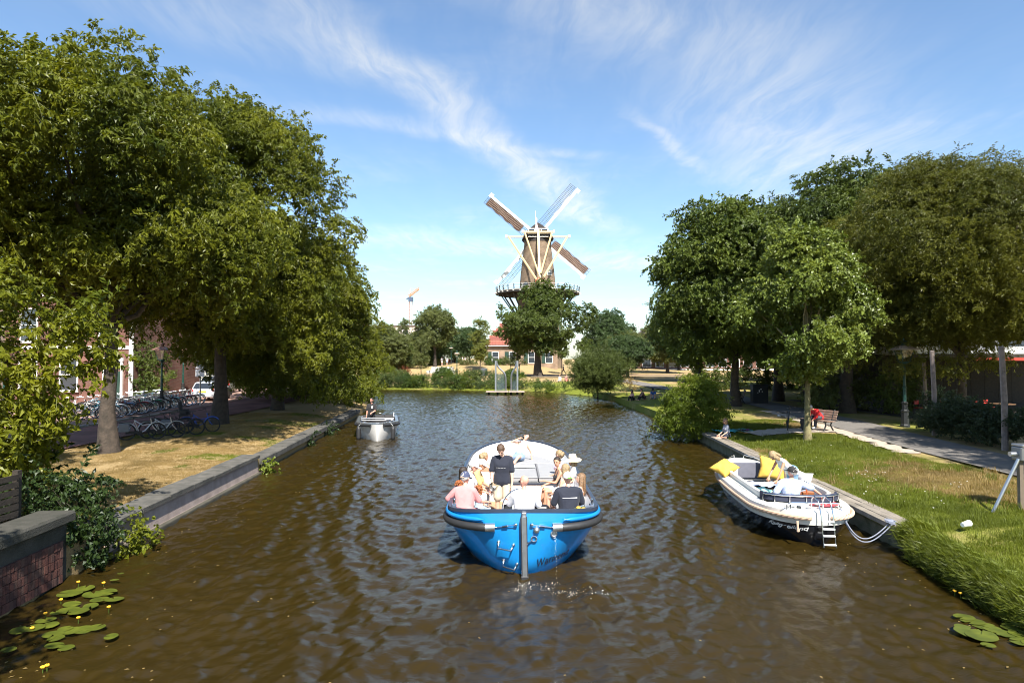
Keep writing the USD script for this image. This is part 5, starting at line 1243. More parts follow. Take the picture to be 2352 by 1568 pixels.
def chair(loc, rz, label, group=None):
    t = thing('terrace_chair', label, 'chair', loc, rz, group)
    part(t, 'seat', box(-0.22, 0.22, -0.22, 0.22, 0.42, 0.46, 0.01), RED, smooth=False)
    part(t, 'backrest', box(-0.22, 0.22, 0.19, 0.22, 0.62, 0.86, 0.01), RED, smooth=False)
    for sx in (-1, 1):
        part(t, 'leg', bar((sx * 0.2, -0.2, 0), (sx * 0.2, -0.2, 0.42), 0.03), LAMPB, smooth=False)
        part(t, 'leg', bar((sx * 0.2, 0.2, 0), (sx * 0.2, 0.2, 0.86), 0.03), LAMPB, smooth=False)
    return t
c0 = chair((23.6, 36.6, 0.76), 0.4, 'red terrace chair, leftmost on the dark pavilion terrace')
for x, y, r, lab in [(25.0, 37.0, -0.8, 'red terrace chair just right of the leftmost one'), (26.6, 36.4, 2.4, 'red terrace chair facing away, middle of the terrace'), (28.0, 37.2, 0.2, 'rightmost red terrace chair')]:
    copy_of(c0, 'terrace_chair', lab, (x, y, 0.76), r)
def table(loc, label):
    t = thing('terrace_table', label, 'table', loc)
    part(t, 'table_top', lathe([(0.6, 0.72), (0.6, 0.75)], 20), mat('brown_table_top', (0.16, 0.09, 0.05), 0.4))
    part(t, 'leg', lathe([(0.25, 0.0), (0.05, 0.05), (0.05, 0.72)], 10), LAMPB)
table((24.3, 36.0, 0.76), 'round brown table between the red terrace chairs'); table((27.6, 35.6, 0.76), 'round brown table at the right end of the terrace')

# ============================================================= street furniture
bn = thing('electrical_cabinet', 'tall dark cabinet with torn white stickers under the trees', 'cabinet', at_z(1744, 927, 0.72))
CABM = mat('dark_cabinet_paint', (0.022, 0.026, 0.030), 0.5, 0.3, 3.0)
part(bn, 'body', box(-0.55, 0.55, -0.3, 0.3, 0, 1.34, 0.02), CABM)
part(bn, 'lid', box(-0.58, 0.58, -0.33, 0.33, 1.34, 1.42, 0.02), CABM)
for x, z, w_, h_ in [(-0.1, 0.95, 0.08, 0.16), (0.02, 1.08, 0.12, 0.06), (-0.22, 0.82, 0.07, 0.05), (0.1, 0.9, 0.04, 0.1)]:
    part(bn, 'sticker', box(x - w_ / 2, x + w_ / 2, -0.304, -0.3, z - h_ / 2, z + h_ / 2), WHITEP, smooth=False)
b2 = thing('waste_container', 'dark grey upright waste container on the far bank', 'container', gp(1112, 863))
part(b2, 'body', trimesh.convex.convex_hull(np.array([(sx * w_, sy * w_, z) for sx in (-1, 1) for sy in (-1, 1) for w_, z in ((0.48, 0), (0.53, 1.15))])), mat('slate_grey_plastic', (0.075, 0.085, 0.095), 0.5), smooth=False)
part(b2, 'lid', lathe([(0.74, 1.15), (0.72, 1.25), (0.55, 1.32)], 4).apply_transform(trimesh.transformations.rotation_matrix(math.pi / 4, (0, 0, 1))), mat('slate_grey_plastic', (0.075, 0.085, 0.095)), smooth=False)
pk = thing('tree_guard', 'wooden stakes with crossbar round the young tree left of the oak', 'tree guard', gp(1183, 864))
for sx in (-0.7, 0.7):
    part(pk, 'stake', bar((sx, -0.4, -0.2), (sx, -0.4, 2.0), 0.12), DARKWOOD, smooth=False)
part(pk, 'crossbar', bar((-0.85, -0.5, 1.8), (0.85, -0.5, 1.8), 0.08, 0.16), DARKWOOD, smooth=False)
fl = thing('flagpole', 'plain white pole standing up behind the willow bush', 'pole', (17.6, 107, 1.1))
part(fl, 'shaft', tube([(0, 0, 0), (0, 0, 6.3)], [0.09, 0.06], 8), WHITEP)
part(fl, 'cap', ball((0, 0, 6.33), 0.1, 1), WHITEP)
sgn = thing('street_sign', 'white parking sign panels on a pole at the end of the bicycle row', 'sign', (-21.4, 43.4, 0.79))
part(sgn, 'pole', tube([(0, 0, 0), (0, 0, 3.6)], 0.05, 8), mat('galvanised_steel', (0.5, 0.5, 0.5), 0.4, 0.2, metal=0.8))
for z in (3.2, 2.55, 2.0):
    part(sgn, 'panel', box(-0.32, 0.32, -0.075, -0.05, z, z + 0.5, 0.008), WHITEP, smooth=False)
STEELG = mat('brushed_steel', (0.50, 0.51, 0.52), 0.32, 0.15, 8.0, metal=0.9)
# survey-like sign post at the right edge: post, grey box and slanting strut
so = at_z(2339, 1168, 0.70)
so = np.array([so[0], so[1], 0.66])
foot_ = at_z(2275, 1177, 0.62) - so
top_ = at_y(2338, 1040, so[1]) - so
ms = thing('braced_post', 'wooden post with steel box on top and slanting steel strut at the right edge', 'post', so)
part(ms, 'post', bar((0.06, 0, -0.2), (0.06, 0, top_[2] - 0.1), 0.085), mat('brownish_post', (0.13, 0.10, 0.07), 0.8), smooth=False)
part(ms, 'strut', tube([foot_ + np.array([0, 0, -0.1]), (-0.02, -0.06, top_[2] - 0.12)], 0.035, 10), STEELG)
part(ms, 'steel_box', box(-0.02, 0.45, -0.14, 0.16, top_[2] - 0.16, top_[2] + 0.14, 0.02), mat('grey_steel_box', (0.20, 0.21, 0.22), 0.4, 0.1, metal=0.6))
part(ms, 'lid', box(0.0, 0.47, -0.16, 0.18, top_[2] + 0.143, top_[2] + 0.20, 0.015), STEELG)
part(ms, 'pipe_end', tube([(-0.17, 0.0, top_[2] - 0.02), (-0.0, 0.0, top_[2] - 0.02)], 0.055, 12), STEELG)
# stainless artwork standing in the water
def artwork(x0, mirror, label):
    c = np.array([(x0 - 1176) / 1450 * 71.0, 71.0, 0])
    t = thing('water_sculpture', label, 'sculpture', c)
    s_ = -1 if mirror else 1
    part(t, 'platform', box(*((-1.1, 1.4) if not mirror else (-0.95, 0.8)), -0.8, 0.8, 0.24, 0.36, 0.02), mat('platform_boards', (0.34, 0.27, 0.22), 0.7, 0.3), smooth=False)
    for x in ((-0.8, 0.2, 1.1) if not mirror else (-0.7, 0.0, 0.6)):
        part(t, 'pile', tube([(x, 0, -1.2), (x, 0, 0.24)], 0.12, 8), BLACKW)
    part(t, 'straight_post', box(-s_ * 0.02 - 0.10, -s_ * 0.02 + 0.10, -0.12, 0.12, 0.36, 3.75, 0.02), STEELG, smooth=False)
    z = np.linspace(0.36, 3.75, 22)
    xx = s_ * (0.06 + (1.06 if not mirror else 0.62) / (1 + np.exp((z - 2.75) * 4.2)))
    part(t, 'curved_post', tube(np.stack([xx, 0 * z, z], 1), 0.10, 10), STEELG)
    k = 13
    P_ = [(s_ * 0.13, 0.0, zz) for zz in z[:k]] + [(x - s_ * 0.13, 0.0, zz) for x, zz in zip(xx[:k][::-1], z[:k][::-1])]
    g = prism([(p_[0], p_[2]) for p_ in (P_ if not mirror else P_[::-1])], -0.01, 0.01).apply_transform(trimesh.transformations.rotation_matrix(math.pi / 2, (1, 0, 0)))
    part(t, 'glass_panel', g, LGLASS, smooth=False)
artwork(1139, False, 'steel and glass gate sculpture on a platform in the water, left half')
artwork(1188, True, 'steel and glass gate sculpture on a platform in the water, right half')
# crane far away
CY = 380.0
cs = CY / 1450
cr = thing('tower_crane', 'white tower crane with orange jib far behind the trees', 'crane', ((943 - 1176) * cs, CY, 0))
CRW = mat('crane_white', (0.36, 0.27, 0.25), 0.6, 0.1); CRO = mat('crane_orange', (0.42, 0.19, 0.08), 0.6, 0.1); CRB = mat('crane_blue', (0.05, 0.08, 0.14), 0.6)
czt = EYE + (822 - 692) * cs
m_ = []
for sx in (-1, 1):
    for sy in (-1, 1):
        m_.append(bar((sx * 0.8, sy * 0.8, 0), (sx * 0.8, sy * 0.8, czt), 0.32))
for z in np.arange(0, czt, 2.0):
    m_.append(bar((-0.8, -0.8, z), (0.8, -0.8, min(z + 2, czt)), 0.2)); m_.append(bar((-0.8, 0.8, z + 1), (0.8, 0.8, z + 1), 0.2))
part(cr, 'mast', m_, CRW, smooth=False)
part(cr, 'slewing_cab', box(-1.3, 1.3, -1.2, 1.2, czt, czt + 2.6), CRB, smooth=False)
jb, jt = np.array([-1.0, 0, czt + 2.6]), np.array([5.2, 0, czt + 7.4])
part(cr, 'jib', [bar(jb + o, jt + o, 0.35) for o in ((0, -0.6, 0), (0, 0.6, 0), (-0.5, 0, 1.0))] + [bar(jb + (jt - jb) * k / 7 + np.array((0, -0.6, 0)), jb + (jt - jb) * (k + 1) / 7 + np.array((-0.5, 0, 1.0)), 0.22) for k in range(7)] + [bar(jb + (jt - jb) * k / 7 + np.array((0, 0, 0.3)), jb + (jt - jb) * (k + 1) / 7 + np.array((0, 0, 0.3)), 1.0, 0.5) for k in (1, 3, 5)], CRO, smooth=False)
part(cr, 'counter_jib', bar((-0.5, 0, czt + 2.4), (-2.6, 0, czt + 1.4), 0.9, 0.7), CRB, smooth=False)
part(cr, 'a_frame', [bar((-0.3, 0, czt + 2.6), (-0.3, 0, czt + 8.0), 0.3), bar((-2.2, 0, czt + 1.8), (-0.3, 0, czt + 8.0), 0.16), bar((-0.3, 0, czt + 8.0), jt, 0.14)], CRW, smooth=False)

# ============================================================= cars
TYRE = mat('tyre_rubber', (0.02, 0.02, 0.02), 0.8, 0.2)
CARG = mat('car_glass', (0.02, 0.024, 0.028), 0.05, 0.1, spec=0.9)
REDL = mat('red_tail_light', (0.55, 0.015, 0.012), 0.2)
PLATE = mat('yellow_plate', (0.78, 0.46, 0.02), 0.5, 0.03)
def car(loc, rz, paint, label, H=1.48, L=4.1, W=1.7, van=False, group=None):
    t = thing('parked_car', label, 'car', loc, rz, group)
    hh = H
    # side profile (y forward, z): rear at y=0
    if van: pr = [(0.05, 0.32), (0.0, 0.55), (0.02, 0.98), (0.12, hh - 0.06), (0.3, hh), (2.6, hh), (3.3, 1.05), (L - 0.15, 0.92), (L, 0.7), (L - 0.04, 0.32)]
    else: pr = [(0.06, 0.30), (0.0, 0.55), (0.06, 0.92), (0.42, hh - 0.08), (0.7, hh), (2.0, hh), (2.9, 0.98), (L - 0.2, 0.84), (L, 0.62), (L - 0.05, 0.30)]
    V = []
    for x, k in ((-0.5, 0.965), (-0.44, 1.0), (0.44, 1.0), (0.5, 0.965)):
        V.append([(x * W * (1 - 0.16 * max(0, (z - 0.95) / (hh - 0.95))), L / 2 + (y - L / 2) * k, 0.3 + (z - 0.3) * (0.985 if k < 1 else 1)) for y, z in pr])
    body = trimesh.convex.convex_hull(np.array(V[0] + V[3])) if False else None
    V = np.array(V); n = len(pr)
    g = grid_mesh(np.concatenate([V, V[:, :1]], 1)); f = list(g.faces)
    n1 = n + 1
    for b, fl_ in ((0, True), (3 * n1, False)):
        for j in range(1, n - 1): f.append((b, b + j, b + j + 1) if fl_ else (b, b + j + 1, b + j))
    body = trimesh.Trimesh(g.vertices, np.array(f), process=False); body.merge_vertices(); body.fix_normals()
    part(t, 'body', body, paint, smooth=28)
    iw = lambda z: W / 2 * (1 - 0.16 * max(0, (z - 0.95) / (hh - 0.95))) 
    yb = lambda z: np.interp(z, [0.92, hh - 0.08], [0.06, 0.42]) if not van else np.interp(z, [0.98, hh - 0.06], [0.02, 0.12])
    z0, z1 = 0.98, hh - 0.13
    part(t, 'rear_window', trimesh.Trimesh(np.array([(-iw(z0) * .86, yb(z0) - .012, z0), (iw(z0) * .86, yb(z0) - .012, z0), (iw(z1) * .84, yb(z1) - .012, z1), (-iw(z1) * .84, yb(z1) - .012, z1)]), np.array([(0, 1, 2), (0, 2, 3)]), process=False), CARG, smooth=False)
    for sx in (-1, 1):
        part(t, 'side_window', trimesh.Trimesh(np.array([(sx * (iw(z0) + .012), 0.55, z0), (sx * (iw(z0) + .012), 2.75, z0), (sx * (iw(z1) + .012), 2.1, z1), (sx * (iw(z1) + .012), 0.75, z1)]), np.array([(0, 1, 2), (0, 2, 3)] if sx > 0 else [(0, 2, 1), (0, 3, 2)]), process=False), CARG, smooth=False)
        part(t, 'tail_light', box(sx * W * 0.43 - 0.075, sx * W * 0.43 + 0.075, -0.02 if van else 0.0, 0.1, 0.78, 1.12 if van else 0.98, 0.02), REDL)
        for y in (0.72, L - 0.78):
            w_ = part(t, 'wheel', xf(torus(0.225, 0.085, 18, 8), (sx * (W / 2 - 0.10), y, 0.31), ry=math.pi / 2), TYRE)
            part(w_, 'hub_cap', xf(trimesh.creation.cylinder(0.17, 0.05, sections=14), (sx * (W / 2 - 0.06), y, 0.31), ry=math.pi / 2), STEELG)
        part(t, 'mirror', cbox((sx * (W / 2 + 0.08), 2.65, 1.0), (0.16, 0.1, 0.12), 0.03), paint)
    part(t, 'bumper', box(-W * 0.46, W * 0.46, -0.05, 0.10, 0.34, 0.56, 0.03), paint)
    part(t, 'licence_plate', box(-0.26, 0.26, -0.022 if not van else -0.02, 0.02, 0.70, 0.81), PLATE, smooth=False)
    return t
SILV = mat('silver_car_paint', (0.52, 0.53, 0.54), 0.25, 0.05, metal=0.35, coat=0.6)
NAVY = mat('dark_blue_car_paint', (0.012, 0.020, 0.055), 0.22, 0.05, coat=0.8)
GREYP = mat('grey_car_paint', (0.16, 0.16, 0.17), 0.25, 0.05, metal=0.3, coat=0.6)
car((-23.3, 47.6, 0.79), 0.10, SILV, 'silver hatchback with yellow plate parked beyond the bicycles, left of the tree')
car((-30.6, 57.5, 0.79), 0.15, NAVY, 'dark blue van parked behind the green lamp post', H=1.9, L=4.4, van=True)
car((-29.0, 60.5, 0.79), 0.15, NAVY, 'dark blue car parked just right of the blue van')
car((-27.0, 58.5, 0.79), 0.12, GREYP, 'grey car with tall red tail light, between the blue car and the silver one', H=1.7, van=True)

# ============================================================= bicycles
RUB = mat('bicycle_tyre', (0.022, 0.022, 0.022), 0.8, 0.2)
CHR = mat('chrome', (0.72, 0.73, 0.75), 0.18, 0.1, metal=1.0)
SADM = mat('black_saddle', (0.02, 0.02, 0.022), 0.6)
def bicycle(loc, rz, paint, label, lean=0.0, rim=CHR, group=None, child_seat=False, bags=False, name='bicycle'):
    """Dutch city bicycle, its front wheel towards +y."""
    t = thing(name, label, 'bicycle', loc, rz, group)
    T = lambda m: xf(m, ry=lean)
    for y, nm in ((-0.54, 'wheel'), (0.56, 'wheel')):
        w_ = part(t, nm, T(xf(torus(0.33, 0.021, 24, 6, 'x'), (0, y, 0.35))), RUB)
        part(w_, 'rim', T(xf(torus(0.305, 0.012, 24, 4, 'x'), (0, y, 0.35))), rim)
        part(w_, 'spokes', [T(bar((0.012 * (-1) ** k, y, 0.35), (0, y + 0.30 * math.cos(a), 0.35 + 0.30 * math.sin(a)), 0.005)) for k, a in enumerate(np.arange(12) * math.pi / 6)], rim, smooth=False)
        a = np.linspace(0.15, 2.75, 9) if y < 0 else np.linspace(0.75, 2.75, 8)
        part(t, 'mudguard', T(tube([(0, y + 0.372 * math.cos(q), 0.35 + 0.372 * math.sin(q)) for q in a], 0.017, 4)), paint)
    R_, BB, ST, HT, HB, FA = (0, -0.54, 0.35), (0, -0.08, 0.29), (0, -0.26, 0.82), (0, 0.33, 0.88), (0, 0.37, 0.66), (0, 0.56, 0.35)
    part(t, 'frame', [T(tube(p_, r_, 6)) for p_, r_ in [([BB, ST], .017), ([BB, (0, 0.12, 0.38), HB], .022), ([ST, (0, 0.05, 0.60), HB], .018), ([HT, HB], .020), ([BB, R_], .011), ([(0, -0.25, 0.74), R_], .010), ([HB, (0, 0.42, 0.52), FA], .015)]], paint)
    part(t, 'handlebar', [T(tube([(0, 0.30, 0.92), (0, 0.28, 1.06)], .013, 6)), T(tube([(-0.27, 0.05, 1.04), (-0.26, 0.22, 1.07), (-0.12, 0.30, 1.08), (0.12, 0.30, 1.08), (0.26, 0.22, 1.07), (0.27, 0.05, 1.04)], .012, 6))], rim)
    part(t, 'saddle', T(trimesh.convex.convex_hull(np.array([(sx * 0.095, -0.42, 0.93) for sx in (-1, 1)] + [(sx * 0.09, -0.42, 0.97) for sx in (-1, 1)] + [(sx * 0.03, -0.14, 0.95) for sx in (-1, 1)] + [(sx * 0.025, -0.14, 0.97) for sx in (-1, 1)] + [(0, -0.3, 0.98)]))), SADM)
    part(t, 'seat_post', T(tube([ST, (0, -0.29, 0.93)], .012, 6)), rim)
    part(t, 'carrier', [T(box(-0.06, 0.06, -0.86, -0.36, 0.735, 0.75)), T(tube([(0.05, -0.8, 0.74), (0.06, -0.54, 0.36)], .006, 4)), T(tube([(-0.05, -0.8, 0.74), (-0.06, -0.54, 0.36)], .006, 4))], SADM, smooth=False)
    part(t, 'crank', [T(xf(trimesh.creation.cylinder(0.085, 0.012, sections=14), (0.05, -0.08, 0.29), ry=math.pi / 2)), T(bar((0.07, -0.08, 0.29), (0.07, 0.07, 0.22), 0.018)), T(bar((-0.07, -0.08, 0.29), (-0.07, -0.23, 0.36), 0.018))], rim, smooth=False)
    for sx, y, z in ((0.12, 0.07, 0.22), (-0.12, -0.23, 0.36)):
        part(t, 'pedal', T(cbox((sx, y, z), (0.09, 0.08, 0.022))), SADM, smooth=False)
    part(t, 'chain_guard', T(box(0.055, 0.075, -0.56, 0.03, 0.27, 0.385, 0.008)), SADM)
    part(t, 'headlight', T(ball((0, 0.40, 0.84), (0.035, 0.05, 0.04), 1)), rim)
    if child_seat:
        part(t, 'child_seat', [T(box(-0.17, 0.17, -0.78, -0.42, 0.80, 0.86, 0.02)), T(xf(box(-0.17, 0.17, -0.03, 0.03, 0, 0.58, 0.025), (0, -0.76, 0.82), rx=0.12)), T(box(-0.19, -0.15, -0.76, -0.5, 0.86, 1.05, 0.015)), T(box(0.15, 0.19, -0.76, -0.5, 0.86, 1.05, 0.015))], SADM)
    if bags:
        for sx in (-1, 1):
            part(t, 'pannier_bag', T(cbox((sx * 0.15, -0.6, 0.55), (0.14, 0.38, 0.34), 0.03)), mat('grey_bag', (0.16, 0.17, 0.19), 0.8))
    return t
BP = {'black': mat('black_bike_paint', (0.02, 0.02, 0.022), 0.35), 'silver': mat('silver_bike_paint', (0.55, 0.57, 0.58), 0.3, metal=0.5), 'blue': mat('blue_bike_paint', (0.03, 0.10, 0.42), 0.35),
      'teal': mat('teal_bike_paint', (0.05, 0.33, 0.45), 0.35), 'white': mat('white_bike_paint', (0.75, 0.75, 0.73), 0.35), 'green': mat('green_bike_paint', (0.02, 0.30, 0.14), 0.35), 'red': mat('red_bike_paint', (0.50, 0.05, 0.035), 0.35), 'lightblue': mat('light_blue_bike_paint', (0.14, 0.36, 0.66), 0.35)}
Rb = np.random.default_rng(12)
first = {}
order = ['silver', 'black', 'teal', 'silver', 'white', 'black', 'lightblue', 'silver', 'black', 'red', 'silver', 'white', 'black', 'green', 'silver', 'black', 'white', 'silver', 'black', 'teal', 'silver', 'black', 'white', 'black', 'silver', 'red', 'silver', 'black', 'white', 'silver']
ordn = ['first', 'second', 'third', 'fourth', 'fifth', 'sixth', 'seventh', 'eighth', 'ninth', 'tenth', 'eleventh', 'twelfth']
cnt = {}
for i in range(30):
    y = 33.4 + i * 0.40
    x = -22.4 + (y - 38) * -0.05 + Rb.uniform(-0.2, 0.2)
    col = order[i]
    cnt[col] = cnt.get(col, 0)
    lab = f'{col.replace("light", "light ")} bicycle parked in the long row, {ordn[cnt[col]]} {col.replace("light", "light ")} one from the near end'
    cnt[col] += 1
    rz = -math.pi / 2 + 0.45 + Rb.normal(0, 0.10)
    if col not in first:
        first[col] = bicycle((x, y, 0.80), rz, BP[col], lab, lean=Rb.normal(0, 0.05), group='bicycles parked in the long row')
    else:
        copy_of(first[col], 'bicycle', lab, (x, y, 0.80), rz)
cnt = {}
for i in range(14):
    y = 34.6 + i * 0.75; x = -24.6 + Rb.uniform(-0.2, 0.2); col = ['black', 'silver', 'white', 'black', 'silver', 'teal', 'black'][i % 7]
    cnt[col] = cnt.get(col, 0)
    copy_of(first[col], 'bicycle', f'{col} bicycle in the rear row against the house, {ordn[cnt[col]]} {col} one from the near end', (x, y, 0.80), math.pi / 2 + 0.35 + Rb.normal(0, 0.12), group='bicycles in the rear row')
    cnt[col] += 1
def on_left(vx, vy): p = at_z(vx, vy, 0.70); return (p[0], p[1], 0.705)
bicycle(on_left(458, 993), -1.45, BP['blue'], 'blue bicycle with black child seat standing on the grass by the second tree', lean=0.06, rim=SADM, child_seat=True)
bicycle(on_left(418, 1000), -1.25, BP['black'], 'black bicycle right beside the blue one', lean=0.05, rim=SADM, bags=True)
bicycle(on_left(372, 1006), -1.30, BP['silver'], 'silver framed bicycle on the grass, between the two tree trunks', lean=0.09, rim=SADM)
bicycle(on_left(325, 1010), -1.20, BP['silver'], 'grey bicycle with panniers next to the nearest tree trunk', lean=0.08, rim=SADM, bags=True)
bicycle(on_left(392, 998), -1.35, BP['black'], 'black bicycle half hidden behind the silver framed one', lean=0.04, rim=SADM, child_seat=False)
pb = at_z(1823, 990, 0.72)
bicycle((pb[0] - 0.1, pb[1] + 0.45, 0.77), 2.75, BP['black'], 'dark bicycle parked beside the bench on the right bank', lean=-0.10, rim=SADM)
bicycle((14.2, 44.4, 0.76), -1.5, BP['black'], 'dark bicycle on the path half hidden by the bright green bush', lean=0.03, rim=SADM)
bicycle((24.0, 44.5, 0.72), 1.4, BP['white'], 'pale bicycle standing behind the shade tree on the right', lean=0.03)
p = gp(1081, 864)
bicycle((p[0], p[1], p[2] + 0.02), 1.5, BP['silver'], 'pale bicycle on the far bank left of the waste container', lean=0.03, rim=SADM)
p = gp(1478, 852)
bicycle((p[0], p[1], p[2] + 0.02), -1.5, BP['black'], 'dark bicycle on the road by the crooked dark tree', lean=0.03, rim=SADM)

# ============================================================= bench
def bench(loc, rz, label):
    t = thing('bench', label, 'bench', loc, rz)
    W_ = mat('bench_slats', (0.25, 0.165, 0.12), 0.6, 0.3, 8.0, hue=(0.15, 0.10, 0.075))
    for k in range(5):
        part(t, 'seat_slat', box(-0.9, 0.9, -0.25 + k * 0.10, -0.165 + k * 0.10, 0.43, 0.465, 0.006), W_, smooth=False)
    for k in range(4):
        y, z = 0.26 + 0.035 * k, 0.52 + 0.105 * k
        part(t, 'back_slat', xf(box(-0.9, 0.9, -0.016, 0.016, 0, 0.085, 0.006), (0, y, z), rx=-0.32), W_, smooth=False)
    for x in (-0.68, 0.68):
        part(t, 'leg', [tube([(x, -0.26, -0.02), (x, -0.12, 0.26), (x, -0.16, 0.42)], 0.035, 6), tube([(x, 0.34, -0.02), (x, 0.16, 0.26), (x, 0.24, 0.45), (x, 0.42, 0.96)], 0.035, 6), bar((x, -0.24, 0.41), (x, 0.26, 0.41), 0.06, 0.04)], LAMPB)
    return t
BENCH = at_z(1884, 990, 0.72)
BENCH = np.array([BENCH[0] - 0.05, BENCH[1] + 0.3, 0.76])
bench(BENCH, -math.pi / 2 + 0.35, 'wooden slat bench with iron legs beside the path, man sitting on it')
BENCH2 = np.array([16.9, 47.0, 0.77])
bench(BENCH2, -math.pi / 2 - 0.3, 'dark bench left of the electrical cabinet in the shade')

# ============================================================= water lilies
PADM = mat('lily_pad', (0.085, 0.098, 0.010), 0.4, 0.4, 5.0, hue=(0.035, 0.048, 0.006), detail=8)
YEL = mat('yellow_petals', (0.75, 0.42, 0.02), 0.5)
def lily(name, label, cx, cy, spots, flowers):
    t = thing(name, label, 'water lilies', (cx, cy, 0.0))
    R = np.random.default_rng(int(abs(cx) * 100))
    for dx, dy, r in spots:
        r *= 0.86
        a0 = R.uniform(0, 6.28); a = a0 + np.linspace(0.22, 2 * math.pi - 0.22, 18)
        tilt = R.normal(0, 0.05, 2)
        pts = [(0.12 * r * math.cos(a0), 0.12 * r * math.sin(a0))] + [(r * (1 + 0.05 * math.sin(5 * q)) * math.cos(q) * 1.1, r * math.sin(q)) for q in a]
        z0 = 0.042 + R.uniform(0, 0.015)
        m = prism(pts, 0, 0.006)
        m.vertices[:, 2] += z0 + m.vertices[:, 0] * tilt[0] + m.vertices[:, 1] * tilt[1]
        m.apply_translation((dx, dy, 0))
        part(t, 'lily_pad', m, PADM, smooth=False)
    for dx, dy in flowers:
        f = part(t, 'flower', [ball((dx, dy, 0.09), (0.022, 0.022, 0.02), 1)] + [xf(ball((0.016, 0, 0), (0.015, 0.010, 0.014), 1), (dx, dy, 0.095), rz=k * 1.256) for k in range(5)], YEL)
        part(f, 'stalk', tube([(dx, dy, -0.1), (dx, dy, 0.09)], 0.006, 5), LEAF['rushes'])
def px_cluster(lst, z=0.04):
    return [(*at_z(x, y, z)[:2], r) for x, y, r in lst]
c = px_cluster([(160, 1362, .21), (195, 1352, .16), (216, 1366, .19), (245, 1360, .17), (228, 1378, .15), (262, 1376, .16), (208, 1391, .12), (165, 1388, .14), (158, 1402, .17), (180, 1404, .16), (105, 1424, .15), (130, 1408, .1), (75, 1444, .17), (45, 1448, .14), (116, 1435, .12), (122, 1458, .15), (150, 1445, .11), (165, 1448, .16), (192, 1446, .15), (220, 1441, .14), (128, 1466, .12), (125, 1482, .13), (152, 1488, .11), (255, 1461, .1), (20, 1493, .1), (263, 1332, .08), (277, 1318, .06)])
cc = np.mean([q[:2] for q in c], 0)
lily('water_lilies', 'yellow-flowered water lily patch floating at the lower left', cc[0], cc[1], [(x - cc[0], y - cc[1], r) for x, y, r in c], [(x - cc[0], y - cc[1]) for x, y, _ in px_cluster([(180, 1342, 0), (238, 1344, 0), (140, 1383, 0), (104, 1415, 0), (180, 1425, 0), (74, 1449, 0), (250, 1400, 0), (108, 1536, 0), (98, 1540, 0)])])
c = px_cluster([(2215, 1418, .16), (2235, 1428, .18), (2260, 1438, .17), (2280, 1446, .14), (2208, 1440, .1), (2225, 1450, .2), (2255, 1460, .22), (2295, 1452, .12), (2312, 1456, .13), (2322, 1441, .14), (2345, 1458, .17), (2372, 1462, .17), (2345, 1474, .15), (2375, 1480, .16), (2270, 1482, .1), (2220, 1374, .07), (2232, 1371, .06)])
cc = np.mean([q[:2] for q in c], 0)
lily('water_lilies', 'large green lily pads floating at the lower right corner', cc[0], cc[1], [(x - cc[0], y - cc[1], r) for x, y, r in c], [(x - cc[0], y - cc[1]) for x, y, _ in px_cluster([(2193, 1363, 0), (2206, 1368, 0)])])
# litter and small things on the lawn
cup = thing('paper_cup', 'crumpled white paper cup lying on the grass near the braced post', 'cup', at_z(2219, 1212, 0.62), 0.3)
part(cup, 'cup', xf(lathe([(0.045, 0), (0.065, 0.19), (0.066, 0.195), (0.06, 0.19), (0.04, 0.01)], 14, cap=False), (-0.1, 0, 0.07), ry=1.45), WHITEP)
part(cup, 'cup_rim', xf(torus(0.065, 0.005, 16, 5), (0.088, 0, 0.092), ry=1.45), WHITEP)
part(cup, 'cup_bottom', xf(trimesh.creation.cylinder(0.044, 0.004, sections=14), (-0.098, 0, 0.071), ry=1.45), WHITEP)
for i, (x, y) in enumerate([(1788, 956), (1625, 971)]):
    q = at_z(x, y, 0.72)
    t = thing('litter', ['scrap of white litter on the lawn between the girl and the bench', 'scrap of white litter beside the bright green bush'][i], 'litter', (q[0], q[1], 0.72))
    part(t, 'crumpled_paper', [ball((0, 0, 0.04), (0.10, 0.07, 0.045), 1), ball((0.09, 0.02, 0.03), (0.06, 0.06, 0.03), 1)], WHITEP, smooth=False)
dz = thing('daisies', 'scattered white daisies in the sunny lawn behind the moored boat', 'flowers', (0, 0, 0))
say(dz, kind='stuff')
R = np.random.default_rng(31)
fm = []
for cx_, cy_, n_, sp in [(2010, 1088, 14, 0.5), (1985, 1095, 10, .35), (2200, 1116, 6, .2), (2160, 1150, 5, .4), (2090, 1130, 5, .5), (1900, 1050, 6, .8)]:
    q = at_z(cx_, cy_, 0.70)
    for _ in range(n_):
        x, y = q[0] + R.normal(0, sp), q[1] + R.normal(0, sp * 1.3)
        fm.append(xf(trimesh.creation.cylinder(0.016, 0.006, sections=7), (x, y, float(gz(x, y)) + 0.085), rx=R.normal(0, .3)))
part(dz, 'flower_heads', fm, WHITE, smooth=False, kind='stuff')
# ============================================================= people
SPH = np.array(trimesh.creation.icosphere(1, 1.0).vertices)
def sp(c, r): return SPH * np.asarray(r, float) + np.asarray(c, float)
def hullm(*balls):
    return m3.Manifold.hull_points(np.vstack([sp(c, r) for c, r in balls]))
def rotx(a): return rot((1, 0, 0), a)
def roty(a): return rot((0, 1, 0), a)
def rotz(a): return rot((0, 0, 1), a)
def unit(v):
    v = np.asarray(v, float); return v / np.linalg.norm(v)
def soft(mans, fine=0.035, it=8, wr=0.0, ws=14.0, seed=0):
    m = m3.Manifold.batch_boolean(mans, m3.OpType.Add) if len(mans) > 1 else mans[0]
    m = tm(m.refine_to_length(fine))
    m.merge_vertices()
    if it:
        trimesh.smoothing.filter_taubin(m, lamb=0.5, nu=0.52, iterations=it)
    if wr:
        n = m.vertex_normals
        m.vertices += n * ((meshkit.fbm(m.vertices * ws + seed * 7.3, 3, seed) - 0.5) * 2 * wr)[:, None]
    return m

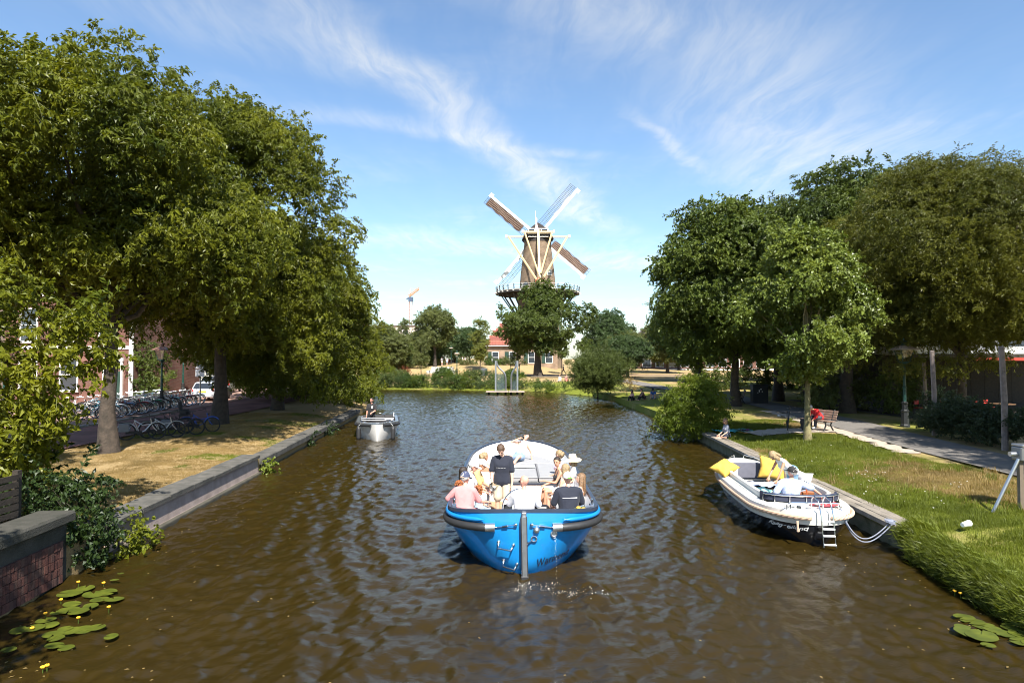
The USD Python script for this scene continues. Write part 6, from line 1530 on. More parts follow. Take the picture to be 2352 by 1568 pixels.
SKIN = [mat('fair_skin', (0.62, 0.37, 0.26), 0.55, 0.10, 14, spec=0.35), mat('tanned_skin', (0.50, 0.27, 0.17), 0.5, 0.10, 14, spec=0.4), mat('reddened_skin', (0.60, 0.30, 0.215), 0.5, 0.12, 14, spec=0.4)]
HAIRC = {k: mat(k + '_hair', c, 0.5, 0.45, 34.0, 0.6, 90, hue=tuple(np.array(c) * 0.35)) for k, c in dict(brown=(0.10, 0.055, 0.030), dark=(0.030, 0.019, 0.013), blonde=(0.34, 0.24, 0.125), lightbrown=(0.22, 0.125, 0.06), ginger=(0.33, 0.10, 0.025), grey=(0.55, 0.52, 0.47), stubble=(0.34, 0.21, 0.15)).items()}
def cloth(name, c, var=0.10, scale=5.0, hue=None): return mat(name, c, 0.85, var, scale, 0.25, 90, sheen=0.1, hue=hue)
EYE_M = mat('eye_dark', (0.03, 0.02, 0.015), 0.3, 0.1)
LIP = mat('lips', (0.45, 0.14, 0.12), 0.5, 0.1)
SUNG = mat('sunglasses', (0.012, 0.010, 0.012), 0.1, 0.1)

def hand_bones(w, d, pn, side, curl=0.5, s=1.0):
    """w wrist, d direction of the fingers, pn palm normal. Palm, four unequal bent fingers, thumb from the side of the palm."""
    d, pn = unit(d), np.asarray(pn, float)
    pn = unit(pn - d * (pn @ d)); q = unit(np.cross(d, pn)) * side       # q towards the thumb
    P = lambda a, b, c=0.0: w + (d * a + q * b + pn * c) * s
    out = [hullm((P(0.0, 0.0), 0.025 * s), (P(0.03, 0.030), 0.014 * s), (P(0.03, -0.028), 0.013 * s), (P(0.092, 0.036), 0.013 * s), (P(0.086, -0.034), 0.012 * s))]
    for b, L, r in ((0.034, 0.072, 0.0100), (0.011, 0.080, 0.0102), (-0.012, 0.074, 0.0098), (-0.033, 0.058, 0.0090)):
        a0 = 0.088 - abs(b - 0.01) * 0.10
        p0 = P(a0, b); c1, c2 = curl * 0.7, curl * 1.7
        p1 = p0 + (d * math.cos(c1) + pn * math.sin(c1)) * L * 0.5 * s
        p2 = p1 + (d * math.cos(c2) + pn * math.sin(c2)) * L * 0.5 * s
        out += [hullm((p0, r * s), (p1, r * 0.93 * s)), hullm((p1, r * 0.93 * s), (p2, r * 0.78 * s))]
    t0 = P(0.026, 0.030, 0.006); t1 = P(0.056, 0.062, 0.014 + 0.012 * curl); t2 = P(0.088, 0.066 - 0.012 * curl, 0.018 + 0.020 * curl)
    out += [hullm((t0, 0.0135 * s), (t1, 0.0110 * s)), hullm((t1, 0.0110 * s), (t2, 0.0090 * s))]
    return out

def head_parts(Rh, O, s, face=True):
    T = lambda p: O + Rh @ (np.asarray(p, float) * s)
    def ell(c, r):
        return (np.array([O + Rh @ (p * s) for p in (SPH * np.asarray(r) + np.asarray(c))]))
    out = [m3.Manifold.hull_points(np.vstack([ell((0, -0.005, 0.135), (0.074, 0.093, 0.090)), ell((0, 0.034, 0.050), (0.050, 0.050, 0.046)), ell((0, 0.050, 0.028), (0.024, 0.026, 0.020))])),
           m3.Manifold.hull_points(np.vstack([ell((0, 0.100, 0.088), (0.013, 0.014, 0.011)), ell((0, 0.085, 0.122), (0.008, 0.010, 0.010))]))]
    for sx in (-1, 1):
        out.append(m3.Manifold.hull_points(ell((sx * 0.077, -0.008, 0.105), (0.011, 0.021, 0.033))))
    return out

def person(loc, rz, label, build='m', kind='sit', size=1.0, lean=(0.0, 0.0, 0.0), head=(0.0, 0.0, 0.0), arms=None, legs=None, hair='short', hairc='brown', skin=0, wear=(), hat=None, glasses=False, beard=False, foot=None, curl=(0.5, 0.5), shoes='none', palm=None, group=None, face=True, fine=0.034, seed=1, wide=1.0):
    """lean = pitch forward, roll to the right, twist; head = yaw left(+), pitch down(+), roll. arms / legs: per side ((x,y,z) upper, (x,y,z) lower) directions; first left, then right. y is the way the person faces."""
    s = size * (0.93 if build == 'f' else 1.0)
    wd = (0.86 if build == 'f' else 1.0) * wide
    t = thing('person', label, 'person', loc, rz, group)
    H = np.array([0, 0, 0.105 if kind == 'sit' else 0.93]) * s
    Ru = rotz(lean[2]) @ rotx(-lean[0]) @ roty(lean[1])
    U = lambda p: H + Ru @ (np.asarray(p, float) * np.array([wd, 1, 1]) * s)
    bd = 1.0 if build == 'm' else 0.88
    hipw = 1.0 if build == 'm' else 1.12
    rh, rw, rc, rs = 0.105 * s * hipw * (0.5 + 0.5 * wide), 0.094 * s * bd * wide, 0.106 * s * bd * (0.5 + 0.5 * wide), 0.058 * s * bd
    hips = [(H + np.array([sx * 0.075 * s, 0, 0.02 * s]), rh) for sx in (-1, 1)]
    waist = [(U((sx * 0.055, 0.0, 0.17)), rw) for sx in (-1, 1)]
    chest = [(U((sx * 0.082, 0.012, 0.355)), rc) for sx in (-1, 1)]
    shou = [(U((sx * 0.150, -0.005, 0.487)), rs) for sx in (-1, 1)]
    nb, nt = U((0, -0.005, 0.545)), U((0, 0.022, 0.625))
    Rh = Ru @ rotz(head[0]) @ rotx(-head[1]) @ roty(head[2])
    hs = s * (1.0 if build == 'm' else 1.0) * 1.12
    HO = nt - Rh @ np.array([0, 0.01, 0.01]) * s
    SJ = [U((sx * 0.178, -0.005, 0.478)) for sx in (-1, 1)]
    arms = arms or [((-0.15, 0.15, -1), (0.1, 0.9, -0.35)), ((0.15, 0.15, -1), (-0.1, 0.9, -0.35))]
    EL = [SJ[i] + unit(arms[i][0]) * 0.285 * s for i in (0, 1)]
    WR = [EL[i] + unit(arms[i][1]) * 0.245 * s for i in (0, 1)]
    legs = legs or ([((-0.12, 1, -0.02), (0, 0.08, -1)), ((0.12, 1, -0.02), (0, 0.08, -1))] if kind == 'sit' else [((-0.04, 0.02, -1), (-0.01, -0.03, -1)), ((0.04, 0.02, -1), (0.01, -0.03, -1))])
    HJ = [H + np.array([sx * 0.088 * s, 0.0, 0.0]) for sx in (-1, 1)]
    KN = [HJ[i] + unit(legs[i][0]) * 0.425 * s for i in (0, 1)]
    AN = [KN[i] + unit(legs[i][1]) * 0.415 * s for i in (0, 1)]
    ra = (0.046, 0.037, 0.026) if build == 'm' else (0.038, 0.031, 0.022)
    rl = (0.082, 0.055, 0.036) if build == 'm' else (0.080, 0.050, 0.033)
    lr = lambda a, b, k: a + (b - a) * k
    body = [hullm(*hips, *waist), hullm(*waist, *chest), hullm(*chest, *shou, (nb, 0.05 * s)), hullm((nb, 0.052 * s * bd), (nt, 0.048 * s * bd))]
    for i in (0, 1):
        body += [hullm((SJ[i], ra[0] * 1.15 * s), (EL[i], ra[1] * s)), hullm((EL[i], ra[1] * 1.02 * s), (lr(EL[i], WR[i], 0.3), ra[1] * 1.05 * s), (WR[i], ra[2] * s))]
        d = WR[i] - EL[i]
        pn = np.array([0, 0, -1.0]) if palm is None else np.asarray(palm[i], float)
        if abs(unit(d) @ unit(pn)) > 0.9: pn = np.array([(1.0 if i == 0 else -1.0), 0.1, 0])
        pq = unit(pn - unit(d) * (unit(d) @ pn))
        sgn = 1.0 if np.cross(unit(d), pq) @ (Ru @ np.array([1.0 if i == 0 else -1.0, 0.6, 0.0])) > 0 else -1.0
        body += hand_bones(WR[i] + unit(d) * 0.012 * s, d, pn, sgn, curl[i], s * (1.0 if build == 'm' else 0.92))
        body += [hullm((HJ[i], rl[0] * s), (KN[i], rl[1] * s)), hullm((KN[i], rl[1] * s), (lr(KN[i], AN[i], 0.32) - unit(legs[i][0]) * 0.012 * s, 0.053 * s), (AN[i], rl[2] * s))]
        sh = unit(legs[i][1]); fd = np.array([0.12 * (1 if i else -1), 1, 0]) if foot is None else np.asarray(foot[i], float)
        fd = unit(fd - sh * (fd @ sh) * 0.85)
        ball_ = AN[i] + sh * 0.050 * s + fd * 0.115 * s
        toe = ball_ + fd * 0.06 * s
        heel = AN[i] + sh * 0.045 * s - fd * 0.035 * s
        body += [hullm((AN[i], rl[2] * s), (heel, 0.034 * s), (ball_, 0.033 * s)), hullm((ball_, 0.034 * s), (toe, 0.022 * s))]
        if shoes != 'none':
            sm = soft([hullm((AN[i] + sh * 0.012 * s, 0.042 * s), (heel, 0.042 * s), (ball_, 0.042 * s)), hullm((ball_, 0.043 * s), (toe, 0.031 * s))], 0.05, 3)
            part(t, 'shoe', sm, shoes, smooth=True)
    if build == 'f':
        for sx in (-1, 1):
            body.append(hullm((U((sx * 0.066, 0.085, 0.345)), 0.058 * s), (U((sx * 0.07, 0.04, 0.40)), 0.05 * s)))
    bm = soft(body, fine, 5)
    hm = soft(head_parts(Rh, HO, hs), 0.022, 3)
    part(t, 'body', cat(tm(m3.Manifold(m3.Mesh(bm.vertices.astype(np.float32), bm.faces.astype(np.uint32))) + m3.Manifold(m3.Mesh(hm.vertices.astype(np.float32), hm.faces.astype(np.uint32))))), SKIN[skin], smooth=True)
    hp = lambda p: HO + Rh @ (np.asarray(p, float) * hs)
    def hell(c, r, sub=1):
        b = trimesh.creation.icosphere(sub, 1.0); b.vertices = (b.vertices * np.asarray(r) + np.asarray(c)) @ Rh.T * hs + HO
        return b
    if face:
        part(t, 'eyes', [hell((sx * 0.031, 0.081, 0.112), (0.012, 0.007, 0.0065)) for sx in (-1, 1)], EYE_M, smooth=True)
        part(t, 'eyebrows', [hell((sx * 0.032, 0.083, 0.132), (0.019, 0.006, 0.004)) for sx in (-1, 1)], HAIRC['brown' if hair in ('none',) else (hairc if hairc in HAIRC else 'brown')], smooth=True)
        part(t, 'mouth', hell((0, 0.083, 0.058), (0.023, 0.006, 0.0065)), LIP, smooth=True)
    if glasses:
        part(t, 'sunglasses', [hell((sx * 0.033, 0.088, 0.113), (0.030, 0.012, 0.019)) for sx in (-1, 1)] + [tube([hp((sx * 0.062, 0.082, 0.116)), hp((sx * 0.082, 0.04, 0.117)), hp((sx * 0.083, -0.005, 0.115))], 0.0045, 5) for sx in (-1, 1)] + [tube([hp((-0.012, 0.1, 0.117)), hp((0.012, 0.1, 0.117))], 0.004, 4)], SUNG, smooth=True)
    if beard:
        part(t, 'beard', soft([m3.Manifold.hull_points(np.vstack([(SPH * r + c) @ Rh.T * hs + HO for c, r in (((0, 0.048, 0.030), (0.047, 0.044, 0.03)), ((0, 0.062, 0.008), (0.03, 0.03, 0.018)), ((0.05, 0.012, 0.05), (0.02, 0.02, 0.03)), ((-0.05, 0.012, 0.05), (0.02, 0.02, 0.03)))]))], 0.03, 2, 0.003, 60), HAIRC['dark'], smooth=True)
    # hair
    def hl(*cr): return m3.Manifold.hull_points(np.vstack([(SPH * np.asarray(r) + np.asarray(c)) for c, r in cr]))
    if hair != 'none':
        big = m3.Manifold(m3.Mesh(*[np.asarray(a, d_) for a, d_ in zip((trimesh.creation.icosphere(3, 1.0).vertices * np.array([0.085, 0.104, 0.099]) + np.array([0, -0.014, 0.136]), trimesh.creation.icosphere(3, 1.0).faces), (np.float32, np.uint32))]))
        base = big.trim_by_plane((0, -0.657, 0.754), 0.088)
        hs_ = [base]
        if hair in ('long', 'longcurly'):
            hs_ += [hl(((0, -0.055, 0.13), (0.080, 0.055, 0.07)), ((0, -0.070, 0.02), (0.078, 0.042, 0.05)), ((0, -0.080, -0.10), (0.082, 0.035, 0.06))), hl(((0, -0.075, -0.08), (0.085, 0.036, 0.05)), ((0.0, -0.085, -0.20), (0.060, 0.028, 0.05)))]
            for sx in (-1, 1):
                hs_.append(hl(((sx * 0.074, 0.0, 0.13), (0.018, 0.045, 0.03)), ((sx * 0.084, -0.005, 0.02), (0.018, 0.040, 0.03)), ((sx * 0.085, 0.0, -0.10), (0.022, 0.034, 0.04))))
        if hair == 'bun':
            hs_ += [hl(((0, -0.118, 0.150), 0.042), ((0, -0.13, 0.13), 0.036)), hl(((0, -0.07, 0.07), (0.05, 0.035, 0.03)), ((0, -0.10, 0.12), 0.035))]
        if hair == 'updo':
            hs_ += [hl(((0.03, -0.10, 0.10), 0.046), ((-0.03, -0.11, 0.11), 0.046), ((0, -0.115, 0.15), 0.05)), hl(((0, -0.07, 0.05), (0.06, 0.04, 0.035)), ((0, -0.09, 0.10), 0.05))]
        if hair == 'bob':
            hs_ += [hl(((0, -0.05, 0.13), (0.088, 0.06, 0.07)), ((0, -0.055, 0.02), (0.098, 0.055, 0.05)), ((0, -0.05, -0.03), (0.088, 0.05, 0.03)))]
            for sx in (-1, 1):
                hs_.append(hl(((sx * 0.078, 0.02, 0.13), (0.02, 0.05, 0.03)), ((sx * 0.090, 0.03, 0.03), (0.018, 0.045, 0.05)), ((sx * 0.085, 0.03, -0.02), (0.015, 0.035, 0.02))))
        if hair in ('curly', 'longcurly'):
            Rk = np.random.default_rng(seed)
            for _ in range(46):
                d = unit(Rk.normal(size=3)); d[1] -= 0.25
                if d[2] < -0.55 or (d[1] > 0.55 and d[2] < 0.35): continue
                hs_.append(hl((np.array([0, -0.015, 0.125]) + d * np.array([0.098, 0.112, 0.108]), Rk.uniform(0.026, 0.040))))
        hmesh = soft(hs_, 0.016, 2, 0.010 if 'curly' in hair else 0.0055, 55 if 'curly' in hair else 42, seed)
        hmesh.vertices = hmesh.vertices @ Rh.T * hs + HO
        part(t, 'hair', hmesh, HAIRC[hairc], smooth=True)
    # headgear
    if hat:
        hk, hm_ = hat[0], hat[1]
        if hk in ('cap', 'capback'):
            sg = 1 if hk == 'cap' else -1
            dome_ = m3.Manifold(m3.Mesh(*[np.asarray(a, d_) for a, d_ in zip((trimesh.creation.icosphere(3, 1.0).vertices * np.array([0.090, 0.110, 0.103]) + np.array([0, -0.008, 0.136]), trimesh.creation.icosphere(3, 1.0).faces), (np.float32, np.uint32))])).trim_by_plane((0, -0.12, 0.99), 0.128)
            if hk == 'capback':
                notch = m3.Manifold.cylinder(0.3, 0.036, 0.036, 20).rotate((90, 0, 0)).translate((0, 0.35, 0.150))
                dome_ = dome_ - notch
            hm2 = tm(dome_.refine_to_length(0.025)); hm2.vertices = hm2.vertices @ Rh.T * hs + HO
            c_ = part(t, 'cap', hm2, hm_, smooth=40)
            a = np.linspace(-1.15, 1.15, 11)
            top_ = [(0.088 * math.sin(q), sg * (0.085 * math.cos(q)), 0.134) for q in a] + [(0.082 * math.sin(q) * 1.0, sg * (0.07 + 0.115 * math.cos(q) ** 0.7 if math.cos(q) > 0 else 0.07), 0.112 + 0.02 * (1 - math.cos(q))) for q in a[::-1]]
            pts = np.array(top_); pts = np.vstack([pts, pts - np.array([0, 0, 0.006])])
            n_ = len(a); f = []
            for j in range(n_ - 1):
                q4 = (j, j + 1, 2 * n_ - 2 - j, 2 * n_ - 1 - j); f += [(q4[0], q4[1], q4[2]), (q4[0], q4[2], q4[3])]
            f += [tuple(np.array(x_)[::-1] + 2 * n_) for x_ in f]
            bm_ = trimesh.Trimesh(pts @ Rh.T * hs + HO, np.array(f), process=False)
            part(c_, 'peak', bm_, hat[2] if len(hat) > 2 else hm_, smooth=30)
            if len(hat) > 3:
                part(c_, 'strap', [hell((x_, (-0.118 if hk == 'cap' else 0.102), 0.118), (0.014, 0.006, 0.010)) for x_ in (-0.028, -0.014, 0, 0.014, 0.028)], hat[3], smooth=True)
        if hk == 'sunhat':
            prof_ = [(0.21, 0.085), (0.20, 0.092), (0.15, 0.122), (0.102, 0.140), (0.098, 0.165), (0.094, 0.215), (0.075, 0.242), (0.03, 0.252), (0.0, 0.253)]
            hm2 = lathe(prof_, 26, cap=False)
            hm2.vertices[:, 2] += 0.012 * np.sin(3 * np.arctan2(hm2.vertices[:, 1], hm2.vertices[:, 0])) * (np.hypot(hm2.vertices[:, 0], hm2.vertices[:, 1]) > 0.12)
            inn = trimesh.Trimesh(hm2.vertices - np.array([0, 0, 0.006]), hm2.faces[:, ::-1], process=False)
            hm3 = cat(hm2, inn); hm3.vertices = (hm3.vertices + np.array([0, -0.012, 0.012])) @ Rh.T * hs + HO
            c_ = part(t, 'sun_hat', hm3, hm_, smooth=40)
            bnd = lathe([(0.101, 0.144), (0.100, 0.172)], 26, cap=False); bnd.vertices = (bnd.vertices + np.array([0, -0.012, 0.012])) @ Rh.T * hs + HO
            part(c_, 'hat_band', bnd, mat('straw_band', (0.62, 0.50, 0.33), 0.8), smooth=True)
    # clothes follow the body
    made = {}
    for item in wear:
        kd, mm = item[0], item[1]
        o = item[2] if len(item) > 2 else {}
        e = o.get('ease', 0.014) * s
        g = lambda lst, k=0.0: [(c, (np.asarray(r) + e + k)) for c, r in lst]
        ms = []
        if kd == 'shirt':
            hem = o.get('hem', -0.03)
            low = [(c + np.array([0, 0, hem * s]), r + e + 0.008 * s) for c, r in hips] if o.get('long', True) else []
            ms = [hullm(*g(waist, 0.008 * s), *low)] if low else []
            ms += [hullm(*g(waist, 0.006 * s), *g(chest)), hullm(*g(chest), *g(shou), (nb, 0.052 * s))]
            if build == 'f':
                ms += [hullm((U((sx * 0.066, 0.085, 0.345)), 0.058 * s + e), (U((sx * 0.07, 0.04, 0.40)), 0.05 * s + e)) for sx in (-1, 1)]
            k = o.get('sleeve', 0.55)
            if k > 0:
                for i in (0, 1):
                    kk = min(k, 1.0)
                    ms.append(hullm((SJ[i], ra[0] * 1.2 * s + e), (lr(SJ[i], EL[i], kk), lr(ra[0], ra[1], kk) * s + e + 0.012 * s)))
                    if k > 1: ms.append(hullm((EL[i], ra[1] * s + e + 0.010 * s), (lr(EL[i], WR[i], k - 1), ra[2] * s + e + 0.008 * s)))
        elif kd == 'tank':
            top = o.get('top', 0.40)
            lowz = o.get('low', 0.10)
            b_ = [(U((sx * 0.060, 0.0, lowz)), rw + e) for sx in (-1, 1)]
            ms = [hullm(*b_, *[(U((sx * 0.080, 0.012, min(0.355, top - 0.05))), rc + e) for sx in (-1, 1)])]
            if o.get('long', False): ms.append(hullm(*b_, *g(hips)))
            if build == 'f': ms += [hullm((U((sx * 0.066, 0.085, 0.345)), 0.058 * s + e), (U((sx * 0.07, 0.03, 0.37)), 0.05 * s + e)) for sx in (-1, 1)]
            if o.get('straps', True):
                w_ = o.get('strapw', 0.012)
                for sx in (-1, 1):
                    ms += [hullm((U((sx * 0.085, 0.105, 0.40)), w_ * s), (U((sx * 0.10, 0.03, 0.545)), w_ * s)), hullm((U((sx * 0.10, 0.03, 0.545)), w_ * s), (U((sx * 0.085, -0.085, 0.42)), w_ * s))]
        elif kd in ('shorts', 'trousers'):
            k = o.get('k', 0.62) if kd == 'shorts' else 1.0
            fl = o.get('flare', 0.022) * s
            ms = [hullm(*g(hips, 0.004 * s), *[(c + np.array([0, 0, 0.10 * s]), rw + e) for c, _ in hips])] if kind == 'stand' or True else []
            for i in (0, 1):
                ms.append(hullm((HJ[i], rl[0] * s + e + 0.006 * s), (lr(HJ[i], KN[i], k), lr(rl[0], rl[1], k) * s + e + (fl if kd == 'shorts' else 0.008 * s))))
                if kd == 'trousers':
                    kk = o.get('k', 0.95)
                    ms.append(hullm((KN[i], rl[1] * s + e + 0.008 * s), (lr(KN[i], AN[i], kk), rl[2] * s + e + 0.014 * s)))
        elif kd == 'skirt':
            k = o.get('k', 0.7)
            ms = [hullm(*g(hips, 0.006 * s), *[(c + np.array([0, 0, 0.08 * s]), rw + e) for c, _ in hips]), hullm(*[(HJ[i], rl[0] * s + e) for i in (0, 1)], *[(lr(HJ[i], KN[i], k), rl[1] * s + e + 0.02 * s) for i in (0, 1)])]
        m = soft(ms, 0.032, 5, o.get('wr', 0.006), 11, seed + len(made))
        p = part(t, {'shirt': 'shirt', 'tank': 'top', 'shorts': 'shorts', 'trousers': 'trousers', 'skirt': 'skirt'}[kd] if 'as' not in o else o['as'], m, mm, smooth=True)
        made[kd] = (m, p)
    t_info[str(t.GetPath())] = dict(made=made, WR=WR, HO=HO, Rh=Rh, U=U, KN=KN, AN=AN)
    return t
t_info = {}
def decal(t, kd, name, rects, m, front=True):
    """Flat print lying on a garment: rects of (x0, x1, z0, z1) in the wearer's frame, draped on the cloth."""
    from scipy.interpolate import LinearNDInterpolator
    mesh, pr = t_info[str(t.GetPath())]['made'][kd]
    n = mesh.vertex_normals[:, 1] * (1 if front else -1) > 0.25
    v = mesh.vertices[n]
    f = LinearNDInterpolator(v[:, [0, 2]], v[:, 1])
    out = []
    for x0, x1, z0, z1 in rects:
        xs, zs = np.linspace(x0, x1, 9), np.linspace(z0, z1, 4)
        X, Z = np.meshgrid(xs, zs)
        Y = f(X, Z)
        if np.isnan(Y).any(): Y = np.where(np.isnan(Y), np.nanmean(Y), Y)
        Y = Y + (0.006 if front else -0.006)
        g = grid_mesh(np.stack([X, Y, Z], -1))
        if front: g = trimesh.Trimesh(g.vertices, g.faces[:, ::-1], process=False)
        out.append(g)
    part(pr, name, out, m, smooth=True)
# ============================================================= boats
def ring(y0, y1, B, st, bw, zf, ns=16, nm=8, nb=18, x0=0.0, tr=0.0):
    """Closed waterline-like outline, stern at y0, bow at y1, half breadth B; st/bw = (share of the length, fullness)."""
    L = y1 - y0
    th = np.linspace(0, math.pi / 2, ns)
    ys1 = y0 + st[0] * L * (1 - np.cos(th) ** (2 / st[1])); bs1 = B * (tr + (1 - tr) * np.sin(th) ** (2 / st[1]))
    ym = np.linspace(y0 + st[0] * L, y1 - bw[0] * L, nm + 2)[1:-1]
    th2 = np.linspace(math.pi / 2, 0, nb)
    ys2 = y1 - bw[0] * L * (1 - np.cos(th2) ** (2 / bw[1])); bs2 = B * np.sin(th2) ** (2 / bw[1])
    y = np.concatenate([ys1, ym, ys2]); b = np.concatenate([bs1, np.full(nm, B), bs2])
    if tr > 0: y[0] = y0; 
    R_ = np.stack([x0 + b, y, zf(y)], 1); L_ = np.stack([x0 - b[::-1], y[::-1], zf(y[::-1])], 1)
    if tr == 0: L_ = L_[1:-1]
    else: L_ = L_[1:]
    return np.vstack([R_, L_])
def loft(rings, close_top=False):
    V = np.array(rings); n, m = V.shape[:2]
    i, j = np.meshgrid(np.arange(n - 1), np.arange(m), indexing='ij'); j2 = (j + 1) % m
    a, b, c, d = i * m + j, i * m + j2, (i + 1) * m + j2, (i + 1) * m + j
    f = np.vstack([np.stack([a, b, c], -1).reshape(-1, 3), np.stack([a, c, d], -1).reshape(-1, 3)])
    v = V.reshape(-1, 3)
    if close_top:
        k = len(v); v = np.vstack([v, V[-1].mean(0)]); jj = np.arange(m); b0 = (n - 1) * m
        # strip between mirrored sides keeps a long deck flat
        half = m // 2
        ff = []
        for q in range(half):
            p, r = b0 + q, b0 + (m - q) % m
            p2, r2 = b0 + q + 1, b0 + (m - q - 1) % m
            if p != r: ff.append((p, p2, r))
            if p2 != r2: ff.append((p2, r2, r))
        f = np.vstack([f, np.array(ff)]); 
    return trimesh.Trimesh(v, f, process=False)
def prism_round(poly, z0, z1, r=0.03):
    p = Polygon(poly).buffer(0)
    q = p.buffer(-r)
    a = np.array(p.exterior.coords)[:-1]; b = np.array(q.exterior.coords)[:-1]
    pts = np.vstack([np.column_stack([a, np.full(len(a), z0 + r)]), np.column_stack([a, np.full(len(a), z1 - r)]), np.column_stack([b, np.full(len(b), z1)]), np.column_stack([b, np.full(len(b), z0)])])
    return trimesh.convex.convex_hull(pts)
def clip_poly(outline, x0, x1, y0, y1):
    return Polygon(outline[:, :2]).buffer(0).intersection(shapely.box(x0, y0, x1, y1))
def polys(p): return [g for g in getattr(p, 'geoms', [p]) if g.area > 1e-4]

BLUE = mat('sky_blue_hull_paint', (0.008, 0.195, 0.50), 0.22, 0.16, 2.5, coat=0.4, detail=8)
BLUED = mat('sky_blue_hull_paint', (0, 0, 0))
WGEL = mat('white_gelcoat', (0.70, 0.70, 0.685), 0.3, 0.04, 1.5)
NAVYR = mat('navy_rim', (0.02, 0.028, 0.05), 0.35, 0.2)
RUBB = mat('black_fender_rubber', (0.022, 0.022, 0.023), 0.55, 0.25, 8.0)
GREYCU = mat('grey_cushion_cloth', (0.27, 0.27, 0.275), 0.9, 0.08, 5.0, 0.15, 120)
STEEL = mat('polished_steel', (0.66, 0.67, 0.69), 0.14, 0.10, 10.0, metal=1.0)
TEAK = mat('teak_slats', (0.40, 0.24, 0.13), 0.6, 0.3, 12.0)
TEXTB = mat('black_lettering', (0.012, 0.020, 0.045), 0.4)
BX, BY = BOATX, BOATY
blue = thing('blue_boat', 'bright blue open tour boat full of passengers, in the middle of the canal', 'boat', (BX, BY, 0))
zs_top = lambda y: 1.135 + 0.10 * np.exp(-(y / 0.30) ** 1.2) + 0.13 * np.clip((y - 4) / 6, 0, 1) ** 1.6
def lvl(z, k=0.0): return lambda y: z + k * np.clip((y - 4) / 6, 0, 1) ** 1.6 + 0 * y
BR = [ring(0.9, 8.4, 0.80, (.50, 1.5), (.5, 1.7), lvl(-.40)), ring(0.04, 9.25, 1.36, (.33, 1.75), (.44, 1.8), lvl(0.0)), ring(0.02, 9.5, 1.44, (.24, 1.95), (.40, 1.9), lvl(0.32, .02)),
      ring(0.0, 9.7, 1.48, (.165, 2.2), (.37, 2.0), lvl(0.64, .05)), ring(0.0, 9.82, 1.50, (.115, 2.5), (.355, 2.05), lvl(0.90, .09)), ring(0.02, 9.86, 1.50, (.105, 2.55), (.35, 2.05), lvl(1.02, .11)), ring(0.05, 9.88, 1.49, (.10, 2.6), (.35, 2.05), zs_top)]
hullb = part(blue, 'hull', loft(BR), BLUE, smooth=40)
part(blue, 'waterline_stripe', loft([ring(0.035, 9.255, 1.366, (.33, 1.75), (.44, 1.8), lvl(-.02)), ring(0.03, 9.26, 1.372, (.33, 1.75), (.44, 1.8), lvl(0.035))]), RUBB)
o1, o2 = ring(0.03, 9.90, 1.51, (.10, 2.6), (.35, 2.05), lambda y: zs_top(y) + 0.012), ring(0.10, 9.83, 1.435, (.10, 2.6), (.35, 2.05), lambda y: zs_top(y) + 0.014)
part(blue, 'rim', loft([ring(0.02, 9.91, 1.52, (.10, 2.6), (.35, 2.05), lambda y: zs_top(y) - 0.05), o1, o2, ring(0.115, 9.81, 1.42, (.10, 2.6), (.35, 2.05), lambda y: zs_top(y) - 0.03)]), NAVYR, smooth=40)
inn_t = ring(0.12, 9.80, 1.41, (.10, 2.6), (.35, 2.05), lambda y: zs_top(y) - 0.022)
inn_m = ring(0.17, 9.40, 1.36, (.125, 2.4), (.365, 2.0), lambda y: 0.80 + 0 * y)
inn_b = ring(0.17, 9.05, 1.29, (.24, 1.95), (.40, 1.9), lambda y: 0.25 + 0 * y)
part(blue, 'inner_side', loft([inn_t, inn_m, inn_b]), WGEL, smooth=30)
part(blue, 'floor', loft([inn_b, ring(0.18, 9.04, 1.28, (.24, 1.95), (.40, 1.9), lambda y: 0.255 + 0 * y)], True), TEAK, smooth=False)
inner = ring(0.20, 9.0, 1.27, (.24, 1.95), (.40, 1.9), lvl(0))
for g in polys(clip_poly(inner, -2, 2, 0.3, 1.55)):
    part(blue, 'aft_seat', prism(g, 0.26, 0.66), WGEL, smooth=False)
    part(blue, 'seat_cushion', prism(Polygon(g.buffer(-0.02)), 0.662, 0.715), GREYCU, smooth=False)
for sx in (-1, 1):
    for g in polys(clip_poly(inner, *((-2, -0.78) if sx < 0 else (0.78, 2)), 1.56, 5.0)):
        part(blue, 'side_bench', prism(g, 0.26, 0.61), WGEL, smooth=False)
        part(blue, 'seat_cushion', prism(Polygon(g.buffer(-0.015)), 0.612, 0.665), GREYCU, smooth=False)
for g in polys(clip_poly(inner, -2, 2, 5.05, 9.2)):
    part(blue, 'bow_platform', prism(g, 0.26, 0.74), WGEL, smooth=False)
inc = ring(0.27, 9.05, 1.24, (.11, 2.5), (.37, 2.0), lvl(0))
for x0, x1, y0, y1 in ((-2, 0.47, 5.06, 7.30), (0.50, 2, 5.06, 7.30), (-2, 2, 7.33, 9.0)):
    for g in polys(clip_poly(inc, x0, x1, y0, y1)):
        part(blue, 'sun_cushion', prism_round(np.array(g.exterior.coords), 0.745, 0.90, 0.035), GREYCU, smooth=25)
        part(blue, 'cushion_piping', tube([(x, y, 0.868) for x, y in np.array(g.buffer(0.004).exterior.coords)[:-1]], 0.009, 4, closed=True), mat('dark_piping', (0.12, 0.12, 0.13), 0.8))
part(blue, 'bow_box_edge', [box(-1.15, 1.15, 5.02, 5.05, 0.70, 0.745)], NAVYR, smooth=False)
cn = part(blue, 'console', [box(-0.42, 0.30, 2.05, 2.45, 0.26, 0.92, 0.02)], WGEL)
part(cn, 'instrument', box(-0.40, -0.22, 2.03, 2.06, 0.72, 0.86), CABM, smooth=False)
part(cn, 'cabin_box', box(-0.42, 0.28, 2.452, 2.70, 0.26, 0.8, 0.02), WGEL)
